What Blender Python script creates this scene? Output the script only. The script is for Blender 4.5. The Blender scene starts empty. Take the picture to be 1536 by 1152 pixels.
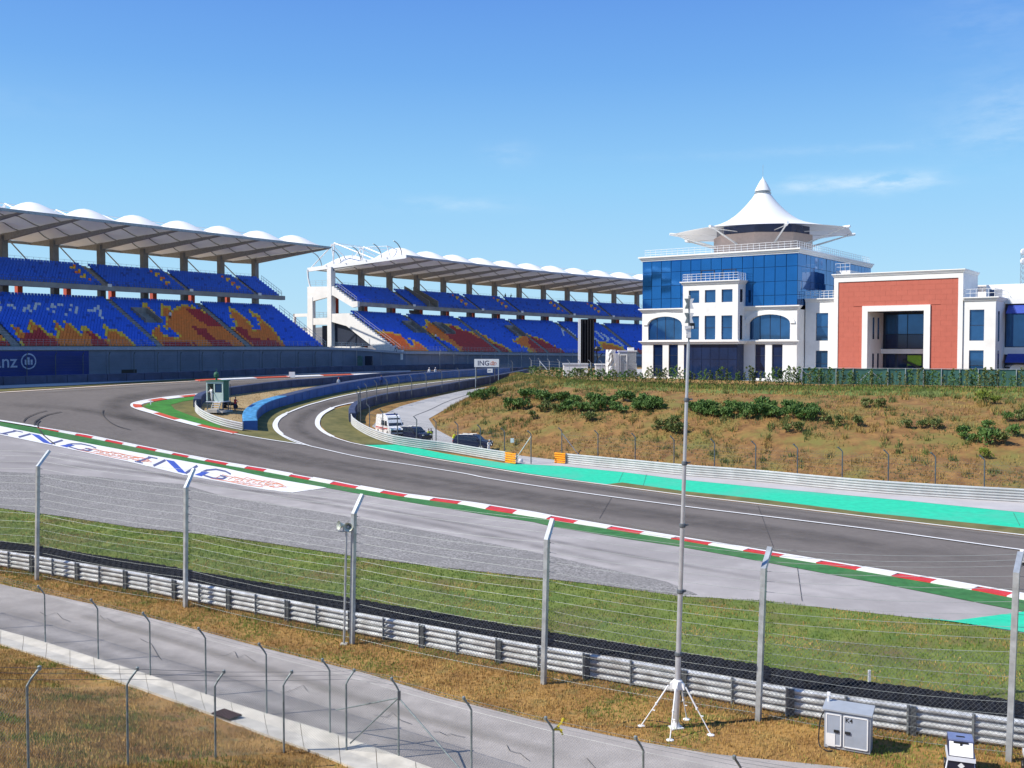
import bpy, bmesh, math, random
import numpy as np
from math import sin, cos, pi, radians, atan, atan2, sqrt, exp
from mathutils import Vector, Matrix
from mathutils.geometry import delaunay_2d_cdt

C = bpy.context.scene.collection
scene = bpy.context.scene
random.seed(7)
RNG = np.random.default_rng(7)

# ------------------------------------------------------------------ camera, sky, sun, exposure
FPX, CX, CY, CAM_H, HOR = 1500.0, 768.0, 576.0, 13.0, 522.0
PITCH = atan((CY - HOR) / FPX)
cam_d = bpy.data.cameras.new('camera')
cam = bpy.data.objects.new('camera', cam_d); C.objects.link(cam)
cam.location = (0, 0, CAM_H)
cam.rotation_euler = (radians(90) - PITCH, 0, 0)
cam_d.sensor_width = 36.0
cam_d.lens = 36.0 * FPX / 1536.0
cam_d.clip_end = 6000
cam_d.clip_start = 0.5
scene.camera = cam

SUN_EL, SUN_AZ = 45.0, -105.0          # azimuth measured from +Y towards +X
world = bpy.data.worlds.new('World'); scene.world = world; world.use_nodes = True
wn = world.node_tree.nodes; wl = world.node_tree.links; wn.clear()
w_out = wn.new('ShaderNodeOutputWorld'); w_bg = wn.new('ShaderNodeBackground')
sky = wn.new('ShaderNodeTexSky'); sky.sky_type = 'NISHITA'; sky.sun_disc = False
sky.sun_elevation = radians(SUN_EL); sky.sun_rotation = radians(SUN_AZ)
sky.air_density = 1.0; sky.dust_density = 0.2; sky.ozone_density = 3.0; sky.altitude = 300
def wmath(op, a, b=None):
    q = wn.new('ShaderNodeMath'); q.operation = op
    for i, v in enumerate((a, b)):
        if v is None: continue
        if isinstance(v, (int, float)): q.inputs[i].default_value = v
        else: wl.new(v, q.inputs[i])
    return q.outputs[0]
tc = wn.new('ShaderNodeTexCoord'); sx = wn.new('ShaderNodeSeparateXYZ'); wl.new(tc.outputs['Generated'], sx.inputs[0])
# the clear saturated blue of the day: a ramp over elevation, blended with the physical sky
rp = wn.new('ShaderNodeValToRGB'); K = 8.2
el_ = rp.color_ramp.elements
stops = [(0.0, (0.42, 0.68, 0.86)), (0.07, (0.37, 0.65, 0.88)), (0.16, (0.265, 0.575, 0.885)), (0.26, (0.15, 0.395, 0.825)), (0.36, (0.095, 0.27, 0.76)), (0.7, (0.08, 0.21, 0.56)), (1.0, (0.05, 0.15, 0.45))]
el_[0].position = 0.0; el_[0].color = (*stops[0][1], 1); el_[1].position = 1.0; el_[1].color = (*stops[-1][1], 1)
for p_, c_ in stops[1:-1]:
    e_ = el_.new(p_); e_.color = (*c_, 1)
wl.new(sx.outputs['Z'], rp.inputs['Fac'])
rk = wn.new('ShaderNodeMixRGB'); rk.blend_type = 'MULTIPLY'; rk.inputs['Fac'].default_value = 1.0; rk.inputs['Color2'].default_value = (K, K, K, 1)
wl.new(rp.outputs['Color'], rk.inputs['Color1'])
mixs = wn.new('ShaderNodeMixRGB'); mixs.inputs['Fac'].default_value = 0.85
wl.new(sky.outputs['Color'], mixs.inputs['Color1']); wl.new(rk.outputs['Color'], mixs.inputs['Color2'])
# a few thin wisps of cloud
az = wmath('DIVIDE', sx.outputs['X'], wmath('MAXIMUM', sx.outputs['Y'], 0.05))
mp = wn.new('ShaderNodeMapping'); mp.inputs['Scale'].default_value = (9.0, 9.0, 30.0)
nz = wn.new('ShaderNodeTexNoise'); nz.inputs['Scale'].default_value = 2.4; nz.inputs['Detail'].default_value = 6; nz.inputs['Roughness'].default_value = 0.62
wl.new(tc.outputs['Generated'], mp.inputs['Vector']); wl.new(mp.outputs['Vector'], nz.inputs['Vector'])
tot = None
for a0, e0, wa, we, amp in ((0.375, 0.157, 0.035, 0.0065, 0.85), (0.30, 0.158, 0.03, 0.006, 0.5), (-0.06, 0.145, 0.05, 0.006, 0.22), (-0.003, 0.195, 0.02, 0.009, 0.16), (0.50, 0.21, 0.06, 0.028, 0.22), (0.36, 0.19, 0.16, 0.004, 0.14), (0.47, 0.29, 0.05, 0.02, 0.10), (0.9, 0.2, 0.2, 0.01, 0.4), (-0.9, 0.22, 0.25, 0.012, 0.3)):
    da = wmath('DIVIDE', wmath('SUBTRACT', az, a0), wa); de = wmath('DIVIDE', wmath('SUBTRACT', sx.outputs['Z'], e0 * 0.97), we)
    g_ = wmath('MULTIPLY', wmath('POWER', 2.718, wmath('MULTIPLY', wmath('ADD', wmath('MULTIPLY', da, da), wmath('MULTIPLY', de, de)), -0.7)), amp)
    tot = g_ if tot is None else wmath('ADD', tot, g_)
nr = wn.new('ShaderNodeMapRange'); nr.inputs['From Min'].default_value = 0.36; nr.inputs['From Max'].default_value = 0.66
wl.new(nz.outputs['Fac'], nr.inputs['Value'])
fac = wmath('MULTIPLY', tot, nr.outputs['Result'])
mx = wn.new('ShaderNodeMixRGB'); mx.inputs['Color2'].default_value = (6.2, 7.2, 7.9, 1); wl.new(fac, mx.inputs['Fac'])
wl.new(mixs.outputs['Color'], mx.inputs['Color1'])
wl.new(mx.outputs['Color'], w_bg.inputs['Color']); wl.new(w_bg.outputs['Background'], w_out.inputs['Surface'])
w_bg.inputs['Strength'].default_value = 0.11

sun_d = bpy.data.lights.new('sun', 'SUN'); sun_d.energy = 4.8; sun_d.angle = radians(0.5); sun_d.color = (1.0, 0.94, 0.83)
sun = bpy.data.objects.new('sun', sun_d); C.objects.link(sun)
_sd = Vector((sin(radians(SUN_AZ)) * cos(radians(SUN_EL)), cos(radians(SUN_AZ)) * cos(radians(SUN_EL)), sin(radians(SUN_EL))))
sun.rotation_euler = _sd.to_track_quat('Z', 'Y').to_euler(); sun.location = (-60, 0, 90)

vs = scene.view_settings
scene.display_settings.display_device = 'sRGB'
vs.view_transform = 'Standard'; vs.look = 'None'; vs.gamma = 1.0; vs.use_curve_mapping = False
vs.exposure = 0.30
scene.render.engine = 'CYCLES'
scene.cycles.use_denoising = True
scene.cycles.max_bounces = 6; scene.cycles.diffuse_bounces = 3; scene.cycles.glossy_bounces = 3; scene.cycles.transmission_bounces = 4
scene.cycles.transparent_max_bounces = 8
scene.cycles.sample_clamp_indirect = 6.0

# ------------------------------------------------------------------ materials
MATS = {}
def mat(name, col, rough=0.7, metal=0.0, var=0.15, scale=3.0, col2=None, bump=0.0, bscale=None, spec=0.5, coord='Position', detail=4, lo=0.35, hi=0.65, third=None):
    """Principled material; colour drifts between col and col2 (or darker/lighter col) by noise in world or object space."""
    if name in MATS: return MATS[name]
    m = bpy.data.materials.new(name); m.use_nodes = True
    n = m.node_tree.nodes; l = m.node_tree.links
    p = n['Principled BSDF']
    p.inputs['Roughness'].default_value = rough; p.inputs['Metallic'].default_value = metal
    p.inputs['Specular IOR Level'].default_value = spec
    if coord == 'Position':
        g = n.new('ShaderNodeNewGeometry'); vec = g.outputs['Position']
    else:
        g = n.new('ShaderNodeTexCoord'); vec = g.outputs['Object']
    if var > 0 or col2:
        t = n.new('ShaderNodeTexNoise'); t.inputs['Scale'].default_value = scale; t.inputs['Detail'].default_value = detail; t.inputs['Roughness'].default_value = 0.62
        l.new(vec, t.inputs['Vector'])
        r = n.new('ShaderNodeValToRGB')
        a = tuple(min(1, c * (1 - var)) for c in col[:3]); b = tuple(min(1, c * (1 + var)) for c in col[:3])
        if col2: a, b = col[:3], col2[:3]
        r.color_ramp.elements[0].position = lo; r.color_ramp.elements[0].color = (*a, 1)
        r.color_ramp.elements[1].position = hi; r.color_ramp.elements[1].color = (*b, 1)
        l.new(t.outputs['Fac'], r.inputs['Fac'])
        out = r.outputs['Color']
        if third:
            c3, sc3, lo3, hi3 = third
            t2 = n.new('ShaderNodeTexNoise'); t2.inputs['Scale'].default_value = sc3; t2.inputs['Detail'].default_value = 5; t2.inputs['Roughness'].default_value = 0.65
            l.new(vec, t2.inputs['Vector'])
            r2 = n.new('ShaderNodeMapRange'); r2.inputs['From Min'].default_value = lo3; r2.inputs['From Max'].default_value = hi3
            l.new(t2.outputs['Fac'], r2.inputs['Value'])
            mm = n.new('ShaderNodeMixRGB'); mm.inputs['Color2'].default_value = (*c3, 1)
            l.new(r2.outputs['Result'], mm.inputs['Fac']); l.new(out, mm.inputs['Color1']); out = mm.outputs['Color']
        l.new(out, p.inputs['Base Color'])
    else:
        p.inputs['Base Color'].default_value = (*col[:3], 1)
    if bump > 0:
        t3 = n.new('ShaderNodeTexNoise'); t3.inputs['Scale'].default_value = bscale or scale * 4; t3.inputs['Detail'].default_value = 5
        l.new(vec, t3.inputs['Vector'])
        b_ = n.new('ShaderNodeBump'); b_.inputs['Strength'].default_value = bump; b_.inputs['Distance'].default_value = 0.05
        l.new(t3.outputs['Fac'], b_.inputs['Height']); l.new(b_.outputs['Normal'], p.inputs['Normal'])
    MATS[name] = m
    return m

M_ASPH = mat('track asphalt', (0.155, 0.136, 0.124), 0.88, var=0.1, scale=0.22, bump=0.25, bscale=9, third=((0.183, 0.162, 0.148), 1.9, 0.45, 0.75), spec=0.3)
M_RUN = mat('runoff asphalt', (0.375, 0.348, 0.338), 0.85, var=0.12, scale=0.35, bump=0.25, bscale=8, third=((0.31, 0.287, 0.28), 0.09, 0.47, 0.62), spec=0.3)
M_GRAV = mat('grey gravel', (0.12, 0.113, 0.109), 0.95, scale=8.0, col2=(0.42, 0.40, 0.385), bump=0.8, bscale=16, detail=6, lo=0.36, hi=0.68, third=((0.20, 0.19, 0.184), 0.35, 0.45, 0.75))
M_ROAD = mat('service road asphalt', (0.37, 0.338, 0.315), 0.9, var=0.12, scale=0.9, bump=0.35, bscale=14, third=((0.30, 0.272, 0.253), 0.22, 0.46, 0.66), spec=0.3)
M_CONC = mat('pale concrete', (0.50, 0.47, 0.41), 0.85, var=0.15, scale=1.1, bump=0.2, bscale=8)
M_CONCRD = mat('concrete road', (0.42, 0.41, 0.40), 0.85, var=0.08, scale=0.3, bump=0.15, bscale=6)
M_APRON = mat('concrete apron', (0.46, 0.44, 0.44), 0.85, var=0.08, scale=0.3)
M_DRY = mat('dry grass ground', (0.21, 0.105, 0.028), 0.95, scale=0.55, col2=(0.40, 0.23, 0.066), bump=0.9, bscale=7, third=((0.13, 0.125, 0.035), 0.9, 0.52, 0.72), detail=8)
M_SOIL = mat('embankment soil', (0.14, 0.066, 0.021), 0.95, scale=0.8, col2=(0.29, 0.158, 0.048), bump=1.2, bscale=2.6, detail=12, third=((0.17, 0.15, 0.034), 0.26, 0.46, 0.66))
M_GRASS = mat('field grass', (0.09, 0.145, 0.022), 0.95, scale=0.6, col2=(0.18, 0.215, 0.04), bump=0.8, bscale=9, third=((0.15, 0.11, 0.04), 0.17, 0.5, 0.7), detail=8)
M_GRASSF = mat('crest grass', (0.075, 0.135, 0.022), 0.95, scale=0.6, col2=(0.17, 0.20, 0.045), bump=0.6, bscale=6)
M_OLIVE = mat('olive verge grass', (0.10, 0.10, 0.028), 0.95, scale=0.5, col2=(0.185, 0.16, 0.052), bump=0.6, bscale=6)
M_TAN = mat('tan dry grass', (0.30, 0.205, 0.095), 0.95, scale=0.4, col2=(0.42, 0.31, 0.155), bump=0.6, bscale=5)
M_GREEN = mat('green painted strip', (0.042, 0.165, 0.048), 0.85, var=0.2, scale=1.5, spec=0.3, bump=.25, bscale=9, third=((0.10, 0.175, 0.075), 0.22, 0.48, 0.75))
M_GREEN2 = mat('green painted apex', (0.05, 0.21, 0.035), 0.85, var=0.18, scale=0.7, spec=0.3)
M_TURQ = mat('turquoise painted runoff', (0.026, 0.54, 0.325), 0.85, var=0.10, scale=1.6, spec=0.25, bump=.2, bscale=9, third=((0.09, 0.45, 0.32), 0.14, 0.47, 0.72))
M_WHITEP = mat('white road paint', (0.80, 0.79, 0.78), 0.7, var=0.05, scale=1.2)
M_KW = mat('kerb white', (0.80, 0.78, 0.77), 0.65, var=0.07, scale=1.2)
M_KR = mat('kerb red', (0.60, 0.035, 0.035), 0.6, var=0.13, scale=1.2)
M_KO = mat('kerb faded red', (0.55, 0.085, 0.04), 0.7, var=0.15, scale=1.2)
M_SKID = mat('tyre rubber mark', (0.052, 0.05, 0.052), 0.85, var=0.3, scale=1.5)
M_LOGOB = mat('blue floor paint', (0.05, 0.10, 0.45), 0.7, var=0.1)
M_LOGOD = mat('dark floor paint', (0.10, 0.115, 0.24), 0.7, var=0.1)
M_LOGOO = mat('orange floor paint', (0.75, 0.27, 0.14), 0.7, var=0.1)
M_GALV = mat('galvanised steel', (0.50, 0.53, 0.55), 0.42, 0.55, var=0.18, scale=2.5)
M_GALVD = mat('dull galvanised steel', (0.33, 0.36, 0.38), 0.5, 0.5, var=0.2, scale=3)
M_ARMCO = mat('guardrail steel', (0.66, 0.68, 0.69), 0.45, 0.3, var=0.22, scale=2.2, third=((0.36, 0.33, 0.30), 0.7, 0.5, 0.8))
M_ARMCOF = mat('far guardrail steel', (0.56, 0.57, 0.57), 0.45, 0.3, var=0.1, scale=0.8)
M_RAILSH = mat('guardrail groove steel', (0.10, 0.11, 0.12), 0.6, 0.3)
M_ORANGE = mat('orange guardrail paint', (0.85, 0.32, 0.01), 0.5, var=0.08)
M_WIRE = mat('fence wire', (0.30, 0.33, 0.33), 0.5, 0.5, var=0)
M_POSTG = mat('weathered post steel', (0.23, 0.27, 0.27), 0.55, 0.4, var=0.25, scale=6)
M_POSTD = mat('dark post steel', (0.12, 0.135, 0.15), 0.6, 0.3, var=0.2)
M_RUBBER = mat('black tyre rubber', (0.012, 0.013, 0.018), 0.9, var=0.4, scale=5, spec=0.15)
M_BELT = mat('tyre wall belt', (0.045, 0.06, 0.12), 0.65, var=0.25, scale=0.6)
M_BELTB = mat('blue tyre wall cover', (0.025, 0.10, 0.33), 0.5, var=0.2, scale=0.5)
M_BELTL = mat('light blue tyre wall top', (0.07, 0.27, 0.50), 0.5, var=0.35, scale=1.6)
M_WALL = mat('grey retaining wall', (0.17, 0.20, 0.27), 0.85, var=0.1, scale=0.35)
M_COPE = mat('wall coping', (0.36, 0.38, 0.44), 0.8, var=0.1)
def fading(name, col, strength):
    """worn rubber laid on the asphalt: covers by its own attribute and noise, clear elsewhere"""
    m = bpy.data.materials.new(name); m.use_nodes = True; n = m.node_tree.nodes; l = m.node_tree.links; p = n['Principled BSDF']; p.inputs['Base Color'].default_value = (*col, 1); p.inputs['Roughness'].default_value = .8; p.inputs['Specular IOR Level'].default_value = .3
    a = n.new('ShaderNodeAttribute'); a.attribute_name = 'cover'; g = n.new('ShaderNodeNewGeometry'); t = n.new('ShaderNodeTexNoise'); t.inputs['Scale'].default_value = .5; t.inputs['Detail'].default_value = 6; l.new(g.outputs['Position'], t.inputs['Vector'])
    r = n.new('ShaderNodeMapRange'); r.inputs['From Min'].default_value = .3; r.inputs['From Max'].default_value = .7; r.inputs['To Min'].default_value = .35; l.new(t.outputs['Fac'], r.inputs['Value'])
    q = n.new('ShaderNodeMath'); q.operation = 'MULTIPLY'; l.new(a.outputs['Fac'], q.inputs[0]); l.new(r.outputs['Result'], q.inputs[1]); q2 = n.new('ShaderNodeMath'); q2.operation = 'MULTIPLY'; q2.inputs[1].default_value = strength; l.new(q.outputs[0], q2.inputs[0])
    tr = n.new('ShaderNodeBsdfTransparent'); x = n.new('ShaderNodeMixShader'); l.new(q2.outputs[0], x.inputs['Fac']); l.new(tr.outputs[0], x.inputs[1]); l.new(p.outputs[0], x.inputs[2]); l.new(x.outputs[0], n['Material Output'].inputs['Surface']); return m
M_LINE = fading('rubbered racing line', (0.082, 0.074, 0.069), .42)
M_DUST = fading('pale dust', (0.27, 0.245, 0.215), .6)
M_DAMP = fading('dark road stain', (0.16, 0.15, 0.145), .36)
M_BANNER = mat('dark blue banner', (0.012, 0.030, 0.20), 0.6, var=0.12, scale=0.3)
M_BANTXT = mat('pale banner print', (0.50, 0.56, 0.72), 0.6, var=0.05)
M_SLAB = mat('stand concrete', (0.30, 0.30, 0.30), 0.85, var=0.15, scale=0.6)
M_COL = mat('column concrete', (0.22, 0.22, 0.215), 0.85, var=0.14, scale=0.5)
M_AISLE = mat('aisle concrete', (0.25, 0.24, 0.23), 0.85, var=0.15, scale=1)
M_BRICKC = mat('brick red column paint', (0.42, 0.075, 0.045), 0.75, var=0.12, scale=0.8)
M_MEMB = mat('white roof membrane', (0.86, 0.86, 0.85), 0.55, var=0.03, scale=0.3)
def translucent(m, amount):
    n = m.node_tree.nodes; l = m.node_tree.links; p = n['Principled BSDF']; o = n['Material Output']
    t = n.new('ShaderNodeBsdfTranslucent'); t.inputs['Color'].default_value = (0.85, 0.83, 0.77, 1); x = n.new('ShaderNodeMixShader'); x.inputs['Fac'].default_value = amount
    l.new(p.outputs[0], x.inputs[1]); l.new(t.outputs[0], x.inputs[2]); l.new(x.outputs[0], o.inputs['Surface'])
translucent(M_MEMB, 0.11)
M_RAFT = mat('roof steel', (0.36, 0.355, 0.335), 0.6, 0.1, var=0.15)
M_WHITE = mat('white render', (0.80, 0.79, 0.775), 0.8, var=0.05, scale=0.35, third=((0.70, 0.68, 0.65), 0.55, 0.5, 0.85))
M_WHITES = mat('white painted steel', (0.80, 0.80, 0.80), 0.45, var=0.04)
M_CORN = mat('white cornice', (0.84, 0.83, 0.815), 0.7, var=0.03)
M_SEATS = [mat('blue seat', (0.02, 0.125, 0.72), 0.45, var=0.12, scale=1.5), mat('orange seat', (0.90, 0.22, 0.01), 0.45, var=0.12, scale=1.5),
           mat('red seat', (0.50, 0.022, 0.014), 0.45, var=0.12, scale=1.5), mat('yellow seat', (0.88, 0.55, 0.03), 0.45, var=0.12, scale=1.5),
           mat('white seat', (0.62, 0.66, 0.72), 0.45, var=0.06, scale=1.5), mat('dark blue seat', (0.014, 0.075, 0.46), 0.45, var=0.15, scale=1.5)]
M_GLASSB = mat('blue curtain glass', (0.022, 0.145, 0.40), 0.04, 0.75, var=0.08, scale=0.25, spec=0.6)
M_GLASSD = mat('dark window glass', (0.03, 0.11, 0.26), 0.03, 0.55, var=0.2, scale=0.3, spec=0.8)
M_GLASSK = mat('dark interior glass', (0.012, 0.03, 0.095), 0.06, 0.25, var=0.2, scale=0.4, spec=0.6)
M_MULL = mat('blue mullion', (0.02, 0.07, 0.20), 0.4, 0.4, var=0.1)
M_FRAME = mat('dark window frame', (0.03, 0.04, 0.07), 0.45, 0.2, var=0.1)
M_DRUM = mat('beige pink render', (0.50, 0.40, 0.37), 0.8, var=0.06)
M_AWN = mat('blue awning', (0.035, 0.07, 0.36), 0.6, var=0.1)
M_SCREEN = mat('green screen mesh', (0.035, 0.115, 0.10), 0.8, var=0.15, scale=0.5)
M_BLACK = mat('black plastic', (0.015, 0.016, 0.018), 0.5, var=0.2)
M_GREYP = mat('grey painted steel', (0.36, 0.39, 0.43), 0.45, 0.1, var=0.06, coord='Object')
M_GREYL = mat('light grey painted steel', (0.62, 0.63, 0.67), 0.45, 0.05, var=0.05, coord='Object')
M_MAST = mat('brushed aluminium mast', (0.62, 0.63, 0.66), 0.35, 0.55, var=0.08)
M_TRUNK = mat('shrub wood', (0.09, 0.06, 0.035), 0.9, var=0.2)
M_LEAF = [mat('dark shrub leaf', (0.05, 0.112, 0.02), 0.7, scale=1.2, col2=(0.105, 0.195, 0.035)), mat('olive shrub leaf', (0.075, 0.11, 0.024), 0.7, scale=1.2, col2=(0.15, 0.175, 0.042)),
          mat('dry weed leaf', (0.24, 0.15, 0.04), 0.8, scale=0.6, col2=(0.42, 0.29, 0.085)), mat('green weed leaf', (0.06, 0.095, 0.022), 0.8, scale=0.6, col2=(0.13, 0.15, 0.04)),
          mat('yellow green leaf', (0.15, 0.20, 0.02), 0.7, var=0.25)]
M_BLADE = [mat('green grass blade', (0.10, 0.175, 0.02), 0.8, scale=0.45, col2=(0.215, 0.265, 0.042)), mat('straw blade', (0.32, 0.18, 0.05), 0.85, scale=0.5, col2=(0.56, 0.38, 0.125))]
M_SKIN = mat('skin', (0.45, 0.26, 0.18), 0.6, var=0.05)
M_HILL = mat('distant hillside', (0.12, 0.125, 0.115), 0.95, scale=0.02, col2=(0.26, 0.22, 0.19), detail=8)

# ------------------------------------------------------------------ pixels of the survey photo -> points on the ground
def ray(px, py):
    x = (px - CX) / FPX; y = (CY - py) / FPX
    return np.array([x, cos(PITCH) + y * sin(PITCH), -sin(PITCH) + y * cos(PITCH)])
def proj(p):
    x, Y, z = p[0], p[1], p[2] - CAM_H
    f = Y * cos(PITCH) - z * sin(PITCH); u = Y * sin(PITCH) + z * cos(PITCH)
    return CX + FPX * x / f, CY - FPX * u / f
GUT0 = np.array([-22.4, 43.7]); _gd = np.array([17.1, -12.7]); _gd = _gd / np.linalg.norm(_gd); GUTN = np.array([-(-_gd[1]), -_gd[0]])
GUTN = np.array([-0.596, -0.803])
def zt(x, y):
    """height of the natural ground: a flat valley floor that rises to the paddock level and a bank at the near left"""
    x = np.asarray(x, float); y = np.asarray(y, float)
    s = -0.6 * x + 0.5 * (y - 100)
    t = np.clip((s - 5) / 57, 0, 1)
    z = 8.3 * t * t * (3 - 2 * t)
    w = (x - GUT0[0]) * GUTN[0] + (y - GUT0[1]) * GUTN[1] - 1.3
    b = np.where(w > -8, 0.34 * 0.5 * (w + np.sqrt(w * w + 1.2)) - 0.03, 0)
    b = np.clip(b, 0, 9) * np.clip((60 - y) / 12, 0, 1)
    b = b * np.clip((w + 4) / 4, 0, 1)
    return z + b
_DS = np.concatenate([np.arange(6, 120, 0.5), np.arange(120, 700, 1.0)])
def G(px, py, dz=0.0):
    """point where the sight line through a photo pixel meets the ground"""
    r = ray(px, py)
    t = _DS / r[1]
    X = r[0] * t; Z = CAM_H + r[2] * t
    d = Z - zt(X, _DS)
    i = np.argmax(d < 0) if (d < 0).any() else len(d) - 1
    lo, hi = t[max(i - 1, 0)], t[i]
    for _ in range(30):
        m = 0.5 * (lo + hi)
        if CAM_H + r[2] * m - float(zt(r[0] * m, r[1] * m)) < 0: hi = m
        else: lo = m
    m = 0.5 * (lo + hi)
    return np.array([r[0] * m, r[1] * m, float(zt(r[0] * m, r[1] * m)) + dz])
def GZ(px, py, z):
    r = ray(px, py); t = (z - CAM_H) / r[2]
    return np.array([r[0] * t, r[1] * t, z])
def AT(px, py, D):
    r = ray(px, py); t = D / r[1]
    return np.array([r[0] * t, D, CAM_H + r[2] * t])
def densify(pts, step, closed=False):
    P = [np.array(p, float) for p in pts]; out = []
    n = len(P)
    for i in range(n if closed else n - 1):
        a, b = P[i], P[(i + 1) % n]; k = max(1, int(np.ceil(np.linalg.norm(b - a) / step)))
        out += [a + (b - a) * j / k for j in range(k)]
    if not closed: out.append(P[-1])
    return out
def smooth_px(pts, n=6):
    """Catmull-Rom through the survey pixels"""
    P = [np.array(p, float) for p in pts]
    if len(P) < 3: return P
    P = [2 * P[0] - P[1]] + P + [2 * P[-1] - P[-2]]; out = []
    for i in range(1, len(P) - 2):
        for j in range(n):
            t = j / n
            out.append(0.5 * ((2 * P[i]) + (-P[i - 1] + P[i + 1]) * t + (2 * P[i - 1] - 5 * P[i] + 4 * P[i + 1] - P[i + 2]) * t * t + (-P[i - 1] + 3 * P[i] - 3 * P[i + 1] + P[i + 2]) * t ** 3))
    out.append(P[-2])
    return out

# ------------------------------------------------------------------ mesh building
class MB:
    def __init__(s): s.v = []; s.f = []; s.m = []
    def add(s, vs_, fs, m=0):
        n = len(s.v); s.v += [(float(v[0]), float(v[1]), float(v[2])) for v in vs_]
        s.f += [tuple(i + n for i in f) for f in fs]; s.m += [m] * len(fs); return s
    def hexa(s, p, m=0):
        return s.add(p, [(0, 3, 2, 1), (4, 5, 6, 7), (0, 1, 5, 4), (1, 2, 6, 5), (2, 3, 7, 6), (3, 0, 4, 7)], m)
    def box(s, c, size, rz=0.0, m=0):
        hx, hy, hz = size[0] / 2, size[1] / 2, size[2] / 2; ca, sa = cos(rz), sin(rz)
        p = []
        for z in (-hz, hz):
            for x, y in ((-hx, -hy), (hx, -hy), (hx, hy), (-hx, hy)):
                p.append((c[0] + x * ca - y * sa, c[1] + x * sa + y * ca, c[2] + z))
        return s.hexa(p, m)
    def bar(s, a, b, w, h, m=0):
        """rectangular bar from a to b; w sideways, h upwards"""
        a = np.array(a, float); b = np.array(b, float); d = b - a; d /= np.linalg.norm(d) + 1e-9
        up = np.array([0, 0, 1.0]) if abs(d[2]) < 0.95 else np.array([0, 1.0, 0])
        sd = np.cross(d, up); sd /= np.linalg.norm(sd); u = np.cross(sd, d)
        p = []
        for q in (a, b):
            for i, j in ((-1, -1), (1, -1), (1, 1), (-1, 1)): p.append(q + sd * i * w / 2 + u * j * h / 2)
        return s.hexa(p, m)
    def tube(s, path, r, n=6, m=0):
        P = [np.array(p, float) for p in path]; rr = r if hasattr(r, '__len__') else [r] * len(P)
        rings = []; ref = None
        for i, p in enumerate(P):
            d = P[min(i + 1, len(P) - 1)] - P[max(i - 1, 0)]; d /= np.linalg.norm(d) + 1e-9
            if ref is None or abs(np.dot(ref, d)) > 0.95: ref = np.array([0, 0, 1.0]) if abs(d[2]) < 0.9 else np.array([1.0, 0, 0])
            a = np.cross(d, ref); a /= np.linalg.norm(a); b = np.cross(d, a)
            rings.append([p + rr[i] * (cos(2 * pi * k / n) * a + sin(2 * pi * k / n) * b) for k in range(n)])
        vs_ = [v for R in rings for v in R]; fs = []
        for i in range(len(P) - 1):
            for k in range(n):
                fs.append((i * n + k, i * n + (k + 1) % n, (i + 1) * n + (k + 1) % n, (i + 1) * n + k))
        fs.append(tuple(range(n))); fs.append(tuple((len(P) - 1) * n + k for k in reversed(range(n))))
        return s.add(vs_, fs, m)
    def lathe(s, prof, c, n=16, m=0, axis='z'):
        vs_ = []; fs = []
        for r, z in prof:
            for k in range(n):
                a = 2 * pi * k / n
                o = (r * cos(a), r * sin(a), z) if axis == 'z' else ((r * cos(a), z, r * sin(a)) if axis == 'y' else (z, r * cos(a), r * sin(a)))
                vs_.append((c[0] + o[0], c[1] + o[1], c[2] + o[2]))
        for i in range(len(prof) - 1):
            for k in range(n): fs.append((i * n + k, i * n + (k + 1) % n, (i + 1) * n + (k + 1) % n, (i + 1) * n + k))
        fs.append(tuple(range(n))); fs.append(tuple((len(prof) - 1) * n + k for k in reversed(range(n))))
        return s.add(vs_, fs, m)
    def loft(s, rings, m=0, closed=True, caps=True):
        n = len(rings[0]); vs_ = [v for R in rings for v in R]; fs = []
        for i in range(len(rings) - 1):
            for k in range(n if closed else n - 1):
                fs.append((i * n + k, i * n + (k + 1) % n, (i + 1) * n + (k + 1) % n, (i + 1) * n + k))
        if caps and closed:
            fs.append(tuple(reversed(range(n)))); fs.append(tuple((len(rings) - 1) * n + k for k in range(n)))
        return s.add(vs_, fs, m)
    def quad(s, a, b, c, d, m=0): return s.add([a, b, c, d], [(0, 1, 2, 3)], m)
    def mesh(s, name, mats, origin=(0, 0, 0), smooth=False, fix=True):
        me = bpy.data.meshes.new(name)
        o = np.array(origin, float)
        me.from_pydata([(v[0] - o[0], v[1] - o[1], v[2] - o[2]) for v in s.v], [], s.f)
        for mm in (mats if isinstance(mats, (list, tuple)) else [mats]): me.materials.append(mm)
        me.polygons.foreach_set('material_index', s.m)
        if fix:
            bm = bmesh.new(); bm.from_mesh(me); bmesh.ops.recalc_face_normals(bm, faces=bm.faces); bm.to_mesh(me); bm.free()
        if smooth:
            me.polygons.foreach_set('use_smooth', [True] * len(me.polygons))
        me.update()
        return me
    def build(s, name, mats, parent=None, smooth=False, local=False, fix=True):
        """link as ONE object; coordinates are world ones unless local=True (then relative to the parent)"""
        if parent is not None:
            o = (0, 0, 0) if local else ORG.get(parent.name, (0, 0, 0))
        else:
            A = np.array(s.v); o = (0.5 * (A[:, 0].min() + A[:, 0].max()), 0.5 * (A[:, 1].min() + A[:, 1].max()), A[:, 2].min())
        ob = bpy.data.objects.new(name, s.mesh(name, mats, o, smooth, fix)); C.objects.link(ob)
        if parent is not None: ob.parent = parent; ORG[ob.name] = o
        else: ob.location = o; ORG[ob.name] = o
        return ob
ORG = {}
def tag(o, label=None, cat=None, group=None, kind=None):
    if label: o['label'] = label
    if cat: o['category'] = cat
    if group: o['group'] = group
    if kind: o['kind'] = kind
    return o
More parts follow.
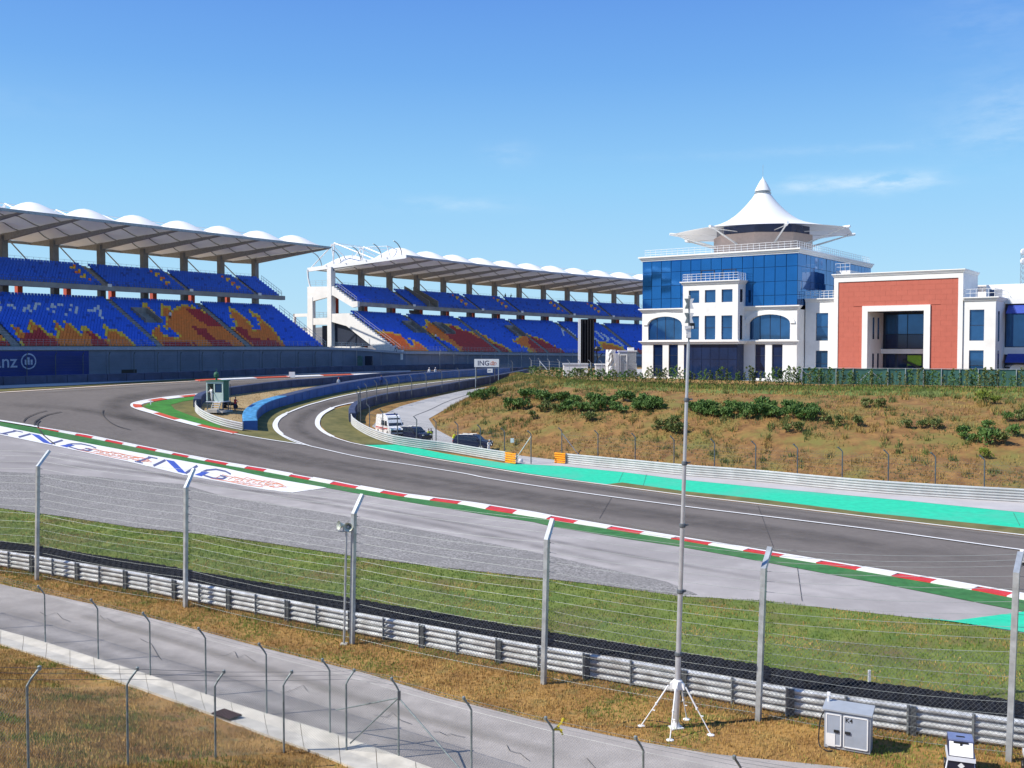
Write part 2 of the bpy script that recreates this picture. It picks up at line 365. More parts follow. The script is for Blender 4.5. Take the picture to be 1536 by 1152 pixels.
def thing(name, label, cat, loc, group=None, rz=0.0, kind=None):
    o = bpy.data.objects.new(name, None); C.objects.link(o); o.location = tuple(float(v) for v in loc); o.rotation_euler = (0, 0, rz)
    o.empty_display_size = 0.3
    ORG[o.name] = tuple(float(v) for v in loc)
    return tag(o, label, cat, group, kind)
def holder(name, kind='structure'):
    o = bpy.data.objects.new(name, None); C.objects.link(o); o['kind'] = kind; ORG[o.name] = (0, 0, 0); return o
def child(name, me, parent, loc=(0, 0, 0), rz=0.0):
    o = bpy.data.objects.new(name, me); C.objects.link(o); o.parent = parent; o.location = tuple(float(v) for v in loc); o.rotation_euler = (0, 0, rz); return o
def kids(o): return [c for c in KID.get(o.name, [])]
def dup(root, loc, rz=None, label=None, scale=None):
    r = root.copy(); C.objects.link(r); r.location = tuple(float(v) for v in loc)
    if rz is not None: r.rotation_euler = (0, 0, rz)
    if scale: r.scale = scale
    if label: r['label'] = label
    for ch in [c for c in bpy.data.objects if c.parent == root]:
        c = ch.copy(); C.objects.link(c); c.parent = r
        for g in [q for q in bpy.data.objects if q.parent == ch]:
            d = g.copy(); C.objects.link(d); d.parent = c
    return r

def sheet(name, outline, m, dz, step=4.0, px=True, kind='structure', zf=None, raw=False):
    """a flush ground sheet: outline in survey pixels (or world xy), filled and draped on the ground dz above it"""
    if px:
        ol = densify(outline, 14, closed=True)
        W = [G(p[0], p[1])[:2] for p in ol]
    else:
        W = [np.array(p[:2], float) for p in outline]
    W = densify(W, step, closed=True)
    W2 = [W[0]]
    for p in W[1:]:
        if np.linalg.norm(p - W2[-1]) > 0.05: W2.append(p)
    W = W2
    A = np.array(W)
    x0, y0 = A.min(0); x1, y1 = A.max(0)
    gx, gy = np.meshgrid(np.arange(x0, x1, step), np.arange(y0, y1, step)); Q = np.stack([gx.ravel(), gy.ravel()], 1)
    ins = inside(Q, A)
    Q = Q[ins]
    if len(Q):
        d = np.min(np.hypot(Q[:, None, 0] - A[None, :, 0], Q[:, None, 1] - A[None, :, 1]), axis=1) if len(Q) * len(A) < 4e6 else np.full(len(Q), 9.)
        Q = Q[d > step * 0.45]
    pts = [Vector((p[0], p[1])) for p in W] + [Vector((float(p[0]), float(p[1]))) for p in Q]
    n = len(W)
    r = delaunay_2d_cdt(pts, [(i, (i + 1) % n) for i in range(n)], [], 1, 1e-4)
    V = np.array([(v.x, v.y) for v in r[0]])
    Z = (zt(V[:, 0], V[:, 1]) if zf is None else np.array([zf(a, b) for a, b in V])) + dz
    me = bpy.data.meshes.new(name)
    fs = []
    for f in r[2]:
        a = V[list(f)]
        ar = sum(a[i][0] * a[(i + 1) % len(a)][1] - a[(i + 1) % len(a)][0] * a[i][1] for i in range(len(a)))
        fs.append(tuple(f) if ar > 0 else tuple(reversed(f)))
    me.from_pydata([(V[i, 0], V[i, 1], Z[i]) for i in range(len(V))], [], fs)
    me.materials.append(m); me.update()
    if raw: return me
    o = bpy.data.objects.new(name, me); C.objects.link(o)
    if kind: o['kind'] = kind
    return o
def inside(Q, A):
    x, y = Q[:, 0], Q[:, 1]; r = np.zeros(len(Q), bool); n = len(A); j = n - 1
    for i in range(n):
        c = ((A[i, 1] > y) != (A[j, 1] > y)) & (x < (A[j, 0] - A[i, 0]) * (y - A[i, 1]) / (A[j, 1] - A[i, 1] + 1e-12) + A[i, 0])
        r ^= c; j = i
    return r
def ribbon(path, width, dz, side=0.0):
    """(left, right) points of a constant-width band along a world path on the ground; side shifts it"""
    P = [np.array(p[:2], float) for p in path]; L, R = [], []
    for i, p in enumerate(P):
        d = P[min(i + 1, len(P) - 1)] - P[max(i - 1, 0)]; d /= np.linalg.norm(d) + 1e-9; nn = np.array([-d[1], d[0]])
        for lst, k in ((L, width / 2 + side), (R, -width / 2 + side)):
            q = p + nn * k; lst.append((q[0], q[1], float(zt(q[0], q[1])) + dz))
    return L, R
def stripe(mb, pxs, width, dz, m=0, sm=True, step=1.5):
    pts = smooth_px(pxs) if sm else pxs
    W = densify([G(p[0], p[1])[:2] for p in pts], step)
    L, R = ribbon(W, width, dz)
    n = len(L)
    mb.add(L + R, [(i, n + i, n + i + 1, i + 1) for i in range(n - 1)], m)
    return W
def world_path(pxs, step=2.0, sm=True):
    pts = smooth_px(pxs) if sm else pxs
    return densify([G(p[0], p[1])[:2] for p in pts], step)
def ninterp(path, n):
    P = np.array([p[:2] for p in path]); d = np.concatenate([[0], np.cumsum(np.hypot(*np.diff(P, axis=0).T))])
    s = np.linspace(0, d[-1], n); return [np.array([np.interp(t, d, P[:, 0]), np.interp(t, d, P[:, 1])]) for t in s]
def plen(path):
    P = np.array([p[:2] for p in path]); return float(np.hypot(*np.diff(P, axis=0).T).sum())
def offset(path, k):
    P = [np.array(p[:2], float) for p in path]; out = []
    for i, p in enumerate(P):
        d = P[min(i + 1, len(P) - 1)] - P[max(i - 1, 0)]; d /= np.linalg.norm(d) + 1e-9
        out.append(p + np.array([-d[1], d[0]]) * k)
    return out
# ================================================================== GROUND
def axis(lo, hi, fine, far, n_far):
    a = [np.array([lo])]
    return a
def grid_axis(segs):
    out = []
    for a, b, st in segs: out.append(np.arange(a, b, st))
    return np.concatenate(out)
xs = np.concatenate([-np.geomspace(2600, 125, 14), grid_axis([(-120, -45, 3), (-45, 45, 1.25), (45, 120, 3)]), np.geomspace(125, 2600, 14)])
ys = np.concatenate([grid_axis([(-60, 4, 8), (4, 70, 1.25), (70, 330, 2.5)]), np.geomspace(332, 3600, 16)])
gx, gy = np.meshgrid(xs, ys)
gz = zt(gx, gy)
nv, nu = gx.shape
me = bpy.data.meshes.new('ground')
idx = np.arange(nv * nu).reshape(nv, nu)
quads = np.stack([idx[:-1, :-1], idx[:-1, 1:], idx[1:, 1:], idx[1:, :-1]], -1).reshape(-1, 4)
me.from_pydata(np.stack([gx.ravel(), gy.ravel(), gz.ravel()], 1).tolist(), [], quads.tolist())
me.materials.append(M_DRY); me.polygons.foreach_set('use_smooth', [True] * len(me.polygons)); me.update()
ground = bpy.data.objects.new('ground', me); C.objects.link(ground); ground['kind'] = 'structure'

# ------------------------------------------------------------------ survey polylines (photo pixels)
KU = [(-60, 625), (0, 632), (52, 640.5), (130, 653), (234, 674), (338, 694), (400, 704), (504, 723), (608, 741.5), (712, 755), (800, 769), (831, 775), (922, 790.5), (1026, 807.5), (1104, 820), (1200, 836), (1297, 852), (1409, 870), (1521, 889.5), (1640, 910)]
KL = [(-60, 626.5), (0, 633.5), (60, 643.5), (130, 657), (234, 678), (338, 698.5), (400, 709), (504, 728.5), (608, 746.5), (694, 758), (740, 767), (828, 781), (920, 796), (1013, 810.5), (1104, 826), (1200, 842), (1261, 852.5), (1352, 868.5), (1469, 888.5), (1521, 899), (1640, 921)]
GL = [(-60, 632), (0, 640), (104, 661), (234, 685), (338, 703.5), (400, 717), (490, 732.5), (530, 740), (660, 762), (740, 775), (800, 784), (831, 791.5), (948, 810.5), (1013, 820), (1104, 836), (1191, 852.5), (1344, 881), (1516, 915), (1640, 939)]
def yk(L, x): return float(np.interp(x, [p[0] for p in L], [p[1] for p in L]))
FAR_IN = [(-60, 593), (0, 589.6), (98, 583.6), (195, 577.5), (307, 571.5), (356, 569.5), (480, 564.5), (616, 560.5), (720, 557.5), (800, 554)]
PIT_OUT = [(560, 597.5), (538, 603), (514, 608), (499, 612.5), (484, 621), (477, 630), (477, 640), (486, 649), (499, 656), (518, 662.5), (541, 668), (642, 687.5), (720, 700.5), (798, 713.5), (909, 728.5), (1026, 744), (1136, 757), (1344, 782), (1536, 804.5), (1640, 817)]
PIT_IN = [(740, 567), (707, 568.5), (642, 575.5), (590, 582), (538, 590), (500, 598), (480, 603.5), (462, 608.5), (444, 615), (428, 622), (418, 628.5), (413, 637), (415, 645), (422, 652), (434, 658.5), (448, 664), (463, 669.5), (480, 673.5), (541, 687), (616, 698.5), (694, 711), (740, 720), (870, 740), (1026, 761), (1140, 775), (1318, 797), (1480, 819.5), (1640, 841)]
ISL = [(463, 669), (414, 662), (365, 654), (330, 647), (305, 642), (258, 630), (229, 621), (207, 614.5), (199, 609.5), (206, 604.5), (239, 598.5), (278, 594), (315, 590.5)]
ISL_FAR = [(345, 587.5), (380, 583), (430, 577.5), (480, 573.2), (560, 567), (642, 562.6), (720, 559.2), (780, 557)]
BAR_IN_FAR = [(296, 612), (300, 604), (318, 597), (340, 593.5), (375, 588.5), (430, 581.5), (480, 577.5), (564, 570), (642, 565.5), (720, 561.5), (782, 559)]
BAR_OUT = [(527, 632), (530, 640), (546, 651), (566, 660), (590, 667), (628, 673), (668, 678), (715, 686), (758, 693)]
BAR_PIT = [(529, 634), (528, 626), (533, 618), (543, 612.5), (564, 606), (590, 600.5), (616, 596.5), (694, 582), (745, 572), (791, 563)]
BAR_FAR = [(849, 696), (948, 706), (1026, 714), (1136, 723), (1318, 740.5), (1536, 754.5), (1700, 764)]
TQU = [(541, 668), (600, 667.5), (668, 681), (758, 695.5), (844, 700), (935, 709), (1026, 720.5), (1136, 731.5), (1344, 750.5), (1536, 770), (1700, 786)]
TQL = [(933, 724.5), (1026, 737.5), (1136, 749), (1292, 769), (1536, 793.5), (1700, 809)]
RUN_LO = [(-60, 757), (0, 763), (104, 777), (208, 793), (312, 803), (400, 815), (541, 837), (660, 852), (800, 867), (904, 879), (1021, 895), (1148, 902), (1253, 914.5), (1357, 926), (1430, 934), (1536, 951), (1640, 966)]
GRAV_UP = [(-60, 702), (0, 708), (130, 715), (273, 727), (338, 746), (400, 755), (517, 775), (660, 801), (800, 829), (900, 852), (1000, 874), (1046, 893)]
TYRE_TOP = [(-60, 800), (0, 807), (104, 824), (208, 841), (273, 850.5), (400, 876), (530, 901), (660, 923), (800, 947), (946, 972), (1021, 985), (1148, 1008), (1318, 1033), (1536, 1062), (1640, 1074)]
RAIL_BASE = [(-80, 838), (0, 850), (94, 866), (208, 886), (260, 897), (400, 924), (530, 950), (650, 973), (790, 1001), (946, 1028), (1105, 1057), (1188, 1073), (1370, 1101), (1536, 1125), (1660, 1141)]
ROAD_UP = [(-60, 868), (0, 877), (130, 905), (260, 936), (400, 974), (556, 1013), (660, 1046), (800, 1081), (956, 1113), (1060, 1131), (1136, 1139), (1275, 1153), (1500, 1172)]
ROAD_LO = [(-60, 930), (0, 947.5), (68, 966), (148, 991.5), (226, 1016), (310, 1045), (400, 1074), (499, 1103), (598, 1138), (720, 1184), (900, 1260)]
GUT_LO = [(-60, 948), (0, 968), (130, 1009), (260, 1053), (400, 1106), (478, 1134), (560, 1168), (680, 1220), (900, 1330)]

def extend(L, x=2150):
    (x0, y0), (x1, y1) = L[-2], L[-1]; L.append((x, y1 + (y1 - y0) / (x1 - x0) * (x - x1)))
for L_ in (KU, KL, GL, PIT_OUT, PIT_IN, BAR_FAR, TQU, TQL, RUN_LO, TYRE_TOP, RAIL_BASE): extend(L_)
ROAD_UP.append((2150, 1236)); ROAD_LO_R = [(720, 1184), (900, 1260)]
# ------------------------------------------------------------------ flush sheets
rev = lambda L: list(reversed(L))
sheet('track_asphalt', KU + rev(PIT_OUT) + [(565, 596.5), (640, 584), (700, 574), (765, 566), (800, 561)] + rev(FAR_IN), M_ASPH, 0.035, 3.0)
sheet('infield_grass', RUN_LO + rev([(p[0], p[1] + 6) for p in TYRE_TOP]), M_GRASS, 0.02, 3.0)
sheet('runoff_asphalt', GL + rev(RUN_LO), M_RUN, 0.035, 3.0)
sheet('gravel_bed', GRAV_UP + [(1021, 894)] + rev([p for p in RUN_LO if p[0] < 1020]), M_GRAV, 0.055, 3.0)
sheet('green_strip', KL + rev(GL), M_GREEN, 0.055, 3.0)
sheet('island_grass', ISL + ISL_FAR + [(778, 560), (756, 563)] + PIT_IN[:17], M_OLIVE, 0.065, 3.0)
sheet('island_dry_grass', [(300, 613), (312, 625), (345, 639), (380, 641), (392, 622), (425, 607), (470, 596), (500, 588.5), (560, 577.5), (640, 569.5)] + rev(BAR_IN_FAR[1:9]), M_TAN, 0.09, 3.0)
sheet('apex_green_paint', [(330, 643.5), (285, 633), (252, 624), (228, 616), (216, 611), (222, 606.5), (245, 601.5), (290, 596), (305, 598), (275, 603), (256, 608), (262, 615), (290, 626), (330, 639)], M_GREEN2, 0.09, 1.5)
sheet('pit_verge_grass', [(562, 599), (540, 604.5), (517, 610), (503, 614), (488, 622), (481.5, 630), (482, 639.5), (490, 648), (503, 655), (520, 661), (541, 667), (596, 667.5), (566, 660), (546, 651), (531, 640), (529, 630), (530, 619), (543, 611.5), (564, 605)], M_OLIVE, 0.05, 1.5)
sheet('turquoise_runoff', TQU + rev(TQL) + [(909, 727), (798, 711.5), (720, 698.5), (642, 685.5)], M_TURQ, 0.05, 3.0)
sheet('verge_grass', TQL + rev([(p[0], p[1] - 1.2) for p in PIT_OUT[14:]]), M_OLIVE, 0.06, 2.0)
sheet('barrier_apron', [(758, 694), (800, 690), (849, 694), (948, 704), (1026, 712), (1136, 721), (1318, 739), (1536, 753), (1700, 763), (2150, 790)] + rev(TQU[3:]), M_APRON, 0.062, 3.0)
sheet('turquoise_corner', [(1376, 928.2), (1430, 933.2), (1536, 919.5), (1640, 938.5), (2100, 1026), (2100, 1031), (1640, 965.5), (1536, 950.5), (1430, 934.6)], M_TURQ, 0.075, 2.0)
sheet('concrete_road', [(757, 577), (694, 586.3), (642, 598), (600, 610), (575, 622), (558, 640), (600, 662), (680, 676), (760, 690), (838, 701), (846, 692), (760, 681), (715, 668), (676, 656), (653, 643.5), (643, 628.5), (663, 617), (710, 599.5), (762, 578)], M_CONCRD, 0.04, 2.0)
sheet('service_road', ROAD_UP + rev(ROAD_LO), M_ROAD, 0.03, 2.0)
sheet('far_verge_strip', [(p[0], p[1] - 2) for p in FAR_IN] + rev([(-60, 587), (0, 583.5), (98, 579), (195, 573.5), (307, 567.5), (480, 561.5), (616, 558), (720, 555), (800, 551.5)]), M_OLIVE, 0.05, 3.0)
sheet('far_concrete_strip', [(-60, 587), (0, 583.5), (98, 579), (195, 573.5), (307, 567.5), (480, 561.5), (616, 558)] + rev([(-60, 583), (0, 579), (98, 575), (195, 571.8), (297, 568), (480, 560), (616, 556)]), M_APRON, 0.07, 3.0)

# painted runoff advertising panel, with its lettering
AD_LO = [(-60, 644), (0, 653), (78, 669), (195, 694), (276, 713.5), (365, 730), (400, 736), (439, 740)]
sheet('white_painted_panel', [p for p in GL if p[0] < 489] + [(490, 732.6)] + rev(AD_LO), M_WHITEP, 0.075, 2.0)
def onband(u, v):
    """u = pixel x along the band, v = 0 near edge .. 1 far edge"""
    yl = yk(AD_LO, u); yu = yk(GL, u)
    return G(u, yl + (yu - yl) * v, 0.097)
def band_poly(mb, pts, m):
    P = densify([np.array(p, float) * np.array([1, 30.]) for p in pts], 8, closed=True)
    mb.add([onband(p[0], p[1] / 30.) for p in P], [tuple(range(len(P)))], m)
def band_stroke(mb, pts, w, m):
    P = densify([np.array(p, float) for p in pts], 4); L, R = [], []
    for i, p in enumerate(P):
        d = P[min(i + 1, len(P) - 1)] - P[max(i - 1, 0)]
        d = d * np.array([1, 22.]); d /= np.linalg.norm(d) + 1e-9; nn = np.array([-d[1], d[0] / 22.])
        L.append(onband(*(p + nn * w)), ); R.append(onband(*(p - nn * w)))
    n = len(L); mb.add(L + R, [(i, i + 1, n + i + 1, n + i) for i in range(n - 1)], m)
def floor_logo(u0):
    mb = MB()
    S = lambda pts, w=1.7, m=0: band_stroke(mb, [(u0 + a, b) for a, b in pts], w, m)
    S([(-8, .16), (12, .80)], 1.5); S([(-12, .14), (0, .16)], 1.0); S([(8, .80), (22, .80)], 1.0)      # I
    S([(16, .14), (34, .80)], 1.6); S([(64, .12), (82, .82)], 1.6)                                   # N uprights
    band_poly(mb, [(u0 + 34, .84), (u0 + 47, .84), (u0 + 66, .10), (u0 + 53, .10)], 1)               # N diagonal
    band_poly(mb, [(u0 + 78, .14), (u0 + 92, .52), (u0 + 100, .50), (u0 + 88, .12)], 1)
    S([(132, .66), (124, .78), (110, .80), (96, .62), (88, .40), (92, .22), (106, .14), (120, .22), (126, .40), (116, .42)], 1.2)  # G
    return mb
def worn(name, pxs, width, m, dz, parent, world=None):
    W = world if world is not None else world_path(pxs, 1.5); cols = []; n = len(W); K = (-.5, -.28, 0, .28, .5); V = []
    for k in K:
        for q in offset(W, k * width): V.append((q[0], q[1], float(zt(*q)) + dz)); cols.append(1 - (abs(k) * 2) ** 1.3)
    for j in range(5):
        for i in range(n):
            e = min(i, n - 1 - i) / max(1, .15 * n); cols[j * n + i] *= min(1, e)
    o = MB().add(V, [(j * n + i, j * n + i + 1, (j + 1) * n + i + 1, (j + 1) * n + i) for j in range(4) for i in range(n - 1)]).build(name, m, parent, fix=False)
    at_ = o.data.attributes.new('cover', 'FLOAT', 'POINT'); at_.data.foreach_set('value', cols); return o
wr_ = holder('track_wear')
worn('racing_line', [(1640, 880), (1400, 840), (1150, 802), (900, 765), (700, 736), (520, 706), (400, 684), (300, 660), (225, 637), (185, 622), (172, 611), (188, 599), (250, 588), (330, 580), (480, 570), (620, 563)], 4.2, M_LINE, .088, wr_)
worn('racing_line', [(1640, 862), (1350, 822), (1050, 778), (800, 742), (600, 710), (470, 688), (350, 662), (260, 640), (170, 624), (90, 612), (-40, 606)], 3.0, M_LINE, .090, wr_)
worn('racing_line', [(1640, 832), (1320, 792), (1040, 755), (800, 719), (620, 691), (500, 668), (452, 648), (448, 632), (470, 616), (520, 600), (600, 586), (700, 573)], 2.4, M_LINE, .089, wr_)
worn('dust_edge', [(p[0], p[1] - 4) for p in KU[1:-1]], 1.6, M_DUST, .087, wr_)
worn('dust_edge', [(p[0], p[1] + 3) for p in PIT_OUT[13:]], 1.2, M_DUST, .086, wr_)
worn('dust_edge', [(0, 593), (98, 587), (195, 581), (307, 574.5), (480, 567)], 1.6, M_DUST, .086, wr_)
worn('road_stain', [(-40, 905), (120, 948), (300, 1005), (470, 1062), (640, 1120), (800, 1180)], 1.5, M_DAMP, .06, wr_)
worn('road_stain', [(-40, 936), (70, 960), (226, 1009), (400, 1066), (560, 1120)], 1.1, M_DAMP, .062, wr_)
worn('road_stain', [(90, 915), (260, 962), (420, 1012), (640, 1080), (900, 1150)], .9, M_DUST, .064, wr_)
worn('gravel_scuff', [(-60, 690), (130, 702), (300, 722), (460, 752), (700, 798), (900, 842), (1060, 880)], 1.6, M_DAMP, .085, wr_)
worn('gravel_scuff', [(-60, 672), (60, 682), (200, 704), (330, 731), (500, 752), (760, 800), (1000, 845), (1200, 880), (1400, 920)], 1.1, M_DAMP, .087, wr_)
cr_ = random.Random(12); mbc = MB()
for (x, y) in ((60, 920), (210, 960), (330, 985), (420, 1040), (560, 1075), (650, 1100), (760, 1120), (150, 925), (880, 1140)):
    pts = [(x, y)]
    for k in range(5): pts.append((pts[-1][0] + cr_.uniform(4, 16), pts[-1][1] + cr_.uniform(-7, 12)))
    stripe(mbc, pts, .025, .066, sm=False, step=.4)
mbc.build('road_crack', M_SKID, wr_, fix=False)
lg = holder('floor_logo')
for u0 in (12, 214):
    floor_logo(u0).build('floor_lettering', [M_LOGOD, M_LOGOB], lg, fix=False)
    mb = MB(); q = random.Random(u0)
    a0 = u0 + 118
    for k in range(9):                              # loose brush strokes of the orange emblem
        x = a0 - 8 + k * 9; y = .20 + .02 * k
        band_stroke(mb, [(x, y), (x + 10, y + .30 + q.uniform(-.1, .1)), (x + 26, y + .26), (x + 34, y + .05), (x + 22, y - .06 + q.uniform(-.05, .08))], 0.36, 0)
    band_stroke(mb, [(a0 - 16, .1), (a0 + 10, .12), (a0 + 40, .1), (a0 + 62, .16)], .5, 0)
    band_stroke(mb, [(a0 + 66, .40), (a0 + 84, .62), (a0 + 94, .50), (a0 + 84, .30), (a0 + 72, .28)], .6, 0)
    mb.build('floor_emblem', [M_LOGOO], lg, fix=False)

# white lines
lines = holder('track_lines')
for pts, w, nm in (([(p[0], p[1]) for p in PIT_OUT[:]], 0.28, 'edge_line'), (PIT_IN, 0.28, 'pit_entry_line'), (ISL[:4], 0.3, 'island_line'), (FAR_IN[:5], 0.28, 'far_edge_line')):
    mb = MB(); stripe(mb, pts, w, 0.105); mb.build(nm, M_WHITEP, lines, fix=False)
mb = MB(); stripe(mb, [(-60, 624.6), (0, 631.6), (58, 641)], 0.3, 0.105); mb.build('edge_line', M_WHITEP, lines, fix=False)
# double white line round the pit entry bend and thick bend paint
mb = MB(); stripe(mb, [(432, 619), (420, 626), (411.5, 634), (411, 643), (419, 652), (434, 660.5), (452, 667.5)], 0.22, 0.115); mb.build('bend_line', M_WHITEP, lines, fix=False)
mb = MB(); stripe(mb, PIT_OUT[3:9], 0.62, 0.11); mb.build('bend_line', M_WHITEP, lines, fix=False)
mb = MB(); stripe(mb, PIT_IN[9:14], 0.6, 0.11); mb.build('bend_line', M_WHITEP, lines, fix=False)
# seams in the asphalt, rubber marks
mb = MB()
for a, b in (((917, 748), (899, 779)), ((1136, 757), (1165, 835)), ((1196, 852), (1203, 903)), ((935, 709), (928, 724)), ((970, 712), (965, 729)), ((1520, 770), (1530, 790))): stripe(mb, [a, b], 0.03, 0.062, sm=False)
mb.build('asphalt_seam', M_SKID, lines, fix=False)
mb = MB()
stripe(mb, [(52, 640), (53, 634), (62, 627.5), (74, 622.5), (92, 619)], 0.17, 0.115)
stripe(mb, [(58, 643), (56, 637), (60, 632)], 0.16, 0.115)
stripe(mb, [(155, 616), (154, 622), (158, 628), (166, 635), (178, 641), (196, 646)], 0.13, 0.115)
stripe(mb, [(35, 634), (40, 628), (54, 621.5), (70, 617)], 0.13, 0.115)
stripe(mb, [(58, 645), (66, 655), (82, 668)], 0.15, 0.125)
mb.build('skid_mark', M_SKID, lines, fix=False)
mb = MB()
stripe(mb, [(740, 581.5), (694, 595), (668, 604), (645, 615), (622, 624)], 0.12, 0.06); mb.build('road_seam', M_SKID, lines, fix=False)

# ------------------------------------------------------------------ kerbs: every block an object
def kerb_block(parent, a0, a1, b0, b1, m, h=0.06, n=4, slant=0.0):
    """one block between survey x a0..a1; fu/fl give the two edges"""
    ring_t = []; 
    for i in range(n + 1):
        t = i / n
        U = b0(a0 + (a1 - a0) * t); L = b1(a0 + (a1 - a0) * t - slant)
        ring_t.append((U, L))
    vs_, fs = [], []
    for U, L in ring_t:
        vs_ += [(U[0], U[1], U[2] + 0.04 + h), (L[0], L[1], L[2] + 0.04 + h * 1.2), (U[0], U[1], U[2] - 0.02), (L[0], L[1], L[2] - 0.02)]
    for i in range(n):
        o = i * 4; fs += [(o, o + 1, o + 5, o + 4), (o + 2, o, o + 4, o + 6), (o + 1, o + 3, o + 7, o + 5)]
    fs += [(0, 2, 3, 1), (n * 4, n * 4 + 1, n * 4 + 3, n * 4 + 2)]
    MB().add(vs_, fs).build('kerb_block', m, parent)
kerb = holder('kerb')
reds = [(60, 92), (117, 142), (162, 188), (209, 238), (263, 287), (313, 345), (373, 402), (440, 470), (502, 541), (578, 614), (653, 695), (737, 778), (829, 870), (920, 970), (1017, 1073), (1126, 1181), (1236, 1297), (1350, 1409), (1471, 1524), (1600, 1660), (1745, 1810), (1900, 1970)]
uf = lambda x: G(x, yk(KU, x)); lf = lambda x: G(x, yk(KL, x))
edges = [r for q in reds for r in q]
for i in range(len(edges) - 1):
    red = i % 2 == 0
    kerb_block(kerb, edges[i] + 0.25, edges[i + 1] - 0.25, (lambda x, red=red: G(x, yk(KU, x) + (1.6 if red else 0) * (0.6 + x / 1500))), lf, M_KR if red else M_KW, slant=4 + edges[i] / 150)
mb = MB(); stripe(mb, [(p[0], p[1] + 0.5 + max(p[0], 0) / 1400) for p in KU], 0.32, 0.115, sm=False); mb.build('edge_line', M_WHITEP, lines, fix=False)
# apex kerb
kerb2 = holder('apex_kerb')
AP = world_path([(350, 651.5), (334, 648), (305, 642), (258, 630), (229, 621), (207, 614.5), (199.5, 609.5), (206, 604.5), (239, 598.5), (278, 594), (320, 590)], 0.7)
IN = offset(AP, -1.0)
apx = [proj((p[0], p[1], float(zt(*p))))[0] for p in AP]
n = len(AP); cut = list(range(4, n - 6, 5)) ; k = 0
def apb(i): p = AP[min(i, n - 1)]; return np.array([p[0], p[1], float(zt(*p))])
def inb(i): p = IN[min(i, n - 1)]; return np.array([p[0], p[1], float(zt(*p))])
i = 0; red = True
while i < n - 1:
    L_ = 7 if red else 8
    if i == 0: L_ = 14
    j = min(i + L_, n - 1)
    kerb_block(kerb2, i, j, lambda q: apb(int(round(q))) * 1.0, lambda q: inb(int(round(q))), (M_KO if red else M_KW), h=0.07, n=max(2, (j - i)))
    i = j; red = not red
mb = MB(); L, R = ribbon(AP, 0.3, 0.12, side=0.16); n_ = len(L); mb.add(L + R, [(i, n_ + i, n_ + i + 1, i + 1) for i in range(n_ - 1)]); mb.build('apex_line', M_WHITEP, lines, fix=False)
# far kerb on the outside of the bend
kerb3 = holder('far_kerb')
FK = world_path([(300, 572.4), (356, 569.6), (480, 564.8), (616, 560.6), (720, 557.6)], 1.0); FO = offset(FK, 1.1)
i = 0; red = True
while i < len(FK) - 1:
    j = min(i + (8 if red else 9), len(FK) - 1)
    fb = lambda q, P=FK: np.array([P[int(round(q))][0], P[int(round(q))][1], float(zt(*P[int(round(q))]))])
    fo = lambda q, P=FO: np.array([P[int(round(q))][0], P[int(round(q))][1], float(zt(*P[int(round(q))])) + 0.1])
    kerb_block(kerb3, i, j, fo, fb, M_KO if red else M_KW, h=0.08, n=3); i = j; red = not red

# ------------------------------------------------------------------ drain channel beside the service road: each concrete section a piece
gutter = holder('drain_channel')
GU = world_path(ROAD_LO, 1.0); GD = world_path(GUT_LO, 1.0)
ng = 20
A_ = ninterp(GU, ng + 1); B_ = ninterp(GD, ng + 1)
for i in range(ng):
    rings = []
    for t in (0.008, 0.5, 0.992):
        a = A_[i] + (A_[i + 1] - A_[i]) * t; b = B_[i] + (B_[i + 1] - B_[i]) * t
        ring = []
        for s_, dz in ((0.0, 0.10), (0.07, 0.10), (0.42, 0.045), (0.8, 0.10), (1.0, 0.13)):
            p = a + (b - a) * s_; ring.append((p[0], p[1], float(zt(*A_[i])) + dz))
        for s_, dz in ((1.0, -0.3), (0.0, -0.3)):
            p = a + (b - a) * s_; ring.append((p[0], p[1], float(zt(*A_[i])) + dz))
        rings.append(ring)
    MB().loft(rings).build('channel_section', M_CONC, gutter)
# grated inlet lying in the channel
gp = G(340, 1078, 0.15)
mbk = MB(); ang = atan2(_gd[1], _gd[0])
t = thing('drain_grate', 'small dark drain grate lying on the pale concrete channel', 'drain grate', gp, rz=ang)
MB().box((0, 0, 0), (1.0, 0.55, 0.03)).build('grate_tray', M_BLACK, t, local=True)
b = MB()
for k in range(9): b.box((-0.44 + k * 0.11, 0, 0.028), (0.05, 0.53, 0.03))
b.build('grate_bar', mat('rusty grate', (0.09, 0.045, 0.045), 0.8, 0.2), t, local=True)

# ------------------------------------------------------------------ embankment with the paddock plateau above it
PLZ = 8.0
toe = [(757, 577), (735, 588), (710, 600), (685, 609), (663, 618), (646, 629), (655, 645), (676, 657), (715, 669), (760, 682), (845, 691), (950, 701), (1026, 707), (1140, 716), (1344, 734), (1536, 748), (1700, 762), (2100, 789)]
crest = [(776, 560.5), (780, 561), (785, 562), (791, 563.2), (798, 564.6), (808, 566), (820, 567.5), (836, 569), (860, 570.7), (890, 572.3), (950, 574.6), (1020, 576.6), (1080, 578), (1180, 579.2), (1360, 581), (1536, 583), (1700, 585), (2100, 590)]
TW = [G(*p) for p in toe]; CW = [GZ(p[0], p[1], PLZ) for p in crest]
def seg_len(L): return [np.linalg.norm(L[i + 1] - L[i]) for i in range(len(L) - 1)]
TT, CC = [], []
for i in range(len(TW) - 1):
    k = max(2, int(max(np.linalg.norm(TW[i + 1] - TW[i]), np.linalg.norm(CW[i + 1] - CW[i])) / 1.4))
    for j in range(k):
        TT.append(TW[i] + (TW[i + 1] - TW[i]) * j / k); CC.append(CW[i] + (CW[i + 1] - CW[i]) * j / k)
TT.append(TW[-1]); CC.append(CW[-1]); TT = np.array(TT); CC = np.array(CC)
def smooth_rows(A, it=4):
    for _ in range(it): A[1:-1] = 0.25 * A[:-2] + 0.5 * A[1:-1] + 0.25 * A[2:]
    return A
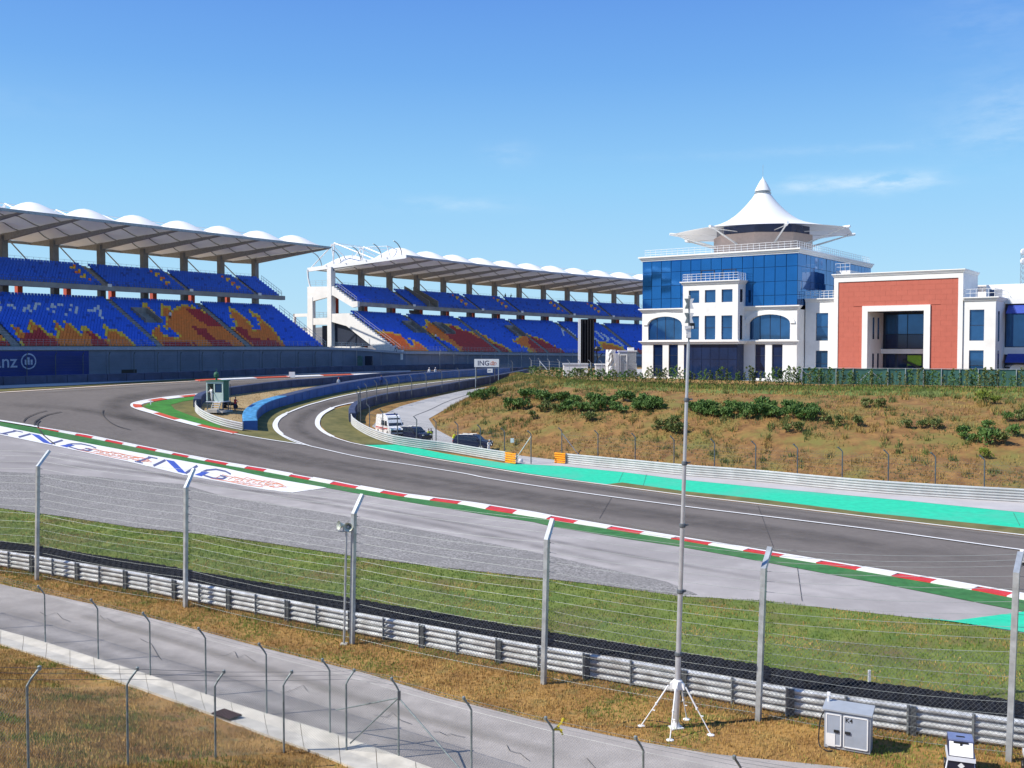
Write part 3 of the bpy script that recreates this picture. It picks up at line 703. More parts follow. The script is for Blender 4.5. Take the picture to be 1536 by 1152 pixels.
TT = smooth_rows(TT, 6); CC = smooth_rows(CC, 10); CC[:, 2] = PLZ
from mathutils import noise as mnoise
NM = 22
def bank_point(i, t, bump=True):
    a, b = TT[i], CC[i]; p = a + (b - a) * t
    h = t + 0.16 * sin(pi * t) if t < 1 else 1
    h = min(h, 1.0) if t < 1 else 1.0
    z = a[2] + (b[2] - a[2]) * h
    if bump:
        e = sin(pi * min(max(t, 0), 1)) ** 0.6
        z += e * (0.28 * mnoise.noise((p[0] * 0.22, p[1] * 0.22, 1.7)) + 0.14 * mnoise.noise((p[0] * 0.7, p[1] * 0.7, 4.1)) + 0.07 * mnoise.noise((p[0] * 1.9, p[1] * 1.9, 9.1)))
    if t < 0.02: z -= 0.25
    return np.array([p[0], p[1], z])
vs_, fs, mi = [], [], []
for i in range(len(TT)):
    for j in range(NM + 1): vs_.append(tuple(bank_point(i, j / NM)))
for i in range(len(TT) - 1):
    for j in range(NM):
        o = i * (NM + 1) + j; fs.append((o, o + NM + 1, o + NM + 2, o + 1)); mi.append(1 if j >= NM - 4 else 0)
b = MB(); b.add(vs_, fs); b.m = mi
emb = b.build('embankment', [M_SOIL, M_GRASSF], smooth=True); emb['kind'] = 'structure'
pl = [c[:2] for c in CC[::3]] + [np.array(q, float) for q in ((330, 118), (420, 420), (200, 420), (110, 352), (72, 315), (46, 278), (30, 255), (14, 226))]
plat = sheet('paddock_ground', pl, M_DRY, 0.0, 6.0, px=False, zf=lambda a, b: PLZ + 0.02)
pav = sheet('paddock_paving', [np.array(q, float) for q in ((40, 146), (66, 136), (140, 128), (200, 150), (200, 300), (60, 290), (24, 225), (18, 190), (26, 165))], M_CONCRD, 0.0, 8.0, px=False, zf=lambda a, b: PLZ + 0.04)

# ------------------------------------------------------------------ distant hills
hb = MB(); rings = []
for k in range(121):
    a = radians(-75 + 150 * k / 120); hgt = 16 + 13 * mnoise.noise((k * 0.09, 2.2, 0)) + 5 * mnoise.noise((k * 0.4, 7.2, 0))
    hgt *= 0.55 + 0.45 * exp(-((k - 52) / 26.0) ** 2)
    ring = []
    for D, h in ((620, 8.0), (760, 8 + 0.55 * hgt), (900, 8 + hgt), (1150, 8 + hgt * 0.9), (1500, 8.0)):
        ring.append((D * sin(a), D * cos(a), h + 1.0 * mnoise.noise((k * 1.3, D, 0))))
    rings.append(ring)
hb.loft(rings, closed=False); hills = hb.build('hills', M_HILL, smooth=True); hills['kind'] = 'structure'
# ================================================================== GRANDSTANDS
BAY = 9.05
def frames_line(x0, y0, th, ks):
    return {k: (np.array([x0 + BAY * k * sin(th), y0 + BAY * k * cos(th)]), th) for k in ks}
TH1 = atan2(0.56, 0.83)
_t0 = 12.4
_b1 = np.array([-cos(TH1), sin(TH1)])
_o1 = np.array([-74 + 0.56 * _t0, 145 + 0.83 * _t0]) + _b1 * 20.5
FR1 = frames_line(_o1[0], _o1[1], TH1, range(-9, 8))
FR2 = {}
_p = np.array([-33.7, 228.0])
def th2(k): return radians(36.9 + 1.64 * k)
FR2[0] = (_p.copy(), th2(0))
for k in range(1, 14): _p = _p + BAY * np.array([sin(th2(k - .5)), cos(th2(k - .5))]); FR2[k] = (_p.copy(), th2(k))
FR2[-1] = (np.array([-33.7, 228.0]) - BAY * np.array([sin(th2(-.5)), cos(th2(-.5))]), th2(-1))
FR2[-2] = (FR2[-1][0] - BAY * np.array([sin(th2(-1.5)), cos(th2(-1.5))]), th2(-2))
def make_S(FR, zo):
    def S(k, v, z):
        k0 = math.floor(k); k0 = min(max(k0, min(FR)), max(FR) - 1); f = k - k0
        p = FR[k0][0] * (1 - f) + FR[k0 + 1][0] * f; th = FR[k0][1] * (1 - f) + FR[k0 + 1][1] * f
        q = p + np.array([-cos(th), sin(th)]) * (v - 20.5)
        return np.array([q[0], q[1], z + zo(k)])
    return S
S1 = make_S(FR1, lambda k: 0.0)
S2 = make_S(FR2, lambda k: -0.85 - 0.11 * (k + 1))
V0L, DL, RL, NL = 1.35, 0.73, 0.42, 20
V0U, DU, RU, NU = 13.9, 0.75, 0.43, 9
ZL0, ZU0 = 13.25, 23.75
def zroof(v): return 33.05 - (v + 0.5) * (1.35 / 29.1)

# colours of the seats: the flame mosaics and the white script, drawn in survey pixels
def zz(pts, ox, oy, s): return [(ox + x / s, oy + y / s) for x, y in pts]
FL_O, FL_R, FL_Y, FL_W, FL_G = [], [], [], [], []
za = lambda pts: zz(pts, 0, 430, 6.4)
zb = lambda pts: zz(pts, 200, 430, 5.486)
zc = lambda pts: zz(pts, 550, 460, 3.657)
for pts in ([(105, 355), (190, 400), (240, 440), (300, 480), (265, 320), (350, 360), (420, 400), (470, 450), (590, 500), (530, 400), (525, 335), (570, 360), (630, 420), (605, 315), (660, 345), (760, 430), (800, 470), (790, 385), (850, 400), (960, 480), (1020, 520), (1020, 430), (965, 350), (1080, 410), (1200, 470), (1340, 580), (230, 575), (160, 480), (130, 420)],
            [(-40, 440), (30, 470), (110, 570), (-40, 570)], [(1440, 430), (1500, 470), (1700, 590), (1540, 590)]): FL_O.append(za(pts))
for pts in ([(200, 500), (330, 440), (380, 390), (460, 460), (600, 570), (220, 570)], [(840, 440), (900, 460), (1080, 575), (890, 575), (880, 500)], [(-40, 515), (90, 515), (130, 570), (-40, 570)]): FL_R.append(za(pts))
for pts in ([(70, 190), (90, 140), (140, 170), (200, 270), (260, 300), (280, 260), (230, 240), (220, 190), (240, 150), (310, 170), (330, 210), (380, 160), (440, 150), (560, 200), (700, 260), (780, 330), (860, 340), (800, 240), (800, 180), (880, 220), (960, 290), (1040, 300), (930, 180), (1030, 240), (1160, 350), (1280, 520), (220, 510), (150, 380), (200, 320), (300, 330), (160, 230)],): FL_O.append(zb(pts))
for pts in ([(440, 190), (520, 190), (640, 250), (760, 330), (700, 345), (560, 300)], [(480, 330), (600, 350), (650, 410), (780, 460), (880, 500), (880, 520), (680, 510), (600, 440)], [(840, 340), (930, 350), (980, 430), (1000, 490), (880, 380)], [(990, 420), (1080, 440), (1160, 440), (1270, 525), (980, 525)], [(230, 470), (400, 450), (560, 480), (640, 520), (230, 520)]): FL_R.append(zb(pts))
FL_B = [zb([(220, 320), (330, 370), (390, 410), (330, 420), (240, 380)]), zb([(960, 270), (1010, 290), (1040, 350), (1000, 370)])]
for pts in ([(45, 130), (150, 145), (215, 165), (300, 200), (375, 270), (130, 270)],  [(215, 55), (330, 120), (320, 70), (450, 130), (540, 180), (700, 262), (560, 262), (430, 190), (300, 130)], [(350, 90), (470, 100), (600, 150), (560, 105), (700, 190), (860, 272), (540, 272), (440, 190)], [(800, 120), (960, 180), (1060, 230), (1165, 280), (960, 280), (800, 190), (840, 170)]): FL_O.append(zc(pts))
for pts in ([(380, 105), (480, 110), (640, 180), (860, 274), (560, 274), (520, 220)], [(880, 160), (960, 185), (1160, 280), (1010, 285), (900, 220)]): FL_R.append(zc(pts))
FL_O += [zc([(1270, 185), (1390, 215), (1440, 250), (1290, 240)])]; FL_R += [zc([(1440, 240), (1510, 235), (1520, 290), (1450, 285)])]
FL_B += [zc([(185, 150), (205, 155), (270, 215), (245, 215)])]
SCR = [[(70, 185), (90, 180), (125, 190), (165, 245), (225, 245), (240, 205), (270, 215), (305, 250)], [(290, 190), (330, 225), (355, 250)], [(330, 225), (350, 175), (405, 178)], [(505, 145), (505, 180), (515, 260)], [(460, 215), (520, 215), (560, 185), (605, 185)], [(580, 240), (600, 245)], [(630, 265), (645, 268)],
       [(705, 185), (675, 190), (665, 220), (690, 250)], [(740, 215), (735, 265), (810, 270), (815, 235)], [(825, 180), (820, 215)], [(855, 238), (910, 238), (945, 190), (950, 215), (975, 245), (970, 300), (1025, 320)], [(0, 150), (10, 200), (5, 260)], [(20, 100), (100, 105), (190, 108)]]
SCR = [za(s) for s in SCR] + [zc(s) for s in ([(1075, 120), (1085, 160)], [(1100, 125), (1150, 165)], [(1240, 160), (1270, 190)], [(1260, 140), (1300, 180)], [(1290, 150), (1330, 175), (1320, 190)], [(1340, 170), (1410, 215)])]
POL = [('o', np.array(p)) for p in FL_O] + [('b', np.array(p)) for p in FL_B] + [('r', np.array(p)) for p in FL_R]
def seat_colours(W, upper):
    """0 blue 1 orange 2 red 3 yellow 4 white"""
    n = len(W); z = W[:, 2] - CAM_H; Y = W[:, 1]
    f = Y * cos(PITCH) - z * sin(PITCH); u = Y * sin(PITCH) + z * cos(PITCH)
    P = np.stack([CX + FPX * W[:, 0] / f, CY - FPX * u / f], 1)
    col = np.zeros(n, int)
    if upper:
        return col, P
    jit = P + RNG.normal(0, 0.7, P.shape)
    def lookup(Q):
        c = np.zeros(len(Q), int)
        for t, A in POL:
            i = inside(Q, A)
            c[i] = {'o': 1, 'b': 0, 'r': 2}[t] if t != 'r' else c[i]
            if t == 'r': c[i] = 2
        return c
    col = lookup(jit)
    edge = np.zeros(n, bool)
    for d in ((2.6, 0), (-3.2, 0), (0, -2.6), (1.8, -1.5)):
        edge |= (lookup(jit + np.array(d)) == 0)
    col[(col == 1) & edge] = 3
    for s in SCR:
        for q in densify([np.array(a) for a in s], 1.2):
            d = np.hypot((P[:, 0] - q[0]), (P[:, 1] - q[1]) * 1.3); col[d < 1.5] = 4
    return col, P
def loft_profile(mb, S, ks, prof, m=0): mb.loft([[S(k, v, z) for v, z in prof] for k in ks], m)
def rail(mb, pts, h=1.1, bars=2, r=0.03, every=1, m=0):
    for i, p in enumerate(pts):
        if i % every == 0: mb.bar(p, p + np.array([0, 0, h]), r * 1.6, r * 1.6, m)
    for j in range(bars):
        z = h * (j + 1) / bars
        for i in range(len(pts) - 1): mb.bar(pts[i] + np.array([0, 0, z]), pts[i + 1] + np.array([0, 0, z]), r * 1.6, r * 1.6, m)
def dome(a, v):
    """rise of the roof fabric inside a bay: a taut dome near the front edge and a second one behind it"""
    sa = sin(pi * a) ** 1.7
    f = lambda c, w: max(0.0, cos(.5 * pi * min(1, abs(v - c) / w))) ** 1.1
    return sa * (2.5 * f(6.0, 6.8) + 2.3 * f(21.0, 8.0)) + .25 * sin(pi * a) * max(0, sin(pi * (v + .5) / 29.1))
def build_stand(label, S, ka, kb, aisles_l, aisles_u, voms, seat_range, white_end):
    o = S(ka, 10, 0); root = thing('grandstand', label, 'grandstand', (o[0], o[1], float(zt(o[0], o[1]))))
    kk = np.arange(ka, kb + 0.01, 0.5).tolist()
    if kk[-1] < kb - 0.01: kk.append(kb)
    ground_z = lambda k, v: float(zt(*S(k, v, 0)[:2])) - 0.3
    # tiers
    prof = [(0.35, 12.3), (0.35, ZL0), (V0L, ZL0)]
    for r in range(NL):
        v = V0L + DL * r; prof += [(v, ZL0 + RL * r + (0.0 if r == 0 else 0)), (v + DL - 0.001, ZL0 + RL * r)]
    zt_l = ZL0 + RL * (NL - 1); vt = V0L + DL * NL
    prof += [(vt + .3, zt_l), (vt + .3, zt_l - 0.9), (2.0, 12.3)]
    pr = []
    for p in prof:
        if not pr or abs(p[0] - pr[-1][0]) + abs(p[1] - pr[-1][1]) > 1e-6: pr.append(p)
    b = MB(); loft_profile(b, S, kk, pr); b.build('lower_tier', M_SLAB, root)
    prof = [(13.0, 22.95), (13.0, ZU0 + .05), (V0U, ZU0 + .05)]
    for r in range(NU):
        v = V0U + DU * r; prof += [(v, ZU0 + .05 + RU * r), (v + DU - 0.001, ZU0 + .05 + RU * r)]
    zu = ZU0 + .05 + RU * (NU - 1); vu = V0U + DU * NU
    prof += [(vu + 1.6, zu), (vu + 1.6, zu - 0.5), (vu, zu - .8), (14.0, 22.95)]
    pr = []
    for p in prof:
        if not pr or abs(p[0] - pr[-1][0]) + abs(p[1] - pr[-1][1]) > 1e-6: pr.append(p)
    b = MB(); loft_profile(b, S, kk, pr); b.build('upper_tier', M_SLAB, root)
    b = MB(); loft_profile(b, S, kk, [(12.86, 22.95), (12.86, 23.75), (12.98, 23.75), (12.98, 22.95)]); b.build('balcony_ledge', M_SLAB, root)
    b = MB(); loft_profile(b, S, kk, [(vt + .35, 20.3), (vt + .35, 20.6), (27.0, 20.6), (27.0, 20.3)]); b.build('concourse_slab', M_SLAB, root)
    # front, rear and end railings
    fine = np.arange(ka, kb + 0.001, 0.125)
    for nm, v, z, h, nb, m in (('front_railing', 0.5, ZL0, 1.05, 3, M_GALVD), ('balcony_railing', 13.25, ZU0 + .05, .8, 2, M_POSTD), ('rear_railing', vu + 1.3, zu, 1.35, 3, M_GALVD), ('concourse_railing', 26.6, 20.6, 1.3, 3, M_GALVD)):
        b = MB(); rail(b, [S(k, v, z) for k in fine], h, nb, 0.02); b.build(nm, m, root)
    for ke in (ka + .01, kb - .01):
        b = MB(); rail(b, [S(ke, V0L + DL * r, ZL0 + RL * r) for r in range(0, NL, 2)], 1.1, 2, 0.035); b.build('end_railing', M_GALV, root); b = MB(); rail(b, [S(ke, V0U + DU * r, ZU0 + RU * r) for r in range(0, NU, 1)], 1.1, 2, 0.035); b.build('end_railing', M_GALV, root)
    # columns, rafters, masts
    for k in range(int(math.ceil(ka)), int(kb) + 1):
        endcol = white_end and k == int(ka)
        b = MB(); w = 0.058
        g = ground_z(k, 21.3)
        top = 31.7
        zo = S(k, 0, 0)[2]
        b.loft([[S(k - w, 20.75, z - (zo if z == g else 0)), S(k + w, 20.75, z - (zo if z == g else 0)), S(k + w, 21.85, z - (zo if z == g else 0)), S(k - w, 21.85, z - (zo if z == g else 0))] for z in (g, top)])
        b.build('column', M_WHITE if endcol else M_COL, root)
        b = MB()
        w = 0.022
        prof = [(-0.35, zroof(-.35) - .06), (28.5, zroof(28.5) - .06), (28.5, zroof(28.5) - .4), (21.9, zroof(21.9) - 1.25), (20.6, zroof(20.6) - 1.25), (-0.35, zroof(-.35) - .3)]
        b.loft([[S(k - w, v, z) for v, z in prof], [S(k + w, v, z) for v, z in prof]]); b.build('rafter', M_RAFT, root)
        b = MB(); T = S(k, 20.5, 36.9)
        b.tube([S(k, 21.0, 31.7), T], 0.17, 6); b.tube([T, S(k, 8.5, zroof(8.5) + .1)], 0.15, 6); b.tube([T, S(k, 27.8, zroof(27.8) + .1)], 0.13, 6); b.tube([S(k, 15, zroof(15) + 2.0), S(k, 15, zroof(15))], 0.08, 5)
        b.build('roof_mast', M_WHITES, root)
        b = MB(); b.tube([S(k + .45, 26.5, zroof(26.5) - .35), S(k + .55, 21.6, zu + .05)], 0.11, 6); b.lathe([(0, 0), (.28, 0), (.28, .3), (0, .3)], S(k + .45, 26.5, zroof(26.5) - .5), 8); 
        if k < kb - 0.6: b.build('roof_strut', M_GALVD, root)
    for k in range(int(math.ceil(ka)), int(kb)):
        b = MB(); w = 0.05; kr = k + .52
        g = ground_z(kr, 25.2) - S(kr, 0, 0)[2]
        b.loft([[S(kr - w, 24.6, z), S(kr + w, 24.6, z), S(kr + w, 25.6, z), S(kr - w, 25.6, z)] for z in (g, 27.0)]); b.build('rear_column', M_BRICKC, root)
    b = MB()
    for k in range(int(math.ceil(ka)), int(kb)): b.tube([S(k, 20.5, 36.9), S(k + 1, 20.5, 36.9)], 0.07, 5)
    b.build('tie_rod', M_WHITES, root)
    # roof membrane: one cushion per bay
    NX, NV = 14, 20
    bays = list(range(int(math.ceil(ka)) - 0, int(kb)))
    for k in bays:
        vs_, fs = [], []
        for i in range(NX + 1):
            a = i / NX
            for j in range(NV + 1):
                v = -0.5 + 29.1 * j / NV
                h = dome(a, v)
                vs_.append(S(k + a, v, zroof(v) + .03 + h))
        for i in range(NX):
            for j in range(NV):
                o_ = i * (NV + 1) + j; fs.append((o_, o_ + NV + 1, o_ + NV + 2, o_ + 1))
        MB().add(vs_, fs).build('roof_cushion', M_MEMB, root, smooth=True)
        b = MB()
        for v in (4.5, 10.5, 16.5, 22.5):
            b.tube([S(k + a, v, zroof(v) - .10 + dome(a, v)) for a in np.linspace(0, 1, 9)], 0.10, 5)
        b.build('roof_arch', M_RAFT, root)
    kr0, kr1 = bays[0], bays[-1] + 1
    kf = np.arange(kr0, kr1 + .01, .5)
    b = MB(); loft_profile(b, S, kf, [(-.62, zroof(-.6) - .3), (-.62, zroof(-.6) + .12), (-.42, zroof(-.6) + .12), (-.42, zroof(-.6) - .3)]); b.build('front_fascia', M_GALVD if not white_end else M_COPE, root)
    b = MB(); loft_profile(b, S, kf, [(28.5, zroof(28.6) - .35), (28.5, zroof(28.6) + .1), (28.75, zroof(28.6) + .1), (28.75, zroof(28.6) - .35)]); b.build('rear_fascia', M_RAFT, root)
    for ke, dk, m in ((kr0, -.02, M_WHITES if white_end else M_RAFT), (kr1, .02, M_RAFT)):
        b = MB(); hh = .85 if (white_end and ke == kr0) else .4
        pr = [(-.6, zroof(-.6) - hh + .25), (28.7, zroof(28.7) - hh + .1), (28.7, zroof(28.7) + .14), (-.6, zroof(-.6) + .14)]
        b.loft([[S(ke + dk * 0.2, v, z) for v, z in pr], [S(ke + dk * 1.8, v, z) for v, z in pr]]); b.build('end_fascia', m, root)
    # seats: one mesh per tier, far too many to pick apart
    for upper in (False, True):
        rows = NU if upper else NL
        us = np.arange(seat_range[0] * BAY, seat_range[1] * BAY, 0.56)
        ul = aisles_u if upper else aisles_l
        A, K_, R_ = [], [], []
        for r in range(rows):
            for u_ in us:
                k = u_ / BAY
                if any(abs(u_ - a * BAY) < 0.75 for a in ul): continue
                if not upper and any(abs(u_ - a * BAY) < 1.9 and 9 <= r <= 14 for a in voms): continue
                if upper and any(abs(u_ - a * BAY) < 1.7 for a in voms[1::2]): continue
                A.append((k, r))
        v0, d_, r_, z0 = (V0U, DU, RU, ZU0 + .05) if upper else (V0L, DL, RL, ZL0)
        verts, faces, mids = [], [], []
        ctr = np.array([S(k, v0 + d_ * r + .45, z0 + r_ * r + .5) for k, r in A])
        col, PX = seat_colours(ctr, upper)
        if upper:
            # short diagonal rows of coloured seats near some aisles
            for a in ul:
                for r in range(1, rows):
                    for i, (k, rr) in enumerate(A):
                        pass
            kk_ = np.array([q[0] for q in A]); rr_ = np.array([q[1] for q in A])
            for a in ul[1:]:
                kc = a - .32
                hit = (np.abs((kk_ - kc) * BAY) < 0.85) & (rr_ >= 1) & (rr_ <= 7) & ((rr_ + (np.abs((kk_ - kc) * BAY * 2).astype(int))) % 2 == 0)
                col[hit] = np.where(rr_[hit] % 3 == 1, 1, 3)
        hw = 0.235 / BAY
        for i, (k, r) in enumerate(A):
            v = v0 + d_ * r; z = z0 + r_ * r
            n_ = len(verts)
            p = [S(k - hw, v + .14, z + .10), S(k + hw, v + .14, z + .10), S(k + hw, v + .14, z + .42), S(k - hw, v + .14, z + .42), S(k + hw, v + .56, z + .40), S(k - hw, v + .56, z + .40), S(k + hw, v + .66, z + .84), S(k - hw, v + .66, z + .84), S(k + hw, v + .70, z + .40), S(k - hw, v + .70, z + .40)]
            verts += [tuple(q) for q in p]
            faces += [(n_, n_ + 1, n_ + 2, n_ + 3), (n_ + 3, n_ + 2, n_ + 4, n_ + 5), (n_ + 5, n_ + 4, n_ + 6, n_ + 7), (n_ + 7, n_ + 6, n_ + 8, n_ + 9)]
            c = int(col[i]); c = c if c else (5 if random.random() < .06 else 0)
            mids += [c] * 4
        b = MB(); b.v = verts; b.f = faces; b.m = mids
        o = b.build('seats', M_SEATS, root, fix=False); o['kind'] = 'stuff'
    # stair aisles, entry boxes, small signs
    for a in aisles_l:
        b = MB(); w = 0.6 / BAY
        pr = [(V0L, ZL0 + .05)]
        for r in range(NL): pr += [(V0L + DL * r + .02, ZL0 + RL * (r + .5)), (V0L + DL * (r + .5), ZL0 + RL * (r + .5)), (V0L + DL * (r + .5), ZL0 + RL * (r + 1)) ]
        pr += [(vt, ZL0 + RL * (NL - 1)), (vt, ZL0 + RL * (NL - 1) - .3), (V0L, ZL0 - .2)]
        b.loft([[S(a - w, v, z) for v, z in pr], [S(a + w, v, z) for v, z in pr]]); b.build('stair_aisle', M_AISLE, root)
    for a in aisles_u:
        b = MB(); w = 0.55 / BAY
        b.loft([[S(a + s_ * w, V0U + .1, ZU0 + .1), S(a + s_ * w, vu, zu + .35), S(a + s_ * w, vu, zu - .2), S(a + s_ * w, V0U + .1, ZU0 - .2)] for s_ in (-1, 1)]); b.build('stair_aisle', M_AISLE, root)
        b = MB(); b.bar(S(a - .045, 12.8, 23.85), S(a + .045, 12.8, 23.85), .05, .5); b.build('row_sign', M_WHITES, root)
    for i, a in enumerate(voms):
        b = MB(); w = 1.6 / BAY; ra, rb = 9, 14
        za_, zb_ = ZL0 + RL * ra, ZL0 + RL * rb
        for s_ in (-1, 1):
            pr = [(V0L + DL * ra, za_ - .2), (V0L + DL * ra, za_ + 1.0), (V0L + DL * (rb + 1), zb_ + 1.1), (V0L + DL * (rb + 1), zb_)]
            b.loft([[S(a + s_ * w - .012, v, z) for v, z in pr], [S(a + s_ * w + .012, v, z) for v, z in pr]])
        pr = [(V0L + DL * (rb + 1) - .1, za_ - .2), (V0L + DL * (rb + 1) + .1, za_ - .2), (V0L + DL * (rb + 1) + .1, zb_ + 1.1), (V0L + DL * (rb + 1) - .1, zb_ + 1.1)]
        b.loft([[S(a - w, v, z) for v, z in pr], [S(a + w, v, z) for v, z in pr]])
        b.build('entry_box', M_AISLE, root)
        if i % 2 == 1:
            b = MB(); w = 1.5 / BAY
            for s_ in (-1, 1):
                pr = [(13.4, 23.6), (13.4, 25.2), (vu + 1.0, zu + 1.7), (vu + 1.0, zu - .3)]
                b.loft([[S(a + s_ * w - .018, v, z) for v, z in pr], [S(a + s_ * w + .018, v, z) for v, z in pr]])
            b.loft([[S(a + s_ * w * .9, 14.2, 23.9), S(a + s_ * w * .9, vu + .4, zu + .1), S(a + s_ * w * .9, vu + .4, zu - .4), S(a + s_ * w * .9, 14.2, 23.5)] for s_ in (-1, 1)])
            # flight of stairs hanging below the balcony
            b.loft([[S(a + s_ * w, 16.4, 20.6), S(a + s_ * w, 20.2, 23.2), S(a + s_ * w, 20.2, 22.6), S(a + s_ * w, 16.4, 20.2)] for s_ in (-1, 1)])
            b.build('entry_stair', M_COL, root)
    return root
st1 = build_stand('long left grandstand under a white domed roof, standing above the dark blue banner', S1, -9.0, 6.06,
                  [-8, -6, -4, -2.6, -1.05, 1.72, 3.85], [-8, -6, -4, -2, 1.55, 3.45, 5.3], [2.15], (-8.9, 6.0), False)
st2 = build_stand('farther curving grandstand with a sunlit white end wall and free roof arches', S2, -1.0, 11.0,
                  [0.9, 2.9, 4.9, 6.9, 8.9], [0.95, 3.6, 5.2, 7.4, 9.1], [0.62, 1.75, 4.6], (-0.95, 10.9), True)

# ------------------------------------------------------------------ sunlit end structure of the second stand
def endpiece(name, pr, k0, k1, m=M_WHITE):
    b = MB(); b.loft([[S2(k0, v, z) for v, z in pr], [S2(k1, v, z) for v, z in pr]]); return b.build(name, m, st2)
GZ2 = 8.0 - S2(-1, 0, 0)[2]
ke0, ke1 = -1.085, -1.012
stp = [(12.9, 22.75), (12.9, 23.9)]
for r in range(NU): stp += [(V0U + DU * r, ZU0 + .05 + RU * r + .12), (V0U + DU * (r + 1) - .02, ZU0 + .05 + RU * r + .12)]
stp += [(28.3, stp[-1][1] + .2), (28.3, 25.2), (27.0, 24.2), (21.0, 25.2), (20.4, 25.4), (14.4, 22.6)]
endpiece('upper_raker', stp, ke0, ke1)
stp = [(0.35, 11.4), (0.35, ZL0 + .15)]
for r in range(NL): stp += [(V0L + DL * r, ZL0 + RL * r + .15), (V0L + DL * (r + 1) - .02, ZL0 + RL * r + .15)]
stp += [(20.75, stp[-1][1]), (20.75, 19.6), (16.2, 18.6), (3.2, 11.0)]
endpiece('lower_raker', stp, ke0, ke1)
endpiece('end_wall', [(2.6, GZ2), (2.6, 10.6), (8.0, 13.4), (13.0, 14.2), (20.7, 14.2), (20.7, GZ2)], -1.07, -1.02)
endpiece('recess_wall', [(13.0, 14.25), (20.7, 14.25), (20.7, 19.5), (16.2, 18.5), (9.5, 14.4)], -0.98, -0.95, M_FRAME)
for v0_, v1_, zt_, nm in ((20.75, 22.0, 31.7, 'end_column'), (26.6, 28.2, 25.15, 'end_column')):
    endpiece(nm, [(v0_, GZ2), (v0_, zt_), (v1_, zt_), (v1_, GZ2)], ke0 - .01, ke1 + .02)
endpiece('end_beam', [(22.02, 19.0), (22.02, 20.5), (26.58, 20.5), (26.58, 19.0)], ke0, ke1)
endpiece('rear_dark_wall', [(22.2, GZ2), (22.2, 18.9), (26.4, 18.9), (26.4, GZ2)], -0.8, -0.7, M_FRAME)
b = MB(); rail(b, [S2(-1.04, v, 20.5) for v in (22.2, 23.6, 25, 26.4)], 1.2, 3, .03); b.build('end_railing', M_GALV, st2); b = MB(); rail(b, [S2(-1.04, v, 27.6) for v in (22.2, 24, 26, 28)], 1.2, 3, .03); b.build('end_railing', M_GALV, st2)
b = MB(); b.tube([S2(-1.04, 27.8, 27.5), S2(-1.04, 28.4, 29.5), S2(-1.04, 28.6, zroof(28.6) - .3)], .2, 8); b.build('end_prop', M_WHITES, st2)
# external stair tower at the rear
b = MB()
for v in (28.3, 32.8): b.loft([[S2(k, vv, z) for k, vv in ((-1.05, v), (-1.0, v), (-1.0, v + .5), (-1.05, v + .5))] for z in (GZ2, 21.6)])
b.build('stair_post', M_WHITE, st2)
for z0_, z1_ in ((20.9, 21.6),): endpiece('stair_beam', [(28.3, z0_), (28.3, z1_), (33.3, z1_), (33.3, z0_)], -1.05, -1.0)
for z0_ in (10.4, 14.2, 18.0 - .6):
    b = MB(); b.loft([[S2(k, 28.4, z0_ - 1.3), S2(k, 33.0, z0_ + .9), S2(k, 33.0, z0_ + 1.7), S2(k, 28.4, z0_ - .5)] for k in (-1.06, -.95)]); b.build('stair_flight', M_WHITE, st2)
    b = MB(); rail(b, [S2(-1.06, v, z0_ - .5 + (v - 28.4) / 4.6 * 2.2) for v in (28.4, 29.5, 30.6, 31.8, 33.0)], 1.1, 3, .03); b.build('stair_railing', M_GALV, st2)
# free arch ends and bracing above the roof edge
b = MB()
for v in (0.8, 6.5, 12.5, 18.5, 24.5):
    z = zroof(v); b.tube([S2(-1.0 - .34 * (1 - cos(a)) * 1.15, v, z + 3.0 * sin(a)) for a in np.linspace(0, 1.35, 8)], .10, 6)
b.build('arch_end', M_GALVD, st2)
b = MB()
for v, h in ((4.0, 2.5), (12.0, 3.0), (20.5, 4.6)):
    b.tube([S2(-1.0, v, zroof(v)), S2(-1.0, v + 1.0, zroof(v) + h)], .12, 6); b.tube([S2(-1.0, v + 1.0, zroof(v) + h), S2(-.5, v + .5, zroof(v) + 1.6)], .1, 6)
b.tube([S2(-1.0, 5.0, zroof(4) + 2.5), S2(-1.0, 13, zroof(12) + 3.0), S2(-1.0, 21.5, zroof(20) + 4.6)], .06, 5)
b.build('roof_bracing', M_WHITES, st2)

# ------------------------------------------------------------------ trackside wall: every panel an object
wall = thing('trackside_wall', 'long grey panelled wall along the far edge of the track under both grandstands', 'wall', (S1(0, 0, 0)[0], S1(0, 0, 0)[1], 8.0))
WP = [(S1(k, 0, 13.0)) for k in np.arange(-9, 6.3, .5)] + [S1(6.9, 0.0, 12.8)] + [S2(k, 0.0, 12.95) for k in np.arange(-1.0, 10.6, .5)]
def panel_ring(p, q, z0, z1, th=.3): 
    d = np.array(q[:2]) - np.array(p[:2]); d /= np.linalg.norm(d); nn = np.array([-d[1], d[0]]) * th
    return [(p[0], p[1], z0), (q[0], q[1], z0), (q[0] + nn[0], q[1] + nn[1], z0), (p[0] + nn[0], p[1] + nn[1], z0), (p[0], p[1], z1[0]), (q[0], q[1], z1[1]), (q[0] + nn[0], q[1] + nn[1], z1[1]), (p[0] + nn[0], p[1] + nn[1], z1[0])]
for i in range(len(WP) - 1):
    p, q = WP[i], WP[i + 1]; L_ = np.linalg.norm(q[:2] - p[:2])
    kk_ = max(1, int(round(L_ / 4.5)))
    for j in range(kk_):
        a = p + (q - p) * ((j + .006) / kk_); c = p + (q - p) * ((j + .994) / kk_)
        MB().hexa(panel_ring(a, c, float(zt(*a[:2])) - .4, (a[2] - .32, c[2] - .32))).build('wall_panel', M_WALL, wall)
b = MB()
rings = []
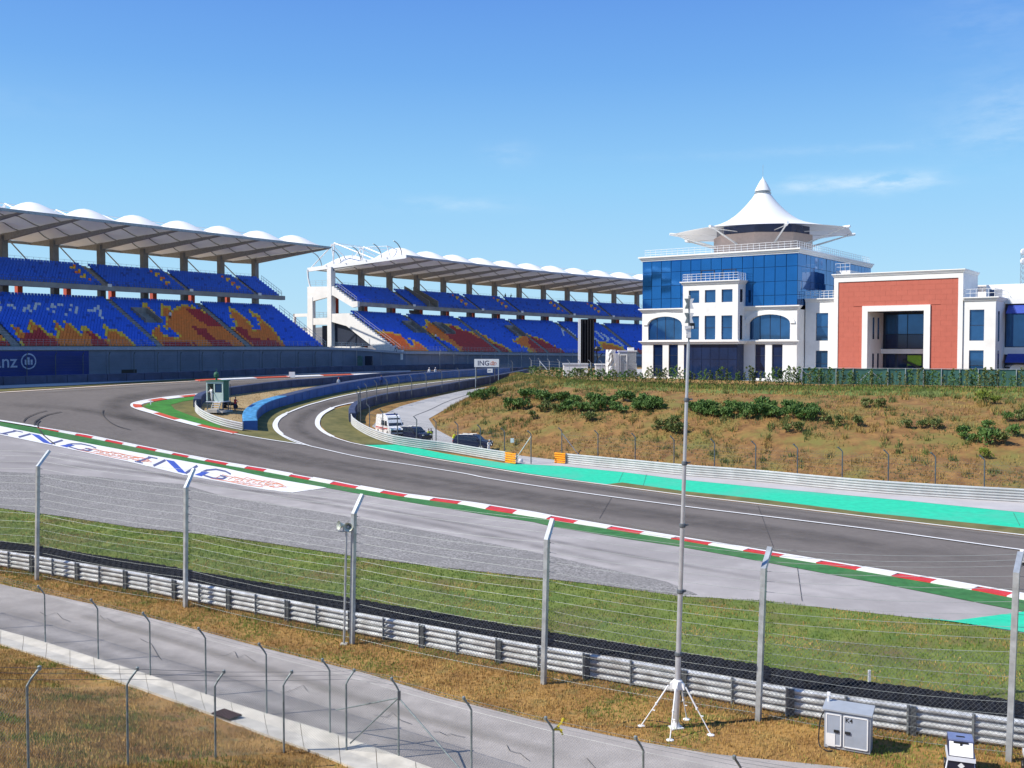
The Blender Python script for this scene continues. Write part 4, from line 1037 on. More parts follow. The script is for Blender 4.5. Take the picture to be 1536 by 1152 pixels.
for i, p in enumerate(WP):
    d = np.array(WP[min(i + 1, len(WP) - 1)][:2]) - np.array(WP[max(i - 1, 0)][:2]); d /= np.linalg.norm(d); nn = np.array([-d[1], d[0]])
    rings.append([(p[0] - nn[0] * .35, p[1] - nn[1] * .35, p[2] - .32), (p[0] - nn[0] * .35, p[1] - nn[1] * .35, p[2] + .12), (p[0] + nn[0] * 1.0, p[1] + nn[1] * 1.0, p[2] + .12), (p[0] + nn[0] * 1.0, p[1] + nn[1] * 1.0, p[2] - .32)])
b.loft(rings); b.build('coping', M_COPE, wall)
b = MB(); rail(b, densify([np.array(S1(6.15, .35, 13.1)), np.array(S1(6.9, .35, 12.9)), np.array(S2(-1.0, .35, 13.05))], 1.6), 1.1, 3, .03); b.build('wall_railing', M_GALV, wall)
q = S1(6.5, -.18, 0); 
# louvre and small boxes on the wall
kv = lambda px, v=-.12: None
def wall_k(px, S=S1, lo=-4, hi=7, v=-.15):
    for _ in range(50):
        m_ = .5 * (lo + hi)
        if proj(S(m_, v, 11))[0] < px: lo = m_
        else: hi = m_
    return lo
k0_, k1_ = wall_k(183), wall_k(205)
b = MB(); b.loft([[S1(k, v, z) for v, z in ((-.15, 8.55), (-.15, 9.5), (-.02, 9.5), (-.02, 8.55))] for k in (k0_, k1_)]); b.build('louvre', M_BLACK, wall)
# banner
b0_, b1_ = -2.6, wall_k(133)
bz0, bz1 = 8.75, 12.55
ban = thing('banner', 'dark blue advertising banner with pale ring emblem on the wall at far left', 'banner', S1(b0_, -.2, bz0))
b = MB(); b.loft([[S1(k, v, z) for v, z in ((-.2, bz0), (-.2, bz1), (-.03, bz1), (-.03, bz0))] for k in (b0_, b1_)]); b.build('banner_cloth', M_BANNER, ban)
def text_mesh(body, size, bold=0.0):
    cu = bpy.data.curves.new('t', 'FONT'); cu.body = body; cu.size = size; cu.offset = bold; cu.resolution_u = 3
    ob = bpy.data.objects.new('t', cu); C.objects.link(ob); dg = bpy.context.evaluated_depsgraph_get(); me = bpy.data.meshes.new_from_object(ob.evaluated_get(dg))
    bpy.data.objects.remove(ob); bpy.data.curves.remove(cu); return me
def text_map(body, size, fn, mat_, parent, name='lettering', bold=0.0, align='L'):
    me = text_mesh(body, size, bold); V = np.array([v.co[:] for v in me.vertices]); xs_ = V[:, 0]
    x0 = {'L': xs_.min(), 'R': xs_.max(), 'C': .5 * (xs_.min() + xs_.max())}[align]
    W = [fn(v[0] - x0, v[1]) for v in V]; fs = [tuple(p.vertices) for p in me.polygons]
    bpy.data.meshes.remove(me)
    return MB().add(W, fs).build(name, mat_, parent, fix=False)
ku = lambda px: wall_k(px, v=-.24)
zk = lambda py, px: AT(px, py, S1(ku(px), -.24, 0)[1])[2]
zc_ = zk(542, 43); kc_ = ku(43); rr = (zk(530, 43) - zk(554, 43)) / 2
cc = []
b = MB(); n_ = 36
for r0, r1, in ((rr * .84, rr),):
    b.add([S1(kc_ + r0 * cos(a) / BAY, -.24, zc_ + r0 * sin(a)) for a in np.linspace(0, 2 * pi, n_, False)] + [S1(kc_ + r1 * cos(a) / BAY, -.24, zc_ + r1 * sin(a)) for a in np.linspace(0, 2 * pi, n_, False)], [(i, (i + 1) % n_, n_ + (i + 1) % n_, n_ + i) for i in range(n_)])
for x, zlo, zhi in ((-.38, -.42, .22), (0, -.42, .5), (.38, -.42, .22)):
    w = .13 * rr; b.add([S1(kc_ + (x * rr + sx_ * w) / BAY, -.24, zc_ + z_ * rr) for sx_, z_ in ((-1, zlo), (1, zlo), (1, zhi), (-1, zhi))], [(0, 1, 2, 3)])
b.add([S1(kc_ + x * rr / BAY, -.24, zc_ + z * rr) for x, z in ((-.13, .5), (-.3, .34), (-.3, .22), (-.1, .36))], [(0, 1, 2, 3)])
b.build('ring_emblem', M_BANTXT, ban, fix=False)
zb0 = zk(551, 20); hgt = zk(537, 20) - zb0
text_map('Allianz', hgt / .52, lambda x, y: S1(ku(26) + x / BAY, -.24, zb0 + y), M_BANTXT, ban, bold=.02, align='R')

# a television in the gap and rough boxes on the wall between the stands
pk = AT(540, 541, 205)
t = thing('equipment_cabinet', 'small dark green cabinet and screen fixed on the wall between the stands', 'cabinet', (pk[0], pk[1], pk[2] - 1.2))
b = MB(); b.box((0, 0, 1.0), (1.0, .5, 2.4), rz=-.6); b.build('cabinet_body', mat('dull green paint', (.10, .19, .17), .6), t, local=True)
b = MB(); b.box((1.9, -.6, 1.2), (1.9, .3, 1.9), rz=-.6); b.build('screen_panel', M_FRAME, t, local=True)

# blocks of houses far off in the gap
for i, (px, py, D, w, h, lab) in enumerate(((432, 508, 470, 16, 6, 'low grey building on the far hillside in the gap between the stands'), (455, 506, 520, 22, 5.5, 'long brown building on the far hillside beside the white stair tower'))):
    p = AT(px, py, D); z0 = 8
    t = thing('far_building', lab, 'building', (p[0], p[1], z0))
    b = MB(); b.box((0, 0, h / 2), (w, 9, h)); b.build('wall', mat('far wall ' + str(i), ((.36, .33, .30), (.33, .24, .2))[i], .85, var=.2, scale=.2), t, local=True)
    b = MB(); b.hexa([(-w / 2 - .4, -5, h), (w / 2 + .4, -5, h), (w / 2 + .4, 5, h), (-w / 2 - .4, 5, h), (-w / 2 + 1, -.3, h + 1.8), (w / 2 - 1, -.3, h + 1.8), (w / 2 - 1, .3, h + 1.8), (-w / 2 + 1, .3, h + 1.8)]); b.build('roof', mat('far roof', (.3, .16, .11), .85), t, local=True)
    for k in range(5):
        b = MB(); b.box((-w / 2 + (k + .5) * w / 5, -4.53, h * .5), (w / 9, .08, h * .35)); b.build('window', M_GLASSK, t, local=True)
# ================================================================== PADDOCK BUILDINGS
DL_ = np.array([-0.805, 0.593]); DR_ = np.array([0.593, 0.805]); BO = np.array([42.7, 150.0])
def W(a, b, z): q = BO + DL_ * a + DR_ * b; return np.array([q[0], q[1], z])
def hitp(px, py, b):
    """survey pixel on the facade plane at depth b -> (a, z)"""
    r = ray(px, py); o = BO + DR_ * b
    t = (o @ DR_) / (r[0] * DR_[0] + r[1] * DR_[1])
    q = r[:2] * t - o
    return float(q @ DL_), CAM_H + r[2] * t
FA = lambda px, b=0.0: hitp(px, 500, b)[0]
FZ = lambda px, py, b=0.0: hitp(px, py, b)[1]
def hitr(px, py, a):
    """survey pixel on the side plane at position a -> (b, z)"""
    r = ray(px, py); o = BO + DL_ * a
    t = (o @ DL_) / (r[0] * DL_[0] + r[1] * DL_[1]); q = r[:2] * t - o
    return float(q @ DR_), CAM_H + r[2] * t
def bx(mb, a0, a1, b0, b1, z0, z1, m=0):
    mb.hexa([W(a0, b0, z0), W(a1, b0, z0), W(a1, b1, z0), W(a0, b1, z0), W(a0, b0, z1), W(a1, b0, z1), W(a1, b1, z1), W(a0, b1, z1)], m)
def facade(mb, a0, a1, z0, z1, b, holes, depth=.35, m=0):
    """front wall sheet with true openings and their reveals (plane b, facing -b)"""
    A = sorted({a0, a1, *[h[0] for h in holes], *[h[1] for h in holes]}); Z = sorted({z0, z1, *[h[2] for h in holes], *[h[3] for h in holes]})
    A = [x for x in A if a0 - 1e-6 <= x <= a1 + 1e-6]; Z = [x for x in Z if z0 - 1e-6 <= x <= z1 + 1e-6]
    for i in range(len(A) - 1):
        for j in range(len(Z) - 1):
            ca, cz = .5 * (A[i] + A[i + 1]), .5 * (Z[j] + Z[j + 1])
            if any(h[0] < ca < h[1] and h[2] < cz < h[3] for h in holes): continue
            mb.quad(W(A[i + 1], b, Z[j]), W(A[i], b, Z[j]), W(A[i], b, Z[j + 1]), W(A[i + 1], b, Z[j + 1]), m)
    for h in holes:
        p = [(h[0], h[2]), (h[1], h[2]), (h[1], h[3]), (h[0], h[3])]
        for k in range(4):
            (u0, w0), (u1, w1) = p[k], p[(k + 1) % 4]
            mb.quad(W(u0, b, w0), W(u0, b + depth, w0), W(u1, b + depth, w1), W(u1, b, w1), m)
def window(parent, a0, a1, z0, z1, b, nx=1, nz=1, glass=None, depth=.28):
    f = MB(); t = .07
    for i in range(nx + 1): x = a0 + (a1 - a0) * i / nx; bx(f, max(x - t / 2, a0), min(x + t / 2, a1), b + depth - .06, b + depth + .03, z0, z1)
    for j in range(nz + 1):
        z = z0 + (z1 - z0) * j / nz
        for i in range(nx):
            bx(f, a0 + (a1 - a0) * i / nx + t / 2, a0 + (a1 - a0) * (i + 1) / nx - t / 2, b + depth - .055, b + depth + .025, max(z - t / 2, z0), min(z + t / 2, z1))
    o = f.build('window', M_FRAME, parent)
    for i in range(nx):
        for j in range(nz):
            xa, xb = a0 + (a1 - a0) * i / nx + .03, a0 + (a1 - a0) * (i + 1) / nx - .03; za_, zb_ = z0 + (z1 - z0) * j / nz + .03, z0 + (z1 - z0) * (j + 1) / nz - .03
            j1, j2 = random.uniform(-.012, .012), random.uniform(-.012, .012)
            p = MB(); p.quad(W(xb, b + depth - .01 + j1, za_), W(xa, b + depth - .01, za_), W(xa, b + depth - .01 + j2, zb_), W(xb, b + depth - .01 + j1 + j2, zb_)); p.build('pane', glass or M_GLASSD, o, fix=False)
    return o
def cornice(name, parent, a0, a1, b, z, h=.45, proud=.35, back=1.0, side_r=True, side_l=True, m=None):
    f = MB()
    for dz0, dz1, pr in ((0, h * .35, proud * .35), (h * .35 + .002, h * .7, proud * .65), (h * .7 + .002, h, proud)):
        bx(f, a0 - (pr if side_r else 0), a1 + (pr if side_l else 0), b - pr, b + back, z + dz0, z + dz1)
    return f.build(name, m or M_CORN, parent)
def roof_rail(parent, pts, h=1.1, step=.9, bars=2, r=.03):
    b = MB(); rail(b, densify([np.array(p) for p in pts], step), h, bars, r); return b.build('roof_railing', M_WHITES, parent)
PZ = PLZ + .05
# ------------------------------------------------------------------ glass hospitality building with the tent roof
tw = thing('glass_building', 'blue glass and white paddock building crowned by a white tent roof', 'building', W(13, 10, PZ))
zgt, zgb, zmid = 27.2, 19.45, 13.9
NC, NR = 15, 4
aw = 26.3
b = MB(); bx(b, .06, aw - .06, .12, 36, zgb, zgt - .05); b.build('core', M_MULL, tw)
def pane_grid(parent, P, n, rows, zs, name='glass_pane'):
    meshes = {}
    for i in range(n):
        for j in range(rows):
            z0, z1 = zs[j] + .03, zs[j + 1] - .03
            m_ = MB(); t1, t2 = random.uniform(-.045, .045), random.uniform(-.045, .045)
            q = [P(i + .025, z0, 0), P(i + .975, z0, t1), P(i + .975, z1, t1 + t2), P(i + .025, z1, t2)]
            m_.quad(*q); m_.build(name, M_GLASSB, parent, fix=False)
zs = [zgb, 21.0, 23.1, 25.3, zgt]
pane_grid(tw, lambda u, z, d: W(aw - u * aw / NC, d * .6, z), NC, NR, zs)
pane_grid(tw, lambda u, z, d: W(-d * .6, u * 36 / 20, z), 20, NR, zs)
cornice('roof_cornice', tw, 0, aw, 0.0, zgt, .75, .55, 36)
roof_rail(tw, [W(aw - .3, .3, zgt + .75), W(.2, .3, zgt + .75), W(.2, 35.5, zgt + .75)], 1.1, 1.0, 3)
for a0 in (FA(1051), FA(1083)):        # two opening lights in the glass
    f = MB(); w = 2.3; z0 = 24.0; z1 = 25.2
    for q in ((a0 - w, a0 - w + .1, z0, z1), (a0 - .1, a0, z0, z1)): bx(f, q[0], q[1], -.09, -.02, q[2], q[3])
    bx(f, a0 - w, a0, -.09, -.02, z1, z1 + .1); f.build('opening_light', M_FRAME, tw)
# lower white storeys
hl = []
aL = (FA(1185), FA(1124)); aR = (FA(1023), FA(972)); zA0, zA1 = 14.3, 18.1
low = [(FA(1174), FA(1158)), (FA(1148), FA(1132.6)), (FA(1017), FA(1003)), (FA(994), FA(979.6))]
b = MB(); facade(b, 0, aw, PZ, zgb - .6, 0.0, [(aL[0], aL[1], zA0, zA1), (aR[0], aR[1], zA0, zA1)] + [(u, v, PZ + .3, 13.55) for u, v in low])
bx(b, .0, aw, 1.0, 34, PZ, zgb - .62)
b.quad(W(0, 0, PZ), W(0, 1.0, PZ), W(0, 1.0, zgb - .6), W(0, 0, zgb - .6)); b.quad(W(aw, 0, PZ), W(aw, 1.0, PZ), W(aw, 1.0, zgb - .6), W(aw, 0, zgb - .6))
for u, v in (aL, aR):                   # arched heads
    mid, hw = .5 * (u + v), .5 * (v - u); n_ = 16
    arc = [(mid + hw * cos(t), 16.75 + (zA1 - 16.75 + .0) * sin(t)) for t in np.linspace(0, pi, n_ + 1)]
    for i in range(n_):
        (x0, y0), (x1, y1) = arc[i], arc[i + 1]
        b.quad(W(x0, 0, y0), W(x1, 0, y1), W(x1, 0, zA1), W(x0, 0, zA1)); b.quad(W(x0, 0, y0), W(x0, .3, y0), W(x1, .3, y1), W(x1, 0, y1))
b.build('wall', M_WHITE, tw, fix=False)
for u, v in (aL, aR):
    window(tw, u, v, zA0, zA1, 0, 4, 1, M_GLASSD)
    mid, hw = .5 * (u + v), .5 * (v - u) + .05; f = MB(); n_ = 16
    ring = []
    for t in np.linspace(0, pi, n_ + 1):
        c_, s_ = cos(t), sin(t)
        ring.append([W(mid + hw * c_, -.18, 16.75 + 1.38 * s_), W(mid + hw * c_ , .02, 16.75 + 1.38 * s_), W(mid + (hw + .75) * c_ * (1 if abs(c_) < .7 else 1.0), .02, min(16.75 + 2.05 * s_, 18.85)), W(mid + (hw + .75) * c_, -.18, min(16.75 + 2.05 * s_, 18.85))])
    f.loft(ring); f.build('arch_moulding', M_CORN, tw)
for u, v in low: window(tw, u, v, PZ + .3, 13.55, 0, 1, 3, M_GLASSK)
cornice('upper_cornice', tw, 0, aw, 0, zgb - .6, .58, .5, .9)
cornice('mid_cornice', tw, 0, aw, 0, zmid - .25, .5, .45, .02)
# projecting three-storey bay
pa0, pa1, pb, pzt = FA(1106.5, -2.8), FA(1024, -2.8), -2.8, 22.9
cols = [(9.2, 11.0), (12.0, 13.8), (14.75, 16.55)]
dx = pa0 - 8.3
holes = [(u + dx, v + dx, 20.05, 22.0) for u, v in cols] + [(u + dx, v + dx, 14.3, 18.0) for u, v in cols]
b = MB(); facade(b, pa0, pa1, zmid, pzt, pb, holes)
sb = [(-2.05, -1.1)]
for z0, z1 in ((zmid, 14.3), (18.0, 20.05), (22.0, pzt)): b.quad(W(pa0, pb, z0), W(pa0, 0, z0), W(pa0, 0, z1), W(pa0, pb, z1))
for z0, z1 in ((14.3, 18.0), (20.05, 22.0)):
    for y0, y1 in ((pb, -2.05), (-1.1, 0)): b.quad(W(pa0, y0, z0), W(pa0, y1, z0), W(pa0, y1, z1), W(pa0, y0, z1))
    o = MB(); o.quad(W(pa0 + .2, -2.05, z0), W(pa0 + .2, -1.1, z0), W(pa0 + .2, -1.1, z1), W(pa0 + .2, -2.05, z1)); o.build('side_window', M_GLASSK, tw, fix=False)
b.quad(W(pa1, pb, zmid), W(pa1, 0, zmid), W(pa1, 0, pzt), W(pa1, pb, pzt))
bx(b, pa0 + .5, pa1 - .02, pb + .6, .1, zmid, pzt - .01)
b.build('bay_wall', M_WHITE, tw, fix=False)
for h in holes: window(tw, h[0], h[1], h[2], h[3], pb, 1, 1 if h[2] > 19 else 2, M_GLASSD)
cornice('bay_cornice', tw, pa0, pa1, pb, pzt, .5, .4, 2.9)
cornice('bay_sill_cornice', tw, pa0, pa1, pb, zmid - .28, .5, .4, 2.7)
roof_rail(tw, [W(pa1, 0, pzt + .5), W(pa1, pb, pzt + .5), W(pa0, pb, pzt + .5), W(pa0, 0, pzt + .5)], 1.15, .8, 3)
# dark glazed ground floor under the bay
g0 = MB(); bx(g0, pa0 + .2, pa1 - .05, pb + .35, -.02, PZ, zmid - .3); g0.build('porch_core', M_GLASSK, tw)
for i in range(6):
    u0 = pa0 + .25 + (pa1 - pa0 - .4) * i / 6; u1 = pa0 + .25 + (pa1 - pa0 - .4) * (i + 1) / 6 - .08
    for z0, z1 in ((PZ + .1, 11.2), (11.28, zmid - .35)):
        m_ = MB(); m_.quad(W(u1, pb + .3, z0), W(u0, pb + .3, z0), W(u0, pb + .3, z1), W(u1, pb + .3, z1)); m_.build('porch_pane', M_GLASSK, tw, fix=False)
# drum and tent roof
ca, cb = 13.0, 18.0; TC = W(ca, cb, 0)
def oct_ring(r, z, ph=0.0, n=8): return [(TC[0] + r * cos(ph + 2 * pi * k / n), TC[1] + r * sin(ph + 2 * pi * k / n), z) for k in range(n)]
b = MB(); b.loft([oct_ring(8.3, zgt + .75, pi / 8), oct_ring(8.3, 32.0, pi / 8)]); b.build('drum', M_DRUM, tw)
b = MB(); b.loft([oct_ring(7.8, 32.0, pi / 8), oct_ring(7.8, 33.4, pi / 8)]); b.build('drum_glazing', M_GLASSK, tw)
prof = [(15.4, 32.45), (13.3, 32.75), (11.5, 33.1), (9.5, 33.55), (7.5, 34.1), (6.0, 34.75), (4.7, 35.6), (3.8, 36.4), (3.0, 37.2), (2.3, 38.0), (1.7, 38.75), (1.3, 39.35)]
vs_, fs = [], []; NA = 64
for r, z in prof:
    for k in range(NA):
        t = 2 * pi * k / NA; ph = (t / (pi / 4)) % 1.0
        sc = 1.0 - (0.075 * sin(pi * ph)) * max(0, (r - 4.5) / 10.9) ** 1.1
        zz_ = z + (0.12 * sin(pi * ph)) * max(0, (r - 6) / 9.4)
        vs_.append((TC[0] + r * sc * cos(t), TC[1] + r * sc * sin(t), zz_))
for i in range(len(prof) - 1):
    for k in range(NA): fs.append((i * NA + k, i * NA + (k + 1) % NA, (i + 1) * NA + (k + 1) % NA, (i + 1) * NA + k))
MB().add(vs_, fs).build('tent_roof', M_MEMB, tw, smooth=True)
b = MB(); b.lathe([(1.35, 39.3), (1.45, 39.45), (1.2, 39.6), (1.2, 39.8)], TC, 24); b.build('tent_neck', M_GALVD, tw)
b = MB(); b.lathe([(1.36, 39.8), (1.33, 39.9), (.95, 40.7), (.5, 41.5), (.12, 42.0), (.03, 42.3)], TC, 24); b.build('tent_cap', M_MEMB, tw)
b = MB(); b.tube([(TC[0], TC[1], 42.2), (TC[0], TC[1], 44.3)], .03, 5); b.build('lightning_rod', M_GALV, tw)
for k in range(8):
    t = 2 * pi * k / 8; d = np.array([cos(t), sin(t), 0])
    b = MB(); b.tube([TC + d * 7.9 + np.array([0, 0, 30.2]), TC + d * 14.9 + np.array([0, 0, 32.30])], [.17, .11], 8); b.tube([TC + d * 7.9 + np.array([0, 0, 32.3]), TC + d * 14.6 + np.array([0, 0, 32.25])], .07, 6); b.build('spar', M_WHITES, tw)
    b = MB(); b.tube([TC + d * 14.6 + np.array([0, 0, 32.35]), TC + d * 15.9 + np.array([0, 0, 32.5])], [.3, .22], 8); b.build('spar_tip', M_WHITES, tw)
b = MB(); q0 = W(24, 26, zgt + .7); b.tube([q0, q0 + np.array([0, 0, 6.3])], .05, 5); b.build('roof_aerial', M_GALVD, tw)

# ------------------------------------------------------------------ white wing between glass building and portal
PB = 1.5
pr0, pr1 = FA(1444, PB), FA(1250.7, PB); pzt = FZ(1350, 412, PB) 
wb = 3.0; wa0, wa1 = pr1 + .05, -.15
wz = FZ(1228, 452.5, wb)
wg = thing('white_wing', 'narrow white two storey wing between the glass building and the red portal', 'building', W(-2.5, 6, PZ))
wh = [(FA(1242, wb), FA(1223.5, wb), FZ(1232, 511, wb), FZ(1232, 469.5, wb)), (FA(1242, wb), FA(1223.5, wb), PZ + .6, FZ(1232, 526, wb))]
b = MB(); facade(b, wa0, wa1, PZ, wz, wb, wh); bx(b, wa0, wa1, wb + .7, 16, PZ, wz - .02); b.build('wall', M_WHITE, wg, fix=False)
for h in wh: window(wg, *h, wb, 1, 2, M_GLASSD)
cornice('cornice', wg, wa0, wa1, wb, wz, .5, .4, 12, side_r=False, side_l=False)
roof_rail(wg, [W(wa1, wb + .2, wz + .5), W(wa0, wb + .2, wz + .5)], 1.1, .8, 3)
b = MB(); bx(b, wa0 + 1, wa1 - 1.6, 12, 17, wz + 2.5, wz + 5.2); b.build('balcony_box', M_WHITE, wg)
roof_rail(wg, [W(wa1 - 1.6, 11.8, wz + 5.2), W(wa0 + 1, 11.8, wz + 5.2)], 1.1, .8, 2)

# ------------------------------------------------------------------ red tiled portal
po = thing('portal_building', 'tall red tiled portal with a white frame and a deep dark entrance', 'building', W(.5 * (pr0 + pr1), 6, PZ))
oa0, oa1, oz = FA(1395.5, PB), FA(1293.5, PB), FZ(1345, 458, PB)
ia0, ia1, iz = FA(1386, PB), FA(1301.7, PB), FZ(1345, 466.5, PB)
fw = .62
b = MB(); bx(b, pr0, pr0 + fw, PB - .12, PB + 9, PZ, pzt); bx(b, pr1 - fw, pr1, PB - .12, PB + 9, PZ, pzt); bx(b, pr0 + fw, pr1 - fw, PB - .12, PB + 9, pzt - .75, pzt); b.build('portal_frame', M_WHITE, po)
cornice('portal_cornice', po, pr0, pr1, PB - .12, pzt, .45, .3, 9)
# tile cladding: every tile course panel an object, joints recessed
M_TILE = [mat('red tile ' + str(i), c, .75, var=.04, scale=1.5) for i, c in enumerate(((.49, .125, .083), (.485, .123, .082), (.495, .127, .085)))]
b = MB(); bx(b, pr0 + fw, oa0, PB + .06, PB + 9, PZ, pzt - .76); bx(b, oa1, pr1 - fw, PB + .06, PB + 9, PZ, pzt - .76); bx(b, oa0, oa1, PB + .06, PB + 9, oz, pzt - .76); b.build('tile_backing', mat('tile mortar', (.46, .125, .085), .85), po)
ta0, ta1, tz0, tz1 = pr0 + fw + .01, pr1 - fw - .01, PZ, pzt - .77
th_, tw_ = .72, 1.45
rows_ = int((tz1 - tz0) / th_); colsn = int((ta1 - ta0) / tw_)
tme = {}
for r in range(rows_):
    for c_ in range(colsn + 1):
        off = (r % 2) * .5
        x0 = ta0 + (ta1 - ta0) * max(0, (c_ - off)) / colsn; x1 = ta0 + (ta1 - ta0) * min(colsn, (c_ + 1 - off)) / colsn; z0 = tz0 + (tz1 - tz0) * r / rows_; z1 = tz0 + (tz1 - tz0) * (r + 1) / rows_
        if x1 - x0 < .1: continue
        if z0 < oz + .0 and x1 > oa0 and x0 < oa1:      # clip round the opening
            if z1 > oz + .05 : z0 = max(z0, oz)
            elif x0 < oa0 - .12: x1 = oa0
            elif x1 > oa1 + .12: x0 = oa1
            else: continue
        m_ = MB(); d = random.uniform(0, .006); bx(m_, x0 + .006, x1 - .006, PB - d, PB + .05, z0 + .006, z1 - .006); m_.build('tile', random.choice(M_TILE), po)
b = MB(); bx(b, oa0, ia0, PB - .22, PB + .9, PZ, oz); bx(b, ia1, oa1, PB - .22, PB + .9, PZ, oz); bx(b, ia0, ia1, PB - .22, PB + .9, iz, oz); b.build('entrance_frame', M_WHITE, po)
b = MB(); bx(b, ia1 - .02, ia1 + .35, PB + .9, PB + 7.5, PZ, iz); b.build('entrance_side_wall', M_WHITE, po)
for y0 in (PB + 2.2, PB + 4.6):
    for z0, z1 in ((PZ + .2, 12.2), (14.3, 17.5)):
        o = MB(); o.quad(W(ia1 - .03, y0, z0), W(ia1 - .03, y0 + .8, z0), W(ia1 - .03, y0 + .8, z1), W(ia1 - .03, y0, z1)); o.build('slot_window', M_GLASSK, po, fix=False)
bd = PB + 7.5
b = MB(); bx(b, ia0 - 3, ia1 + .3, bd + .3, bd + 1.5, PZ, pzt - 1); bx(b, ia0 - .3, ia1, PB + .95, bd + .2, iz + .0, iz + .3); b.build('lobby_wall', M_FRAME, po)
b = MB(); bx(b, ia0 - 2.2, ia1 - .05, bd - 1.2, bd + .25, 12.15, 12.85); b.build('lobby_beam', M_WHITE, po)
for i in range(3):
    u0 = ia0 - 2.2 + (ia1 - ia0 + 2.0) * i / 3; u1 = ia0 - 2.2 + (ia1 - ia0 + 2.0) * (i + 1) / 3 - .12
    for z0, z1, g in ((12.95, 15.0, M_GLASSK), (15.1, 18.0, M_GLASSD)):
        m_ = MB(); m_.quad(W(u1, bd + .2, z0), W(u0, bd + .2, z0), W(u0, bd + .2, z1), W(u1, bd + .2, z1)); m_.build('lobby_pane', g, po, fix=False)
for i in range(6):
    u0 = ia0 - 2.2 + (ia1 - ia0 + 2.0) * i / 6
    m_ = MB(); m_.quad(W(u0 + 1.4, bd + .2, PZ), W(u0 + .1, bd + .2, PZ), W(u0 + .1, bd + .2, 12.0), W(u0 + 1.4, bd + .2, 12.0)); m_.build('lobby_door', M_GLASSK, po, fix=False)
# lime panel standing in for the bright lawn seen through the lobby, and a stair
b = MB(); bx(b, ia0 + 2.2, ia0 + 4.2, bd + .12, bd + .17, 10.4, 11.9); b.build('lobby_lawn_panel', mat('lime panel', (.20, .42, .03), .6), po)
b = MB(); b.bar(W(ia0 + 4.8, bd + .0, 11.2), W(ia0 + .6, bd + .0, 9.2), .15, .35); b.build('lobby_stair', M_BLACK, po)

# ------------------------------------------------------------------ right wing
rb = PB + .1
ra1, ra0 = pr0 - .05, FA(1493, PB); rz = FZ(1465, 451, rb)
rw = thing('right_wing', 'white wing right of the red portal with tall windows and blue awnings', 'building', W(.5 * (ra0 + ra1) - 4, 8, PZ))
rh = [(FA(1476, rb), FA(1454, rb), FZ(1465, 511, rb), FZ(1465, 464.5, rb)), (FA(1476, rb), FA(1454, rb), PZ + .5, FZ(1465, 525.5, rb))]
b = MB(); facade(b, ra0, ra1, PZ, rz, rb, rh); bx(b, ra0 + .02, ra1, rb + .7, rb + 14, PZ, rz - .02); b.quad(W(ra0, rb, PZ), W(ra0, rb + 14, PZ), W(ra0, rb + 14, rz), W(ra0, rb, rz)); b.build('wall', M_WHITE, rw, fix=False)
for h in rh: window(rw, *h, rb, 1, 2, M_GLASSD)
for z0, z1 in ((FZ(1470, 512), FZ(1470, 466)), (PZ + .5, FZ(1470, 526))):
    o = MB(); o.quad(W(ra0 - .01, rb + 1.6, z0), W(ra0 - .01, rb + 2.6, z0), W(ra0 - .01, rb + 2.6, z1), W(ra0 - .01, rb + 1.6, z1)); o.build('side_window', M_GLASSK, rw, fix=False)
cornice('cornice', rw, ra0, ra1, rb, rz, .5, .4, 14, side_l=False)
roof_rail(rw, [W(ra1, rb + .2, rz + .5), W(ra0 + .2, rb + .2, rz + .5), W(ra0 + .2, rb + 10, rz + .5)], 1.1, .8, 2)
rc = rb + 6.0; re0 = ra0 - 34
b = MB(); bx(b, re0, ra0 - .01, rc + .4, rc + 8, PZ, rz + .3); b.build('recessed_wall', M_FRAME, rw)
for i in range(12):
    u1 = ra0 - .2 - i * 2.6
    for z0, z1, g in ((PZ + .2, 12.0, M_GLASSK), (13.2, rz - 1.2, M_GLASSD)):
        m_ = MB(); m_.quad(W(u1, rc + .35, z0), W(u1 - 2.4, rc + .35, z0), W(u1 - 2.4, rc + .35, z1), W(u1, rc + .35, z1)); m_.build('wing_pane', g, rw, fix=False)
b = MB(); bx(b, re0, ra0 - .02, rc, rc + .38, 12.1, 13.1); bx(b, re0, ra0 - .02, rc - .2, rc + 9, rz - .3, rz + .5); b.build('fascia_band', M_WHITE, rw)
for i in range(10):
    u1 = ra0 - .5 - i * 3.0
    for zt_ in (rz - .5, 12.2):
        m_ = MB(); m_.loft([[W(u, rc - .02, zt_), W(u, rc - 1.9, zt_ - 1.15), W(u, rc - 1.9, zt_ - 1.22), W(u, rc - .02, zt_ - .12)] for u in (u1, u1 - 2.85)]); m_.build('awning', M_AWN, rw)
b = MB(); bx(b, re0, pr0 + 4, rb + 15, rb + 30, PZ, FZ(1500, 424)); b.build('upper_block', M_WHITE, rw)
cornice('upper_block_cornice', rw, re0, pr0 + 4, rb + 15, FZ(1500, 424), .7, .6, 14)
b = MB(); bx(b, re0, ra0 + 3, rb + 9, rb + 14.9, PZ, rz + 2.6); b.build('upper_step', M_WHITE, rw)
o = MB(); u = FA(1484, rb + 9); bx(o, u - 1.6, u, rb + 8.9, rb + 8.98, rz + .6, rz + 1.9); o.build('dormer_window', M_GLASSK, rw)
